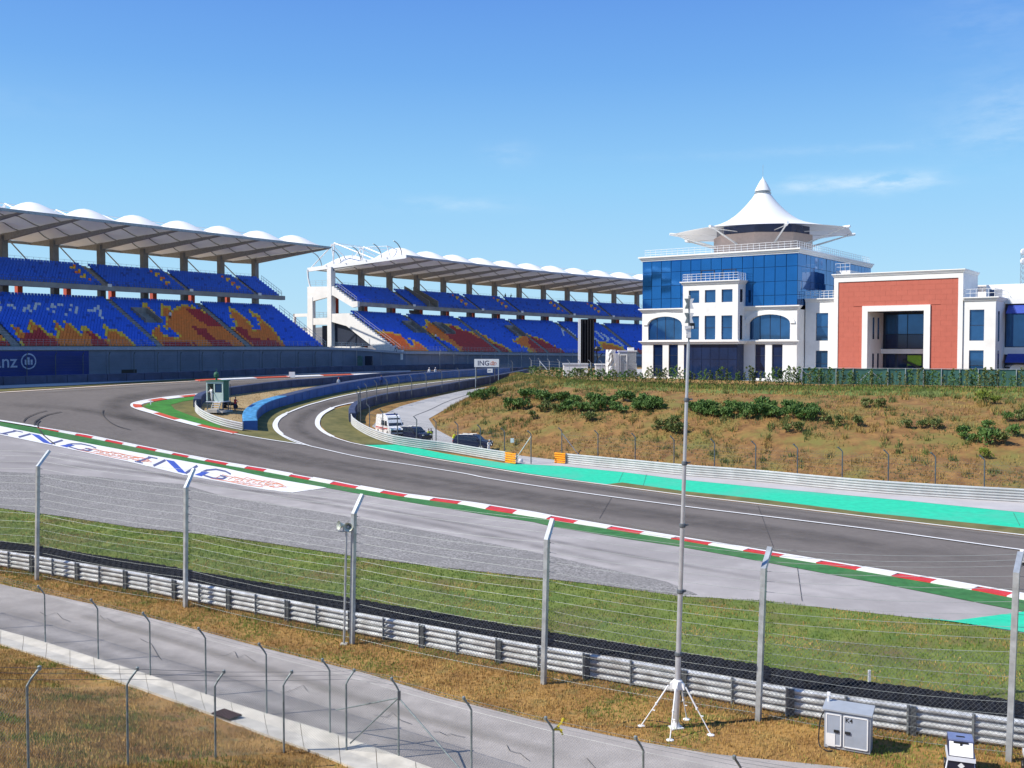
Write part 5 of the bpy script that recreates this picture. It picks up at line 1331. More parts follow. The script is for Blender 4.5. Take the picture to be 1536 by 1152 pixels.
# lattice mast at the right edge
lp = AT(1533, 420, 190)
lm = thing('lattice_mast', 'thin lattice radio mast rising behind the right wing roof', 'mast', (lp[0], lp[1], PZ))
b = MB(); hm = 13 + (522 - 374) / 1500 * 190 - PZ
for k in range(3): t = 2 * pi * k / 3; b.tube([(.45 * cos(t), .45 * sin(t), 0), (.3 * cos(t), .3 * sin(t), hm)], .05, 5)
for j in range(24):
    z = hm * j / 24; z2 = hm * (j + 1) / 24
    for k in range(3):
        t, t2 = 2 * pi * k / 3, 2 * pi * (k + 1) / 3; b.bar((.42 * cos(t), .42 * sin(t), z), (.42 * cos(t2), .42 * sin(t2), z2), .04, .04)
b.build('lattice', M_GALV, lm, local=True)
for z in (hm - .6, hm - 2.4): b = MB(); b.lathe([(0, 0), (.5, .05), (.62, .3), (.5, .3), (0, .12)], (0, -.7, z), 14, axis='y'); b.build('dish', M_WHITES, lm, local=True)

# ------------------------------------------------------------------ things on the paddock edge left of the building
p = AT(880, 546, 186)
sc_ = thing('video_screen', 'tall black video screen seen edge-on with a white leading edge', 'screen', (p[0], p[1], PZ))
hh = CAM_H + (522 - 479) / 1500 * 186 - PZ; h0 = CAM_H + (522 - 545) / 1500 * 186 - PZ
b = MB(); b.box((.1, .3, (hh + h0) / 2), (2.4, 3.2, hh - h0)); b.build('screen_body', mat('matt black', (.006, .006, .008), .9, var=.2, spec=.1), sc_, local=True)
b = MB()
for k in range(5): b.box((-.9 + k * .5, -1.36, (hh + h0) / 2), (.16, .1, hh - h0 - .3))
b.build('back_rib', mat('dark rib', (.025, .027, .033), .8), sc_, local=True)
b = MB(); b.box((-1.45, -1.3, (hh + h0) / 2 - .1), (.45, .7, hh - h0 + .3)); b.build('white_edge', M_WHITES, sc_, local=True)
for s_ in (-.7, .9): b = MB(); b.box((s_, .3, h0 / 2), (.35, .5, h0)); b.build('leg', M_POSTD, sc_, local=True)
b = MB(); b.tube([(1.5, -1, 0), (1.9, -1.1, 3.0), (1.5, -1.2, 6.5)], .12, 6); b.tube([(1.9, -1.1, 3.0), (2.9, -1.2, 4.0)], .1, 6); b.lathe([(.0, 0), (.6, .1), (.7, .5), (.4, .9), (0, 1.0)], (1.9, -1.2, 4.3), 10); b.build('lamp_bracket', M_BLACK, sc_, local=True)
def box_thing(name, label, cat, px0, px1, py0, py1, D, depth, m, roofm=None, rz=0.0):
    p0, p1 = AT(px0, py1, D), AT(px1, py0, D); w, h = p1[0] - p0[0], p1[2] - PZ
    t = thing(name, label, cat, (.5 * (p0[0] + p1[0]), D, PZ), rz=rz)
    return t, w, h
t, w, h = box_thing('site_cabin', 'long low white cabin behind the hedge left of the black screen', 'cabin', 845, 881, 546, 560, 178, 3, None)
b = MB(); b.box((0, 0, h / 2 - .1), (w, 2.6, h - .2)); b.build('cabin_body', M_WHITES, t, local=True); b = MB(); b.box((0, 0, h), (w + .2, 2.8, .2)); b.build('roof', M_GREYL, t, local=True); b = MB(); b.box((w * .2, -1.33, h * .5), (w * .25, .05, h * .35)); b.build('window', M_GLASSK, t, local=True)
t, w, h = box_thing('site_cabin', 'small pale cabin between the black screen and the wrapped pallets', 'cabin', 893, 909, 546.5, 560, 176, 3, None)
b = MB(); b.box((0, 0, h / 2 - .1), (w, 2.2, h - .2)); b.build('cabin_body', M_GREYL, t, local=True); b = MB(); b.box((0, 0, h), (w + .2, 2.4, .2)); b.build('roof', M_WHITES, t, local=True); b = MB(); b.box((0, -1.13, h * .42), (w * .3, .05, h * .7)); b.build('door', M_GREYP, t, local=True)
p = AT(916, 552, 170); t = thing('wrapped_pallet', 'tall bundle wrapped in crumpled white sheeting beside the grey shed', 'bundle', (p[0], p[1], PZ))
hh = CAM_H + (522 - 524.5) / 1500 * 170 - PZ
b = MB(); rr_ = random.Random(4); rings = []
for z in np.linspace(0.3, hh, 9):
    rings.append([((.85 + rr_.uniform(-.14, .14) - .1 * (z / hh)) * cos(a) * 1.0, (.6 + rr_.uniform(-.14, .14)) * sin(a), z) for a in np.linspace(0, 2 * pi, 14, False)])
b.loft(rings); b.build('sheeting', M_WHITES, t, local=True)
b = MB(); b.box((0, 0, .15), (1.8, 1.3, .28)); b.build('pallet', M_TRUNK, t, local=True)
b = MB()
for a in (.2, -.5, .55): b.bar((a, -.72, .5), (a * .4, -.76, hh - .5), .08, .05)
b.build('strap', M_BLACK, t, local=True)
t, w, h = box_thing('equipment_shed', 'grey corrugated shed with a white door frame beside the glass building', 'shed', 928, 953, 526.5, 555, 172, 3, None)
b = MB(); b.box((0, 0, h / 2 - .1), (w, 2.6, h - .2))
for k in range(14): b.box((-w / 2 + (k + .5) * w / 14, -1.33, h / 2), (.07, .06, h - .3))
b.build('shed_wall', M_GREYP, t, local=True)
b = MB(); b.box((0, 0, h), (w + .3, 2.9, .18)); b.build('roof', M_GREYL, t, local=True)
b = MB(); x = -w * .27
for s_ in (-.55, .55): b.box((x + s_, -1.42, h * .42), (.14, .1, h * .84))
b.box((x, -1.42, h * .84 + .06), (1.24, .1, .14)); b.build('door_frame', M_WHITES, t, local=True)
b = MB(); b.box((w * .2, -.5, h + .35), (w * .35, 1.2, .5)); b.build('roof_unit', M_WHITES, t, local=True)
b = MB(); b.box((-w / 2 - .35, -.3, h / 2 - .2), (.6, 2.2, h * .9)); b.build('side_panel', M_WHITES, t, local=True)
# perimeter wall fence posts on the paddock edge
pf = thing('mesh_fence', 'pale wire fence with cranked posts on the crest left of the building', 'fence', (10, 170, PZ))
PP = [GZ(px, py, PLZ) for px, py in ((793, 561.5), (806, 563), (820, 565), (835, 566.5), (850, 568), (866, 569), (882, 570), (899, 571), (916, 571.5), (934, 572.5), (951, 573.3))]
PP = [p + np.array([.5, 1.2, 0]) for p in PP]
for p in PP:
    b = MB(); b.tube([p, p + np.array([0, 0, 2.7]), p + np.array([-.35, -.1, 3.1])], .06, 6); b.build('post', M_GALV, pf)
b = MB()
for j in range(6):
    for i in range(len(PP) - 1): b.bar(PP[i] + np.array([0, 0, .3 + j * .46]), PP[i + 1] + np.array([0, 0, .3 + j * .46]), .025, .025)
b.build('line_wire', M_WIRE, pf)
b = MB(); b.tube([PP[1] + np.array([0, 0, 2.5]), PP[2] + np.array([.6, -.6, .1])], .07, 6); b.build('brace', M_GALV, pf)

# ------------------------------------------------------------------ green screened fence in front of the building
gf = thing('screen_fence', 'long fence covered in dark green mesh in front of the red portal', 'fence', (52, 132, PLZ))
GF = [GZ(1205, 577.2, PLZ + .05) + np.array([0, .6, 0]), GZ(1400, 579.5, PLZ + .05) + np.array([0, .6, 0]), GZ(1600, 582.5, PLZ + .05) + np.array([0, .6, 0]), GZ(1900, 586, PLZ + .05) + np.array([0, .6, 0])]
gp_ = ninterp(GF, 25)
for i, q in enumerate(gp_):
    b = MB(); b.tube([(q[0], q[1] - .12, PLZ), (q[0], q[1] - .12, PLZ + 2.35)], .05, 6); b.build('post', M_GALV, gf)
    if i < 24:
        r_ = gp_[i + 1]; b = MB(); rings = []
        for k in range(9):
            t = k / 8; x, y = q + (r_ - q) * t; s_ = .10 * sin(pi * t) * random.uniform(.5, 1.3)
            rings.append([(x, y + s_, PLZ + .15), (x, y + s_ * 1.3, PLZ + 1.2), (x, y + s_ * .5, PLZ + 2.28 - .03 * sin(pi * t)), (x, y + s_ * .5 + .03, PLZ + 2.28 - .03 * sin(pi * t)), (x, y + s_ * 1.3 + .03, PLZ + 1.2), (x, y + s_ + .03, PLZ + .15)])
        b.loft(rings); b.build('mesh_panel', M_SCREEN, gf)
for i in (0, 4):
    for s_ in (-1, 1):
        q = gp_[i]; b = MB(); b.tube([(q[0], q[1] - .18, PLZ + 2.0), (q[0] + s_ * 1.8, q[1] - .35, PLZ + .4)], .045, 6); b.build('brace', M_GALV, gf)
b = MB(); b.tube([(q[0], q[1] - .1, PLZ + 2.33) for q in gp_], .03, 5); b.build('top_rail', M_GALV, gf)
# ================================================================== BARRIERS AND FENCES
def gz_(p, dz=0.0): return np.array([p[0], p[1], float(zt(p[0], p[1])) + dz])
def raised(px, py, h):
    """point on the sight line through (px, py) that lies h above the ground: the foot of something h tall whose top is seen there"""
    r = ray(px, py); t = _DS / r[1]; d = CAM_H + r[2] * t - zt(r[0] * t, _DS) - h
    i = int(np.argmax(d < 0)); lo, hi = t[max(i - 1, 0)], t[i]
    for _ in range(30):
        m = .5 * (lo + hi)
        if CAM_H + r[2] * m - float(zt(r[0] * m, r[1] * m)) - h < 0: hi = m
        else: lo = m
    return np.array([r[0] * m, r[1] * m, float(zt(r[0] * m, r[1] * m))])
def guardrail(name, label, path, nr, pitch, post_side, beam_len, post_step, m, z0=.04, paint=None, posts=True, bulge=-1, loc=None, double=False):
    """W-beam barrier: every beam length and every post its own part"""
    q0 = path[len(path) // 2]; root = thing(name, label, 'guardrail', gz_(q0))
    L = plen(path); n = max(1, int(round(L / beam_len))); P = ninterp(path, n * 4 + 1)
    O = lambda k: offset(P, k)
    h = pitch * .93
    prof = [(0.0, 0.0), (0.0, h * .12), (.1, h * .36), (.1, h * .60), (0.0, h * .86), (0.0, h)]
    offs = {o: O(bulge * o) for o in {p[0] for p in prof}}
    for i in range(n):
        for r in range(nr):
            b = MB(); rings = []
            for j in range(i * 4, i * 4 + 5):
                e = .0
                rings.append([(offs[o][j][0], offs[o][j][1], float(zt(*P[j])) + z0 + r * pitch + z) for o, z in prof])
            b.loft(rings, closed=False)
            b.build('rail_beam', m, root)
    if posts:
        npst = max(1, int(round(L / post_step))); Q = ninterp(path, npst + 1)
        QO = offset(Q, post_side * .13); T = nr * pitch
        for i, (q, qo) in enumerate(zip(Q, QO)):
            d = Q[min(i + 1, npst)] - Q[max(i - 1, 0)]; a = atan2(d[1], d[0])
            b = MB(); g = float(zt(*q)); 
            b.box((qo[0], qo[1], g + T / 2), (.11, .02, T + .08), rz=a); b.box((qo[0], qo[1], g + T / 2), (.02, .13, T + .08), rz=a); 
            b.build('post', M_GALVD, root)
            if double and i % 2 == 0:
                e = np.array([cos(a), sin(a)]) * .16; b = MB(); b.box((qo[0] + e[0], qo[1] + e[1], g + T / 2), (.18, .12, T), rz=a); b.build('spacer', M_RAILSH, root)
    return root
NEAR = world_path(RAIL_BASE, 1.0)
guardrail('guardrail', 'long ribbed steel guardrail across the foreground in front of the tyre wall', NEAR, 4, .245, -1, 4.0, 2.0, M_ARMCO, bulge=-1, double=True)
guardrail('guardrail', 'long pale guardrail at the foot of the embankment, right of the gate', world_path(BAR_FAR, 1.0), 5, .235, 1, 4.0, 4.0, M_ARMCOF, bulge=-1)
guardrail('guardrail', 'curved guardrail in front of the parked ambulance, left of the gate', world_path(BAR_OUT, 1.0), 5, .235, 1, 4.0, 4.0, M_ARMCOF, bulge=-1)
guardrail('guardrail', 'short curved guardrail round the tip of the infield island', world_path([(296, 610), (293.5, 615), (295, 620), (303, 627), (319, 635), (339, 641.5), (364, 647)], .7), 4, .255, 1, 3.0, 3.0, M_ARMCOF, bulge=-1)
def orange_end(label, pxs):
    guardrail('guardrail_end', label, densify([G(*p)[:2] for p in pxs], .5), 5, .245, 1, 2.0, 1.0, M_ORANGE, bulge=-1)
orange_end('orange painted guardrail end on the left side of the gate gap', [(758, 694.5), (774, 697)])
orange_end('orange painted guardrail end on the right side of the gate gap', [(832, 695), (848, 696.5)])

# ------------------------------------------------------------------ tyre barriers: every block its own part
def tyre_wall(name, label, path, width, h, block, m, top=None, zf=None):
    L = plen(path); n = max(1, int(round(L / block))); sub = 3; P = ninterp(path, n * sub + 1)
    root = thing(name, label, 'tyre barrier', gz_(P[len(P) // 2]))
    A, B = offset(P, width / 2), offset(P, -width / 2); zf = zf or (lambda q: float(zt(q[0], q[1])))
    for i in range(n):
        rings = []
        for j in range(i * sub, i * sub + sub + 1):
            a, c = A[j].copy(), B[j].copy()
            d = P[min(j + 1, len(P) - 1)] - P[max(j - 1, 0)]; d /= np.linalg.norm(d)
            e = .035 * (1 if j == i * sub else (-1 if j == i * sub + sub else 0)); a += d * e; c += d * e
            z = zf(P[j]); rings.append([(a[0], a[1], z - .1), (a[0], a[1], z + h - .06), (a[0] * .93 + c[0] * .07, a[1] * .93 + c[1] * .07, z + h), (c[0] * .93 + a[0] * .07, c[1] * .93 + a[1] * .07, z + h), (c[0], c[1], z + h - .06), (c[0], c[1], z - .1)])
        b = MB(); b.loft(rings)
        mats_ = m
        if top is not None:
            mats_ = [m, top(i / n)]
            A_ = np.array([np.mean([b.v[k] for k in f], axis=0)[2] for f in b.f]); zz_ = zf(P[i * sub])
            b.m = [1 if (A_[k] > zz_ + h - .12 and len(b.f[k]) == 4) else 0 for k in range(len(b.f))]
        b.build('tyre_block', mats_, root)
    return root
fw = world_path([(-150, 582), (0, 578), (98, 574.5), (195, 571.5), (297, 567.5), (434, 560.8), (480, 559), (616, 555.5), (720, 553)], 1.5)
tyre_wall('tyre_barrier', 'long dark tyre barrier along the foot of the grandstand wall', fw, 1.1, 1.15, 3.0, M_BELT)
tyre_wall('tyre_barrier', 'dark tyre barrier along the far side of the infield island', world_path(BAR_IN_FAR, 1.0), 1.0, 1.15, 2.4, M_BELT)
tyre_wall('tyre_barrier', 'thick blue covered tyre barrier with a pale blue top on the infield island', world_path([(375.5, 646), (374.5, 634), (381, 624), (397, 614.5), (430, 604.5), (480, 592), (560, 577.5), (640, 568.8), (700, 564), (760, 560.5)], 1.0), 1.7, 1.2, 2.4, M_BELTB, top=lambda t: M_BELTL if t < .2 else M_BELT)
tyre_wall('tyre_barrier', 'dark tyre barrier along the right side of the pit entry road', world_path(BAR_PIT, 1.0), .9, 1.25, 2.4, M_BELT)

# tyre wall behind the near guardrail: real tyres stacked in rows, joined (a black mass in the photo)
root = thing('tyre_wall', 'low wall of stacked black tyres behind the foreground guardrail', 'tyre wall', gz_(NEAR[len(NEAR) // 2]))
tor_v, tor_f = [], []
NU_, NV_ = 12, 6
for i in range(NU_):
    for j in range(NV_):
        a, c = 2 * pi * i / NU_, 2 * pi * j / NV_; tor_v.append(((.215 + .105 * cos(c)) * cos(a), (.215 + .105 * cos(c)) * sin(a), .105 * sin(c)))
for i in range(NU_):
    for j in range(NV_): tor_f.append((i * NV_ + j, ((i + 1) % NU_) * NV_ + j, ((i + 1) % NU_) * NV_ + (j + 1) % NV_, i * NV_ + (j + 1) % NV_))
b = MB()
tor_v = np.array(tor_v)
for row, k in enumerate((.42, .84, 1.26, 1.68)):
    P_ = offset(NEAR, k); n = int(plen(P_) / .44)
    for q in ninterp(P_, n):
        for lev in ((4,) if row < 3 else (1, 2, 3, 4)):
            o = np.array([q[0] + random.uniform(-.03, .03), q[1] + random.uniform(-.03, .03), float(zt(*q)) + .08 + lev * .205 + random.uniform(-.02, .02)]); b.add(tor_v + o, tor_f)
o = b.build('tyres', M_RUBBER, root, smooth=True, fix=False); o['kind'] = 'stuff'
b = MB(); rings = []
for a_, c_ in zip(offset(NEAR, .3), offset(NEAR, 1.95)):
    z = float(zt(*a_)); rings.append([(a_[0], a_[1], z), (a_[0], a_[1], z + .72), (c_[0], c_[1], z + .72), (c_[0], c_[1], z)])
b.loft(rings); b.build('tyre_core', M_RUBBER, root)

# ------------------------------------------------------------------ tall catch fence in the foreground
cf = thing('catch_fence', 'tall catch fence of cranked square posts and horizontal wires in the foreground', 'fence', G(528, 965))
CF = [((-182, 838), (-186, 688), (-166, 668)), ((55, 870), (57, 699), (74, 676)), ((278, 911), (279, 731), (291, 703)), ((528, 966), (531, 770), (543.5, 742)), ((815, 1026), (820.5, 809), (829, 779)), ((1137, 1081), (1146, 852), (1155, 822)), ((1513, 1142), (1525, 858), (1531, 830)), ((1960, 1215), (1985, 880), (1992, 850))]
rows = []
for base, bend, top in CF:
    g = G(*base); D = g[1]; Bn = AT(bend[0], bend[1], D); Tp = AT(top[0], top[1], D + .75)
    d = Tp - Bn; s_ = .088
    b = MB()
    fx = np.array([.80, -.6, 0]) * s_; fy = np.array([.6, .8, 0]) * s_
    def rect(p, u, v): return [p - u - v, p + u - v, p + u + v, p - u + v]
    up = np.array([0, 0, 1.0])
    dn = d / np.linalg.norm(d); sd = np.array([.8, -.6, 0]); v2 = np.cross(sd, dn)
    b.loft([rect(g - up * .2, fx, fy), rect(Bn, fx, fy), rect(Bn + dn * np.linalg.norm(d), sd * s_, -v2 * s_ * .8)]); b.build('post', M_GALV, cf)
    b = MB()
    for j in range(15):
        t = (j + .6) / 15; p = g + (Bn - g) * t; b.bar(p + fy, p + fy * 2.1 + fx * .6, .03, .03)
    b.build('wire_hooks', M_POSTD, cf)
    rows.append((g, Bn, Tp, fy))
NWV, NWA = 15, 3
def wire_pt(i, s):
    g, Bn, Tp, fy = rows[i]
    return (g + (Bn - g) * s + fy * 1.7) if s <= 1 else (Bn + (Tp - Bn) * (s - 1) + fy * .9)
for s in [(j + .6) / NWV for j in range(NWV)] + [1.3, 1.62, 1.93]:
    b = MB(); path = []
    for i in range(len(rows) - 1):
        a, c = wire_pt(i, s), wire_pt(i + 1, s); sag = .05 + .03 * ((i * 7 + int(s * 15)) % 4)
        for k in range(6):
            t = k / 6; path.append(a + (c - a) * t - np.array([0, 0, sag * 4 * t * (1 - t)]))
    path.append(wire_pt(len(rows) - 1, s)); b.tube(path, .0065, 4); b.build('wire', M_WIRE, cf)
def chain_link(parent, A0, A1, z0, z1, pitch, r, m, name='chain_link'):
    """woven diamond mesh between two posts (A0, A1 = (foot, top) points); joined: far too fine to pick apart"""
    f0, t0 = A0; f1, t1 = A1; L_ = np.linalg.norm(f1 - f0); H_ = np.linalg.norm(t0 - f0); b = MB()
    P = lambda x, z: (f0 + (f1 - f0) * (x / L_)) * (1 - z / H_) + (t0 + (t1 - t0) * (x / L_)) * (z / H_)
    for sgn in (1, -1):
        c = -H_
        while c < L_ + H_:
            # line x = c + sgn*(z) or mirrored
            zs_, ze = z0, z1
            x0, x1 = (c + z0, c + z1) if sgn > 0 else (L_ - c - z0, L_ - c - z1)
            pts = []
            if sgn > 0:
                za_ = max(z0, -c); zb_ = min(z1, L_ - c)
                if zb_ - za_ > .02: pts = [P(c + za_, za_), P(c + zb_, zb_)]
            else:
                za_ = max(z0, -c); zb_ = min(z1, L_ - c)
                if zb_ - za_ > .02: pts = [P(L_ - c - za_, za_), P(L_ - c - zb_, zb_)]
            if pts: b.tube(pts, r, 3)
            c += pitch
    o = b.build(name, m, parent, fix=False); o['kind'] = 'stuff'; return o
for i in range(len(rows) - 1):
    g, Bn, Tp, fy = rows[i]; g2, B2, T2, f2 = rows[i + 1]
    chain_link(cf, (g + fy * 1.5, Bn + fy * 1.5), (g2 + f2 * 1.5, B2 + f2 * 1.5), .1, 3.0, .15, .0038, M_POSTD)

# ------------------------------------------------------------------ chain-link fences by the service road
def post_cranked(parent, foot, h, arm, r=.032, m=None, lean=(0, 0)):
    b = MB(); f = np.array(foot, float); a = np.array([arm[0], arm[1], 0])
    p1 = f + np.array([lean[0], lean[1], h]); b.tube([f - np.array([0, 0, .1]), p1, p1 + a * .35 + np.array([0, 0, .16]), p1 + a + np.array([0, 0, .38])], r, 8)
    b.lathe([(r * 1.5, -.04), (r * 1.6, .05), (0, .08)], p1 + a + np.array([0, 0, .38]), 8)
    b.build('post', m or M_POSTG, parent); return f, p1, p1 + a + np.array([0, 0, .38])
FH = 2.2
f1 = thing('chain_link_fence', 'chain-link fence with cranked posts along the edge of the service road and channel', 'fence', G(310, 1045))
R1 = [G(-75, 925), G(-5, 944)] + [G(*p) for p in ((68, 966.5), (147.5, 992), (225.5, 1016.5), (309, 1045), (400, 1074), (495, 1103), (598, 1138))] + [raised(px, py, 2.58) for px, py in ((707, 1046), (830, 1076), (965, 1105), (1113, 1134), (1270, 1160))]
r1 = [post_cranked(f1, p, FH, (-.22 if i != 8 else -.2, -.1)) for i, p in enumerate(R1)]
for i in range(len(r1) - 1): chain_link(f1, r1[i][:2], r1[i + 1][:2], .04, FH - .04, .085, .0019, M_WIRE)
for s in (.35, .7, 1.0):
    b = MB(); b.tube([p[1] + (p[2] - p[1]) * s for p in r1], .005, 4); b.build('barbed_wire', M_POSTD, f1)
for z in (.05, FH - .03): b = MB(); b.tube([p[0] + (p[1] - p[0]) * (z / FH) for p in r1], .003, 4); b.build('line_wire', M_WIRE, f1)
f2 = thing('chain_link_fence', 'chain-link fence with cranked posts climbing the brown bank at lower left', 'fence', raised(320, 1010, 2.58))
R2 = [raised(px, py, 2.58) for px, py in ((-140, 1000), (40, 1005), (190, 1006), (322, 1010), (425, 1010), (519, 1008))] + [R1[8] + np.array([.02, .02, 0])]
r2 = [post_cranked(f2, p, FH, (.24, .12)) for p in R2[:-1]] + [(R2[-1], R2[-1] + np.array([0, 0, FH]), R2[-1] + np.array([.1, .05, FH + .38]))]
for i in range(len(r2) - 1): chain_link(f2, r2[i][:2], r2[i + 1][:2], .04, FH - .04, .085, .0019, M_WIRE)
for s in (.35, .7, 1.0):
    b = MB(); b.tube([p[1] + (p[2] - p[1]) * s for p in r2], .005, 4); b.build('barbed_wire', M_POSTD, f2)
cp = R1[8]; ctop = cp + np.array([0, 0, FH - .25])
for q, par in ((R1[7] + np.array([.25, -.1, .9]), f1), (R1[9] + np.array([-.15, .08, .15]), f1), (R2[5] + np.array([.1, .15, .2]), f2)):
    b = MB(); b.tube([ctop, q], .026, 6); b.build('brace', M_POSTG, par)
b = MB(); q = r1[8][1]
b.box(q + np.array([0.03, -.05, -.16]), (.09, .05, .3)); b.build('clamp', M_POSTD, f1)
# yellow ribbon caught on the fence
rp_ = r1[10][1]
t = thing('yellow_ribbon', 'scrap of yellow tape knotted round the top of a fence post', 'ribbon', rp_)
b = MB(); 
for pts in ([(0, 0, .0), (.12, .02, .1), (.22, 0, .22), (.27, -.02, .36)], [(.27, -.02, .36), (.34, .0, .30), (.36, 0, .2)], [(.05, 0, .03), (.16, -.03, .04), (.26, -.03, .02)], [(.14, 0, .1), (.2, .02, .0), (.27, .0, -.12)]):
    for i in range(len(pts) - 1): b.bar(pts[i], pts[i + 1], .015, .055)
b.build('tape', mat('yellow tape', (.75, .62, .05), .6), t, local=True)

# ------------------------------------------------------------------ debris fence behind the far guardrails
def debris_fence(label, posts, h, arm, mesh_z=(1.1, 3.2), m=M_POSTD):
    root = thing('debris_fence', label, 'fence', posts[len(posts) // 2]); out = []
    for p in posts: out.append(post_cranked(root, p, h, arm, .06, m))
    for z in np.arange(1.3, h, .42):
        b = MB(); b.tube([q[0] + (q[1] - q[0]) * (z / h) for q in out], .008, 3); b.build('wire', M_POSTD, root)
    for i in range(len(out) - 1): chain_link(root, out[i][:2], out[i + 1][:2], mesh_z[0], h, .3, .0045, M_POSTD)
    return root, out
DF = [G(px, py) + np.array([.15, .55, 0]) for px, py in ((841, 691), (895.5, 697), (951.5, 703), (1010, 709), (1071, 715), (1133, 720), (1196, 726), (1263.6, 732.5), (1333, 738.5), (1404, 744), (1478, 750), (1560, 757), (1650, 763), (1750, 769))]
dr, dro = debris_fence('debris fence of cranked posts along the foot of the embankment right of the gate', DF, 3.35, (-.35, .1))
b = MB(); b.tube([dro[0][1] - np.array([0, 0, .2]), DF[0] + np.array([2.2, -.2, .3])], .05, 6); b.build('brace', M_GALV, dr)
DL2 = [G(px, py) + np.array([.2, .6, 0]) for px, py in ((551, 651), (571, 660), (593, 666.5), (622, 672), (651, 676), (684, 681), (718, 686), (754, 692), (794, 697.5))]
dl, dlo = debris_fence('debris fence of dark cranked posts behind the curved guardrail and the ambulance', DL2, 3.35, (-.35, .1))
b = MB(); b.tube([dlo[-1][1] - np.array([0, 0, .2]), DL2[-1] + np.array([-1.9, .3, .3])], .05, 6); b.build('brace', M_GALV, dl)
b = MB(); q = DL2[-2] + (DL2[-1] - DL2[-2]) * .3; b.box(q + np.array([0, -.1, 2.45]), (.42, .04, .5)); b.build('notice', M_WHITES, dl)
DP = [G(px, py) + np.array([.9, -.1, 0]) for px, py in ((531, 634), (527.5, 627), (531, 619), (541, 613.5), (556, 608), (572, 604.5), (590, 600.5), (609, 597.8), (631, 593.5), (655, 589), (681, 584), (707, 579), (735, 574), (762, 569))]
debris_fence('debris fence curving along the right side of the pit entry road', DP, 3.2, (-.3, .1))

# fence on the grandstand wall: dark cranked posts in front of the long wall
wf = [S1(k, -.75, 0)[:2] for k in np.arange(-2.5, 6.2, .5)]; wf = [gz_(p) for p in wf]
debris_fence('thin debris fence standing in front of the grey wall under the left grandstand', wf, 3.6, (.22, -.15), (1.2, 3.6))
wf2 = [gz_(S2(k, -.8, 0)[:2]) for k in np.arange(.2, 6.6, .55)]
debris_fence('thin debris fence standing in front of the wall under the farther grandstand', wf2, 3.8, (.25, -.2), (1.2, 3.8), M_GALVD)
# ================================================================== OBJECTS BESIDE THE TRACK
# telescopic mast on a tripod
mb0 = G(1014, 1092); D = mb0[1]
mt = thing('telescopic_mast', 'tall telescopic aluminium mast with bow-tie aerials on a white tripod', 'mast', mb0)
def mp_(py): 
    t = (1092 - py) / (1092 - 500.); return AT(1014 + 19.0 * t, py, D)
ys_ = [1090, 981, 887, 788, 694.5, 599.5, 515]; rs = [.098, .088, .078, .068, .060, .052]
for i in range(6):
    b = MB(); b.tube([mp_(ys_[i]), mp_(ys_[i + 1] - (2 if i < 5 else 0))], rs[i], 14); b.build('mast_section', M_MAST, mt, smooth=False)
    if i: b = MB(); p = mp_(ys_[i]); b.lathe([(rs[i - 1] + .02, -.07), (rs[i - 1] + .035, -.03), (rs[i - 1] + .03, .05), (rs[i], .07)], p, 14); b.bar(p + np.array([.06, 0, 0]), p + np.array([.20, -.02, .02]), .05, .06); b.build('collar', M_POSTD, mt)
b = MB(); p = mb0; b.box(p + np.array([0, 0, .02]), (.44, .36, .04), .3); b.loft([[p + np.array([.15 * cos(a), .12 * sin(a), .04]) for a in np.linspace(0, 2 * pi, 8, False)], [p + np.array([.09 * cos(a), .09 * sin(a), .3]) for a in np.linspace(0, 2 * pi, 8, False)]]); b.build('foot_plate', M_WHITES, mt)
hub = mp_(1026)
b = MB(); b.lathe([(.12, -.2), (.17, -.15), (.17, .12), (.12, .16)], hub, 12)
for q in (G(962, 1089.5), G(1005, 1110.5), G(1066, 1103), G(1030, 1079.5)):
    d = q - hub; d[2] = 0; d /= np.linalg.norm(d); b.hexa([hub + d * .12 + np.array([0, 0, -.16]) + e for e in (np.array([-d[1], d[0], 0]) * .05, -np.array([-d[1], d[0], 0]) * .05)] + [hub + d * .27 + np.array([0, 0, -.16]) + e for e in (-np.array([-d[1], d[0], 0]) * .05, np.array([-d[1], d[0], 0]) * .05)] + [hub + d * .12 + np.array([0, 0, .14]) + e for e in (np.array([-d[1], d[0], 0]) * .05, -np.array([-d[1], d[0], 0]) * .05)] + [hub + d * .25 + np.array([0, 0, .02]) + e for e in (-np.array([-d[1], d[0], 0]) * .05, np.array([-d[1], d[0], 0]) * .05)])
b.build('tripod_hub', M_WHITES, mt)
for q in (G(962, 1089.5), G(1005, 1110.5), G(1066, 1103), G(1030, 1079.5)):
    d = q - hub; d[2] = 0; d /= np.linalg.norm(d); s0 = hub + d * .3 - np.array([0, 0, .05]); b = MB(); mid = s0 + (q - s0) * .45
    b.tube([s0, mid], .028, 8); b.tube([mid, q + np.array([0, 0, .04])], .02, 8); b.lathe([(.04, -.04), (.04, .04)], mid, 8); b.tube([s0 + (q - s0) * .6, s0 + (q - s0) * .6 + np.array([.09, -.05, 0])], .02, 6); b.lathe([(.13, 0), (.13, .025), (.04, .05)], q, 10); b.build('tripod_leg', M_WHITES, mt)
def bowtie(c):
    out = MB(); 
    for s_, m in ((-1, 1), (1, 0)):
        w0, w1 = .125, .05; x0 = s_ * .035
        pts = [(x0, -.17), (x0 + s_ * w0 * .9, -.17), (x0 + s_ * w1, 0), (x0 + s_ * w0, .17), (x0, .17)]
        out.add([c + np.array([x, -.04 - .03 * abs(x) * 0, z]) for x, z in pts] + [c + np.array([x, .02, z]) for x, z in pts], [(0, 1, 2, 3, 4), (9, 8, 7, 6, 5)] + [(i, i + 5, (i + 1) % 5 + 5, (i + 1) % 5) for i in range(5)], m)
    return out
for py in (455.5, 477): bowtie(AT(1033.7, py, D)).build('bow_tie_aerial', [M_WHITES, M_POSTG], mt)
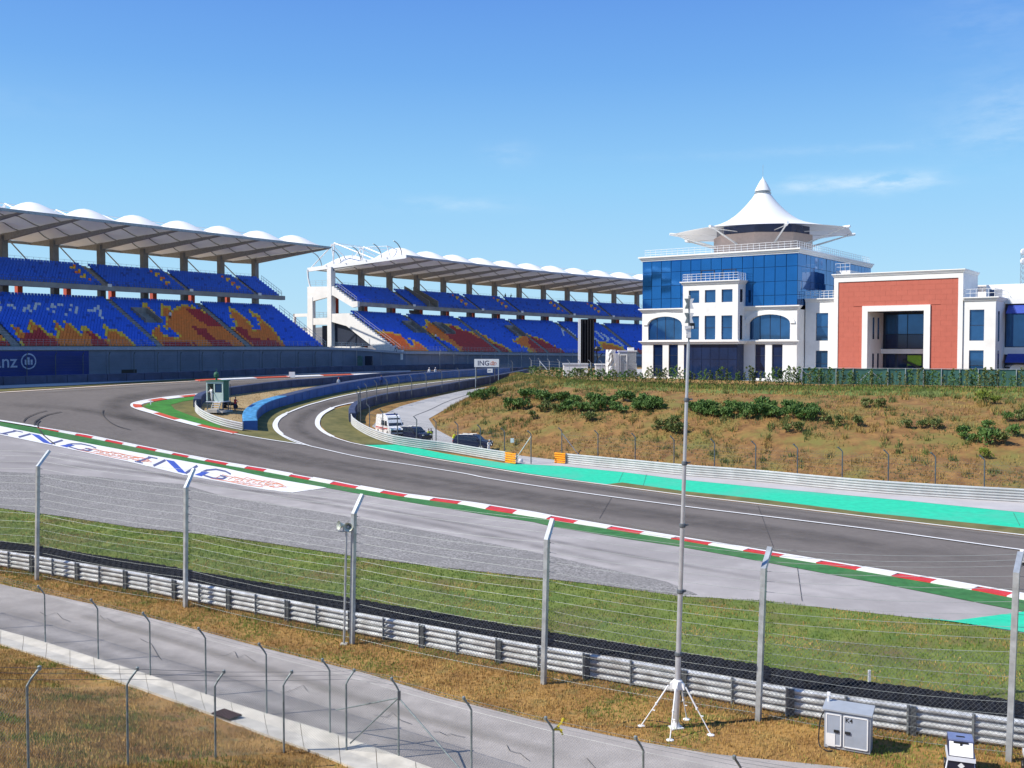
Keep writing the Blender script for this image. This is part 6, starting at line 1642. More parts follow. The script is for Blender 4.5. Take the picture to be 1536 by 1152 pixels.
b = MB(); b.tube([AT(1033, 516, D), AT(1034, 446, D)], .03, 8); b.lathe([(.03, 0), (.05, .02), (.05, .09), (.02, .12)], AT(1034.3, 448, D), 10); b.build('aerial_pole', M_GALVD, mt)
b = MB(); b.box(AT(1033, 491, D), (.3, .2, .09)); b.box(AT(1029.5, 497, D), (.06, .15, .14)); b.box(AT(1033, 500, D), (.13, .14, .3)); b.build('equipment_box', M_WHITES, mt)
b = MB(); b.box(AT(1037.6, 489, D), (.13, .18, .2), .3); b.box(AT(1032.5, 505, D), (.11, .12, .1)); b.build('camera_head', M_BLACK, mt)
b = MB(); cab = [hub + np.array([.14, .05, -.1]), hub + np.array([.14, .06, -.7]), mb0 + np.array([.16, .1, .25]), mb0 + np.array([.3, .15, .02]), mb0 + np.array([-.5, .55, .02]), mb0 + np.array([-1.2, .7, .02]), mb0 + np.array([-1.75, .45, .02]), mb0 + np.array([-1.7, .1, .02]), mb0 + np.array([-1.2, .0, .02]), mb0 + np.array([.2, .25, .02]), mb0 + np.array([2.0, .55, .02]), mb0 + np.array([3.4, .9, .02])]
t = MB().tube(smooth_px(cab, 4), .014, 5).build('cable', M_BLACK); tag(t, 'loose black cable looping on the dry grass round the tripod mast', 'cable')

# loudspeaker pole
sp = G(516, 967); t = thing('loudspeaker_pole', 'thin steel pole carrying two horn loudspeakers beside a catch fence post', 'loudspeaker', sp)
b = MB(); top = AT(519.5, 797, sp[1]); b.tube([sp, top], .05, 10); b.build('pole', M_GALV, t)
b = MB(); b.box(sp + np.array([0, 0, .03]), (.3, .3, .06)); b.build('base_plate', M_CONC, t)
b = MB(); b.bar(top + np.array([-.36, 0, 0]), top + np.array([.30, 0, -.02]), .06, .05); b.build('cross_bar', M_GALV, t)
M_HORN = mat('pale horn plastic', (.52, .56, .48), .5, var=.08)
for c, d in ((top + np.array([-.20, -.05, .27]), np.array([-.75, -.55, .12])), (top + np.array([.10, -.02, .22]), np.array([.02, -1.0, -.05]))):
    d = d / np.linalg.norm(d); rr_ = [(.05, -.30), (.06, -.16), (.085, -.05), (.13, .06), (.185, .12), (.20, .14)]
    b = MB(); b.tube([c + d * z for r, z in rr_], [r for r, z in rr_], 16); b.f = [f for f in b.f if len(f) == 4]; b.build('horn', M_HORN, t, fix=False)
    b = MB(); b.tube([c - d * .36, c - d * .22], .085, 12); b.tube([c + d * .02, c + d * .09], [.02, .05], 10); b.build('driver', M_GREYP, t)
    b = MB(); b.bar(c - d * .1 - np.array([0, 0, .05]), np.array([c[0] - d[0] * .1, c[1], top[2]]), .04, .04); b.build('bracket', M_GALVD, t)

# control cabinet marked K4
c0, c1 = G(1236, 1122), G(1305, 1134); ax = (c1 - c0)[:2]; wk = np.linalg.norm(ax); ang = atan2(ax[1], ax[0])
kc = thing('control_cabinet', 'grey two door metal cabinet marked K4 on the dry grass', 'cabinet', c0, rz=ang)
hk, dk = 1.22, .62
b = MB(); b.box((wk / 2, dk / 2, hk / 2 + .05), (wk, dk, hk)); b.build('cabinet_body', M_GREYP, kc, local=True)
b = MB(); b.loft([[(x, -.07, hk + .05), (x, dk + .05, hk + .13), (x, dk + .05, hk + .20), (x, -.07, hk + .10)] for x in (-.06, wk + .06)]); b.build('roof', M_GREYP, kc, local=True)
b = MB(); b.box((wk / 2, dk / 2, .03), (wk * .96, dk * .9, .07)); b.build('plinth', M_POSTD, kc, local=True)
M_GREYD = mat('door grey paint', (.34, .38, .45), .45, .05, var=.05, coord='Object')
for x0, x1, nm in ((.05, wk * .38, 0), (wk * .42, wk - .06, 1)):
    b = MB(); b.box(((x0 + x1) / 2, -.015, hk / 2 + .06), (x1 - x0, .03, hk - .16)); d = b.build('door', M_GREYD, kc, local=True)
    b = MB(); zt_, zb_ = hk - .06, .16
    for q in (((x0 + .02), -.036, (zt_ + zb_) / 2, .035, zt_ - zb_), ((x1 - .02), -.036, (zt_ + zb_) / 2, .035, zt_ - zb_)): b.box((q[0], q[1], q[2]), (q[3], .012, q[4]))
    for z in (zt_, zb_): b.box(((x0 + x1) / 2, -.037, z), (x1 - x0 - .075, .012, .035))
    b.build('door_trim', M_WHITES, d, local=True)
    b = MB(); hx = x1 - .15 if nm == 0 else x0 + .14; b.box((hx, -.05, hk * .52), (.16, .04, .08)); b.build('handle', M_BLACK, d, local=True)
    if nm == 0: b = MB(); b.box((x0 + .17, -.04, hk * .27), (.26, .01, .42)); b.build('notice', M_WHITES, d, local=True)
    else:
        me = text_mesh('K4', .2, .004); V = [v.co[:] for v in me.vertices]; fs = [tuple(p.vertices) for p in me.polygons]
        b = MB(); b.add([(x0 + .06 + v[0], -.0365, hk - .25 + v[1]) for v in V], fs); b.build('lettering', M_BLACK, d, local=True, fix=False); bpy.data.meshes.remove(me)
b = MB(); b.tube(smooth_px([np.array(p) for p in ((-.05, .3, hk - .1), (-.16, .28, hk * .7), (-.2, .2, .4), (-.16, .1, .03), (.1, -.25, .03), (.3, -.2, .03))], 4), .022, 6); b.build('cable', M_BLACK, kc, local=True)
b = MB(); b.tube([(.05, .5, hk + .15), (.05, .5, hk + .4)], .04, 8); b.box((.05, .5, hk + .42), (.1, .1, .1)); b.build('cable_entry', M_WHITES, kc, local=True)

# generator and a second unit cut by the frame
def generator(loc, label, rz):
    g = thing('generator', label, 'generator', loc, rz=rz)
    def lf(prof, x0, x1, nm, m): b = MB(); b.loft([[(x, y, z) for y, z in prof] for x in (x0, x1)]); return b.build(nm, m, g, local=True)
    lf([(-.35, .12), (-.38, .48), (.45, .48), (.45, .12)], -.36, .36, 'lower_body', mat('dark navy plastic', (.012, .014, .035), .45, var=.1))
    lf([(-.42, .48), (-.40, .60), (.46, .62), (.46, .48)], -.40, .40, 'bumper', M_GREYL)
    lf([(-.39, .61), (-.17, 1.02), (.45, 1.02), (.45, .63)], -.36, .36, 'hood', mat('navy hood paint', (.03, .035, .085), .35, var=.1))
    lf([(-.395, .625), (-.40, .64), (-.19, 1.0), (-.175, .995)], -.33, .33, 'front_panel', M_WHITES)
    lf([(-.17, 1.022), (-.16, 1.07), (.40, 1.07), (.45, 1.022)], -.35, .35, 'lid', mat('blue grey lid', (.16, .20, .36), .4, var=.08))
    b = MB(); b.box((0, .05, 1.085), (.24, .03, .03)); b.build('lid_handle', M_BLACK, g, local=True)
    b = MB(); b.box((0, -.215, .985), (.42, .02, .05)); b.box((0, -.235, .94), (.06, .03, .08)); b.build('latch', M_BLACK, g, local=True)
    b = MB(); b.add([(0, -.388, .44), (.1, -.385, .34), (0, -.378, .24), (-.1, -.385, .34)], [(0, 1, 2, 3)]); b.build('diamond_sign', M_WHITES, g, local=True, fix=False)
    for x in (-.40, .40): b = MB(); b.lathe([(.05, -.05), (.15, -.05), (.16, -.02), (.16, .02), (.15, .05), (.05, .05)], (x, .2, .15), 16, axis='x'); b.build('wheel', M_BLACK, g, local=True)
    b = MB(); b.tube([(-.36, -.2, .45), (-.44, -.5, .2), (-.42, -.45, .03)], .025, 6); b.tube([(.36, -.2, .45), (.40, -.45, .03)], .025, 6); b.build('leg', M_GREYL, g, local=True)
    return g
g1 = G(1440, 1158)
generator(g1, 'wheeled generator with a white front panel and dark hood right of the cabinet', -.35)
generator(G(1558, 1163), 'pale wheeled generator cut by the right edge beyond the catch fence post', -.35)
# white device on a pole at the right edge
q = G(1541, 1120); t = thing('pole_camera', 'white box on a pole at the right edge beside the catch fence post', 'camera', q)
top = AT(1537, 826, q[1]); b = MB(); b.tube([q, AT(1540, 850, q[1])], .05, 8); b.build('pole', M_GALV, t)
b = MB(); b.box(AT(1538, 834, q[1]), (.26, .2, .38)); b.build('camera_box', M_WHITES, t); b = MB(); b.box(AT(1537, 846, q[1]), (.14, .14, .1)); b.build('lens', M_BLACK, t)
# white markers
def marker(label, px, py, w, h, d=.06, cat='marker', name='marker_board', post=False):
    g = G(px, py); t = thing(name, label, cat, g)
    b = MB(); b.box(g + np.array([0, 0, h / 2 + (.6 if post else .02)]), (w, d, h)); b.build('board', M_WHITES, t)
    b = MB(); b.bar(g - np.array([0, -.02, .05]), g + np.array([0, .05, (.6 if post else h * .6)]), .05, .05); b.build('stake', M_POSTD, t)
marker('small white post on the green apex of the infield island', 226, 608, .12, .75)
marker('white square board standing beside the far kerb', 438, 566.5, 1.0, .95, .12)
marker('white post standing on top of the tyre wall by the guardrail', 1303.5, 1051, .09, 1.12)

# ------------------------------------------------------------------ ING billboard and small board
D = 176.0; p0, p1 = AT(711.5, 550.5, D), AT(748.5, 538.5, D)
g0 = gz_((p0[0], D)); bl = thing('billboard', 'white billboard reading ING with an orange emblem on steel posts', 'billboard', ((p0[0] + p1[0]) / 2, D, g0[2]))
b = MB(); b.box(((p0[0] + p1[0]) / 2, D, (p0[2] + p1[2]) / 2), (p1[0] - p0[0], .12, p1[2] - p0[2])); b.build('board', M_WHITES, bl)
for x in (p0[0] + .2, p1[0] - .1): z = gz_((x, D))[2]; b = MB(); b.bar((x, D + .12, z), (x, D + .12, p1[2]), .12, .12); b.build('post', M_GALV, bl)
H_ = p1[2] - p0[2]
text_map('ING', H_ * .85, lambda x, y: (p0[0] + .62 + x, D - .07, p0[2] + H_ * .2 + y), mat('navy print', (.02, .02, .09), .5, var=0), bl, 'lettering', bold=.012)
b = MB(); rq = random.Random(3); xe = p0[0] + (p1[0] - p0[0]) * .63
for pts in ([(0, .15), (.15, .5), (.5, .62), (.8, .5), (.7, .2), (.4, .3)], [(.25, .1), (.4, .35), (.7, .4), (1.0, .6), (1.15, .4), (.95, .15)], [(.1, .2), (.35, .15), (.6, .1), (.9, .12)], [(.3, .6), (.5, .75), (.75, .65)]):
    for i in range(len(pts) - 1): a, c = pts[i], pts[i + 1]; b.bar((xe + a[0], D - .07, p0[2] + .25 + a[1]), (xe + c[0], D - .07, p0[2] + .25 + c[1]), .02, .07)
b.build('lion_emblem', M_LOGOO, bl)
q0, q1 = AT(731, 559, D - 6), AT(739, 553, D - 6); z = gz_((q0[0], D - 6))[2]
t = thing('notice_board', 'small white notice board on a post below the billboard', 'sign', ((q0[0] + q1[0]) / 2, D - 6, z)); cx_ = (q0[0] + q1[0]) / 2
b = MB(); b.box((cx_, D - 6, (q0[2] + q1[2]) / 2), (q1[0] - q0[0], .08, q1[2] - q0[2])); b.build('board', M_WHITES, t)
b = MB(); b.bar((cx_, D - 5.9, z), (cx_, D - 5.9, q1[2]), .08, .08); b.build('post', M_POSTD, t)
b = MB(); b.box((cx_ - .1, D - 6.05, (q0[2] + q1[2]) / 2), (.45, .01, .12)); b.build('print', M_POSTG, t)

# ------------------------------------------------------------------ marshal booth on a raised deck
bg = G(327, 617); D = bg[1]; sc = D / 1500.0
bt = thing('marshal_booth', 'pale green marshal booth on stilts with an open door and steps on the infield island', 'booth', bg, rz=-.12)
M_BOOTH = mat('pale green booth paint', (.55, .66, .58), .6, var=.06, coord='Object'); M_BOOTHD = mat('dark green booth paint', (.03, .13, .075), .6, var=.1, coord='Object')
bw, bh, bd, bz = 2.25, 2.55, 1.9, 1.35
def bb(nm, c, s, m): b = MB(); b.box(c, s); return b.build(nm, m, bt, local=True)
bb('deck', (0, 0, bz - .06), (bw + .1, bd + .1, .12), M_GREYL)
bb('roof', (0, 0, bz + bh + .05), (bw + .25, bd + .25, .12), M_BOOTHD)
bb('rear_wall', (0, bd / 2 - .04, bz + bh / 2), (bw, .08, bh), M_BOOTH)
bb('side_wall', (bw / 2 - .04, 0, bz + bh / 2), (.08, bd - .17, bh), M_BOOTHD); bb('side_wall', (-bw / 2 + .04, 0, bz + bh / 2), (.08, bd - .17, bh), M_BOOTH)
bb('front_panel', (.55, -bd / 2 + .04, bz + .55), (1.15, .08, 1.1), M_BOOTH); bb('front_lintel', (0, -bd / 2 + .04, bz + bh - .16), (bw, .08, .32), M_BOOTH)
for x in (-bw / 2 + .07, -.06, bw / 2 - .09): bb('front_post', (x, -bd / 2 + .04, bz + 1.6 - .4), (.14, .085, bh - .35 - .0), M_BOOTH)
f = bb('window', (.52, -bd / 2 + .05, bz + 1.65), (.95, .05, 1.1), M_FRAME); b = MB(); b.box((.52, -bd / 2 + .02, bz + 1.65), (.82, .02, .98)); b.build('pane', M_GLASSD, f, local=True)
for x in (-bw / 2 + .1, bw / 2 - .1):
    for y in (-bd / 2 + .1, bd / 2 - .1): bb('stilt', (x, y, bz / 2 - .1), (.12, .12, bz), M_POSTD)
for k in range(5): b = MB(); b.box((.35, -bd / 2 - .12 - (4 - k) * .2, .2 + k * .25), (.95, .26, .06)); b.build('step', M_GREYL, bt, local=True)
for x in (-.15, .85): b = MB(); b.bar((x, -bd / 2 - 1.05, .05), (x, -bd / 2 - .05, bz - .1), .05, .16); b.build('stringer', M_POSTG, bt, local=True)
bb('base_slab', (.1, -.6, .05), (2.9, 3.2, .25), M_CONC)
b = MB(); b.box((.35, -bd / 2 - 1.5, .2), (1.3, .5, .42)); b.build('step_block', M_CONC, bt, local=True)
b = MB(); b.lathe([(.12, 0), (.14, .3), (.3, .42), (.34, .75), (.25, 1.0), (.05, 1.08)], (-.25, .2, bz + bh + .1), 12); b.tube([(-.25, .2, bz + bh), (-.25, .2, bz + bh + 1.6)], .04, 6); b.build('beacon', M_BOOTHD, bt, local=True)
b = MB(); b.tube([(1.6, .2, .1), (1.6, .2, bz + bh - .4)], .03, 6); b.build('aerial', M_POSTD, bt, local=True)

# ------------------------------------------------------------------ vehicles
M_VGLASS = mat('vehicle glass', (.012, .018, .03), .06, 0, var=.1, spec=.8); M_TYRE = mat('vehicle tyre', (.015, .015, .016), .85, var=.1); M_RIM = mat('wheel rim', (.45, .46, .48), .4, .5, var=.05)
M_VWHITE = mat('white vehicle paint', (.82, .82, .82), .3, var=.02, coord='Object'); M_VBLUE = mat('dark blue vehicle paint', (.014, .02, .055), .25, .2, var=.05, coord='Object'); M_VRED = mat('red stripe', (.55, .02, .02), .4, var=.03)
M_LAMP = mat('headlamp glass', (.75, .78, .8), .1, .2, var=.02); M_TAIL = mat('tail lamp', (.35, .01, .01), .2, var=.02)
def vehicle(name, label, cat, loc, rz, prof, width, wheels, wr, paint, taper, z_taper, sides, front, rear, extras=None):
    v = thing(name, label, cat, loc, rz=rz); hw = width / 2
    W_ = lambda z: hw * (1 - taper * max(0, z - z_taper) / (max(p[1] for p in prof) - z_taper))
    b = MB(); n = len(prof)
    b.loft([[(x, s_ * W_(z), z) for x, z in prof] for s_ in (-1, -.93, .93, 1)])
    # round the shoulders
    for k in range(n):
        b.v[k] = (b.v[k][0] * .985, b.v[k][1] * .985, b.v[k][2]); b.v[3 * n + k] = (b.v[3 * n + k][0] * .985, b.v[3 * n + k][1] * .985, b.v[3 * n + k][2])
    o = b.build('body', paint, v, local=True); 
    for poly in sides:
        for s_ in (-1, 1):
            m_ = MB(); m_.add([(x * .985, s_ * (W_(z) + .004), z) for x, z in poly], [tuple(range(len(poly)))]); m_.build('side_window', M_VGLASS, v, local=True, fix=False)
    for (x0, z0, x1, z1), nm, mm in front:
        m_ = MB(); f0, f1 = .88 * W_(z0), .86 * W_(z1); e = .012 if x0 > 0 else -.012
        m_.add([(x0 + e, -f0, z0 + .01), (x0 + e, f0, z0 + .01), (x1 + e, f1, z1 + .01), (x1 + e, -f1, z1 + .01)], [(0, 1, 2, 3)]); m_.build(nm, mm, v, local=True, fix=False)
    for x in wheels:
        for s_ in (-1, 1):
            w = MB(); w.lathe([(wr * .55, -.1), (wr * .95, -.11), (wr, -.07), (wr, .07), (wr * .95, .11), (wr * .55, .1)], (x, s_ * (hw - .09), wr), 20, axis='y'); wo = w.build('wheel', M_TYRE, v, local=True)
            r_ = MB(); r_.lathe([(0, 0), (wr * .2, s_ * .03), (wr * .56, s_ * .02), (wr * .6, 0)], (x, s_ * (hw + .015), wr), 16, axis='y'); r_.build('rim', M_RIM, wo, local=True)
    return v, W_
van = [(-2.85, .38), (-2.9, 1.0), (-2.86, 2.3), (-2.7, 2.58), (.9, 2.64), (1.35, 2.5), (1.75, 1.95), (2.15, 1.32), (2.75, 1.12), (2.95, .9), (2.97, .42), (2.3, .3), (-2.3, .3)]
ag = G(585, 653); arz = radians(-64)
amb, Wv = vehicle('ambulance', 'white ambulance with red stripes parked on the concrete road behind the guardrail', 'ambulance', ag, arz, van, 2.0, (-1.75, 1.9), .36, M_VWHITE, .14, 1.2,
    [[(.75, 1.35), (1.7, 1.35), (1.45, 1.95), (.75, 1.95)], [(-.6, 1.4), (.55, 1.4), (.55, 1.95), (-.6, 1.95)]], [((1.80, 1.88, 1.40, 2.4)[0:1] + (1.88, 1.42, 2.42), 'rear_of_frame', M_VGLASS)][:0] + [((2.12, 1.36, 1.50, 2.28), 'windscreen', M_VGLASS), ((2.96, .55, 2.97, .88), 'grille', M_BLACK)], None)
for s_ in (-1, 1):
    b = MB(); b.box((2.9, s_ * .78, .98), (.12, .28, .22)); b.build('headlight', M_LAMP, amb, local=True)
    b = MB(); b.box((-.4, s_ * 1.003, 1.0), (4.6, .02, .11)); b.box((-.9, s_ * 1.003, .82), (3.4, .02, .05)); b.build('side_stripe', M_VRED, amb, local=True)
    b = MB(); b.box((1.55, s_ * 1.12, 1.55), (.12, .22, .3)); b.build('mirror', M_BLACK, amb, local=True)
b = MB(); b.box((.75, 0, 2.72), (.28, 1.5, .14)); b.build('light_bar', mat('blue light bar', (.03, .06, .3), .2, var=.05), amb, local=True)
b = MB(); b.box((-1.2, 0, 2.66), (1.2, .9, .12)); b.build('roof_vent', M_GREYL, amb, local=True)
b = MB(); b.box((2.98, 0, .5), (.1, 1.85, .22)); b.build('bumper', M_GREYP, amb, local=True)
suv = [(-2.25, .45), (-2.33, .95), (-2.2, 1.15), (-1.95, 1.72), (-1.6, 1.83), (.35, 1.83), (.7, 1.76), (1.3, 1.2), (2.2, 1.08), (2.36, .85), (2.36, .45), (1.9, .34), (-1.8, .34)]
def suv_at(label, px, py, rz):
    s, Wq = vehicle('suv', label, 'car', G(px, py), rz, suv, 1.85, (-1.4, 1.45), .37, M_VBLUE, .2, 1.0,
        [[(-1.85, 1.22), (-.95, 1.22), (-.95, 1.7), (-1.65, 1.7)], [(-.85, 1.22), (.1, 1.22), (.1, 1.7), (-.85, 1.7)], [(.2, 1.22), (1.1, 1.22), (.6, 1.7), (.2, 1.7)]],
        [((1.24, 1.27, .74, 1.73), 'windscreen', M_VGLASS), ((2.37, .6, 2.37, .84), 'grille', M_BLACK), ((-2.19, 1.2, -1.98, 1.66), 'rear_window', M_VGLASS)], None)
    for s_ in (-1, 1):
        b = MB(); b.box((2.3, s_ * .7, .9), (.14, .3, .16)); b.build('headlight', M_LAMP, s, local=True)
        b = MB(); b.box((-2.28, s_ * .8, 1.0), (.1, .16, .3)); b.build('tail_light', M_TAIL, s, local=True)
        b = MB(); b.box((.95, s_ * 1.03, 1.28), (.12, .18, .16)); b.build('mirror', M_VBLUE, s, local=True)
        b = MB(); b.tube([(-1.6, s_ * .66, 1.86), (.3, s_ * .66, 1.88)], .025, 6); b.build('roof_bar', M_GALV, s, local=True)
    return s
suv_at('dark blue people carrier parked directly in front of the ambulance', 620, 662, radians(-38))
suv_at('dark blue off-road car parked beside the marshal in yellow left of the gate', 709, 674, radians(-20))
vv = AT(1530, 552, 139); vg = (vv[0], 139.5, PLZ + .05)
vn, _ = vehicle('van', 'white van parked under the blue awnings at the right edge', 'van', vg, pi, van, 2.0, (-1.75, 1.9), .36, M_VWHITE, .14, 1.2, [[(.75, 1.35), (1.7, 1.35), (1.45, 1.95), (.75, 1.95)], [(-2.5, 1.4), (-1.2, 1.4), (-1.2, 1.95), (-2.5, 1.95)], [(-1.0, 1.4), (.55, 1.4), (.55, 1.95), (-1.0, 1.95)]], [((2.12, 1.36, 1.50, 2.28), 'windscreen', M_VGLASS)], None)
# quad bike beside the booth
qg = G(345, 613); qb = thing('quad_bike', 'dark quad bike parked beside the steps of the marshal booth', 'quad bike', qg, rz=.3)
b = MB(); b.loft([[(x, y * w, z) for y, z in ((-.3, .45), (-.34, .7), (-.15, .85), (.15, .85), (.34, .7), (.3, .45))] for x, w in ((-.95, .9), (-.4, .8), (.2, .7), (.9, 1.0))]); b.build('body', M_BLACK, qb, local=True)
b = MB(); b.loft([[(x, y, z) for y, z in ((-.18, .84), (-.16, .96), (.16, .96), (.18, .84))] for x in (-.6, .15)]); b.build('seat', M_POSTD, qb, local=True)
b = MB(); b.tube([(.45, -.4, 1.15), (.5, 0, 1.1), (.45, .4, 1.15)], .03, 6); b.tube([(.5, 0, 1.1), (.6, 0, .8)], .04, 6); b.build('handlebar', M_GALV, qb, local=True)
b = MB(); b.box((-.85, 0, .93), (.5, .7, .05)); b.box((.85, 0, .95), (.4, .7, .05)); b.build('rack', M_GREYL, qb, local=True)
for x in (-.7, .7):
    for y in (-.5, .5): b = MB(); b.lathe([(.1, -.12), (.27, -.13), (.3, -.08), (.3, .08), (.27, .13), (.1, .12)], (x, y, .3), 16, axis='y'); b.build('wheel', M_TYRE, qb, local=True)

# ================================================================== PEOPLE
def person(name_label, loc, rz, shirt, trousers, pose='stand', hair=(.03, .02, .015), vest=None, cap=None, sc=1.0):
    """one continuous skinned body (plus fingers, nose) with hair as its child"""
    J = {}
    bend = {'stand': 0, 'walk': .06, 'lean': .45, 'work': .25}[pose]
    st = .22 if pose == 'walk' else .03
    hip = np.array([0, 0, .93])
    sp1 = hip + np.array([bend * .12, 0, .22]); ch = sp1 + np.array([bend * .22, 0, .25 - bend * .03]); nk = ch + np.array([bend * .12, 0, .15 - bend * .03]); hd = nk + np.array([bend * .07 + .02, 0, .10]); hd2 = hd + np.array([.01, 0, .12])
    V = [hip, sp1, ch, nk, hd, hd2]; R = [(.135, .15), (.115, .14), (.12, .165), (.052, .055), (.08, .072), (.07, .062)]
    E = [(0, 1), (1, 2), (2, 3), (3, 4), (4, 5)]
    def add(p, r, par): V.append(np.array(p, float)); R.append((r, r) if not hasattr(r, '__len__') else r); E.append((par, len(V) - 1)); return len(V) - 1
    hands = []
    for s_ in (-1, 1):
        sh = add(ch + np.array([0, s_ * .185, .06]), .058, 2)
        if pose == 'work' or pose == 'lean': el = add(V[sh] + np.array([.16, s_ * .06, -.23]), .042, sh); wr = add(V[el] + np.array([.22, -s_ * .05, -.05]), .030, el); hd_ = add(V[wr] + np.array([.08, 0, -.01]), (.036, .022), wr)
        elif pose == 'walk': el = add(V[sh] + np.array([-s_ * .10, s_ * .06, -.27]), .042, sh); wr = add(V[el] + np.array([.08 - s_ * .06, 0, -.24]), .030, el); hd_ = add(V[wr] + np.array([.03, 0, -.08]), (.022, .036), wr)
        else: el = add(V[sh] + np.array([-.02, s_ * .07, -.28]), .042, sh); wr = add(V[el] + np.array([.06, s_ * .0, -.25]), .030, el); hd_ = add(V[wr] + np.array([.02, 0, -.085]), (.022, .036), wr)
        hands.append((V[wr].copy(), V[hd_].copy(), s_))
        hp = add(hip + np.array([0, s_ * .095, -.08]), .088, 0); kn = add(np.array([s_ * st * .45 + .03, s_ * .105, .50]), .062, hp); an = add(np.array([s_ * st, s_ * .11, .09]), .043, kn); add(np.array([s_ * st + .15, s_ * .125, .035]), (.042, .034), an)
    me = bpy.data.meshes.new('person'); me.from_pydata([tuple(v) for v in V], E, []); ob = bpy.data.objects.new('tmp', me); C.objects.link(ob)
    m1 = ob.modifiers.new('skin', 'SKIN'); m1.use_smooth_shade = True
    if not me.skin_vertices: 
        bpy.context.view_layer.objects.active = ob
    for i, r in enumerate(R): me.skin_vertices[0].data[i].radius = r
    me.skin_vertices[0].data[0].use_root = True
    m2 = ob.modifiers.new('sub', 'SUBSURF'); m2.levels = 1; m2.render_levels = 1
    dg = bpy.context.evaluated_depsgraph_get(); ev = bpy.data.meshes.new_from_object(ob.evaluated_get(dg)); bpy.data.objects.remove(ob)
    b = MB(); b.v = [tuple(v.co) for v in ev.vertices]; b.f = [tuple(p.vertices) for p in ev.polygons]; b.m = []
    wz = .95; hemA = .10
    wr_l = [(h[0], h[1]) for h in hands]
    for f in b.f:
        c = np.mean([b.v[i] for i in f], axis=0); mi = 1
        if c[2] > nk[2] - .0: mi = 0
        elif any(np.linalg.norm(c - (h1 + (h1 - h0) * .1)) < .09 and np.linalg.norm(c - h1) < np.linalg.norm(c - h0) + .03 for h0, h1 in wr_l): mi = 0
        elif c[2] < .11: mi = 3
        elif c[2] < wz and abs(c[1]) < .2: mi = 2
        b.m.append(mi)
    bpy.data.meshes.remove(ev)
    for h0, h1, s_ in hands:                                    # fingers of unequal length, thumb from the side of the palm
        d = (h1 - h0) / np.linalg.norm(h1 - h0); sd = np.array([1.0, 0, 0]) if abs(d[2]) > .6 else np.array([0, 1.0, 0]); pn = np.cross(d, sd)
        for k, L_ in enumerate((.062, .072, .068, .052)):
            a = h1 + d * .02 + sd * (.026 - k * .0175); m_ = a + d * L_ * .55 + pn * .006 * s_; e = m_ + d * L_ * .4 + pn * .018 * s_; b.tube([a, m_, e], [.0085, .008, .006], 5, 0)
        a = h0 + d * .045 + sd * .03; b.tube([a, a + d * .03 + sd * .025, a + d * .06 + sd * .028], [.010, .009, .007], 5, 0)
    fx = hd2 + np.array([.072, 0, -.05]); b.add([fx + np.array(q) for q in ((-.01, -.014, -.02), (-.01, .014, -.02), (.022, 0, -.018), (-.008, 0, .03))], [(0, 2, 3), (2, 1, 3), (0, 1, 2)], 0)
    for s_ in (-1, 1): b.box(hd2 + np.array([.062, s_ * .03, -.015]), (.012, .02, .01), 0, 3); b.box(hd2 + np.array([0, s_ * .078, -.04]), (.03, .014, .05), 0, 0)
    b.box(hd2 + np.array([.066, 0, -.095]), (.01, .04, .008), 0, 4)
    key = lambda c: mat('cloth %.2f %.2f %.2f' % c, c, .8, var=.12, scale=6, coord='Object')
    mats_ = [M_SKIN, key(shirt), key(trousers), M_BLACK, mat('lips', (.35, .12, .1), .6, var=0)]
    root = bpy.data.objects.new('person', b.mesh('person', mats_, fix=False, smooth=True)); C.objects.link(root); root.location = tuple(loc); root.rotation_euler = (0, 0, rz); root.scale = (sc, sc, sc)
    ORG[root.name] = (0, 0, 0); tag(root, name_label, 'person')
    h = MB(); top = hd2 + np.array([-.01, 0, 0])
    prof = [(.088, -.05), (.094, 0), (.085, .045), (.055, .08), (.0, .092)] if not cap else [(.092, -.02), (.098, .01), (.09, .055), (.055, .09), (0, .10)]
    vs_ = []; fs = []; n = 12
    for r, z in prof:
        for k in range(n): a = 2 * pi * k / n; vs_.append(top + np.array([r * cos(a) * 1.02, r * .9 * sin(a), z + (.045 if (cos(a) > .5 and z < .02 and not cap) else 0)]))
    for i in range(len(prof) - 1):
        for k in range(n): fs.append((i * n + k, i * n + (k + 1) % n, (i + 1) * n + (k + 1) % n, (i + 1) * n + k))
    h.add(vs_, fs)
    if cap: h.box(top + np.array([.12, 0, -.005]), (.1, .12, .012))
    hm = key(cap) if cap else mat('hair %.2f' % hair[0], hair, .8, var=.2)
    ho = bpy.data.objects.new('cap' if cap else 'hair', h.mesh('hair', hm, smooth=True)); C.objects.link(ho); ho.parent = root
    if vest:
        v_ = MB(); rings = []
        for z, w, d in ((.98, .165, .15), (1.1, .16, .15), (1.25, .185, .15), (1.4, .20, .145), (1.47, .15, .11)):
            t = (z - .93); off = bend * .5 * t; rings.append([(off + d * cos(a), w * 1.06 * sin(a), z - bend * .04 * t) for a in np.linspace(0, 2 * pi, 14, False)])
        v_.loft(rings, caps=False); vo = bpy.data.objects.new('vest', v_.mesh('vest', key(vest), smooth=True)); C.objects.link(vo); vo.parent = root
    return root
WH, NV, YL, RD, BK, BL, GR = (.75, .75, .75), (.02, .03, .09), (.60, .66, .03), (.55, .03, .03), (.02, .02, .022), (.03, .07, .25), (.2, .2, .22)
def on(px, py): return G(px, py)
door = np.array(bg) + np.array([-.55, -.75, bz]) ; person('person in white overalls standing in the open door of the marshal booth', door, -2.2, WH, WH, 'work', hair=BK)
person('person in a red jacket standing beside the quad bike', on(352.5, 616.5), 1.2, RD, NV, 'work')
person('person in yellow vest standing at the front of the blue people carrier', on(643, 665), -.8, YL, NV, 'stand', vest=YL)
person('person in dark clothes with a yellow vest behind the blue people carrier', on(647, 664), -1.6, NV, BK, 'lean', vest=YL)
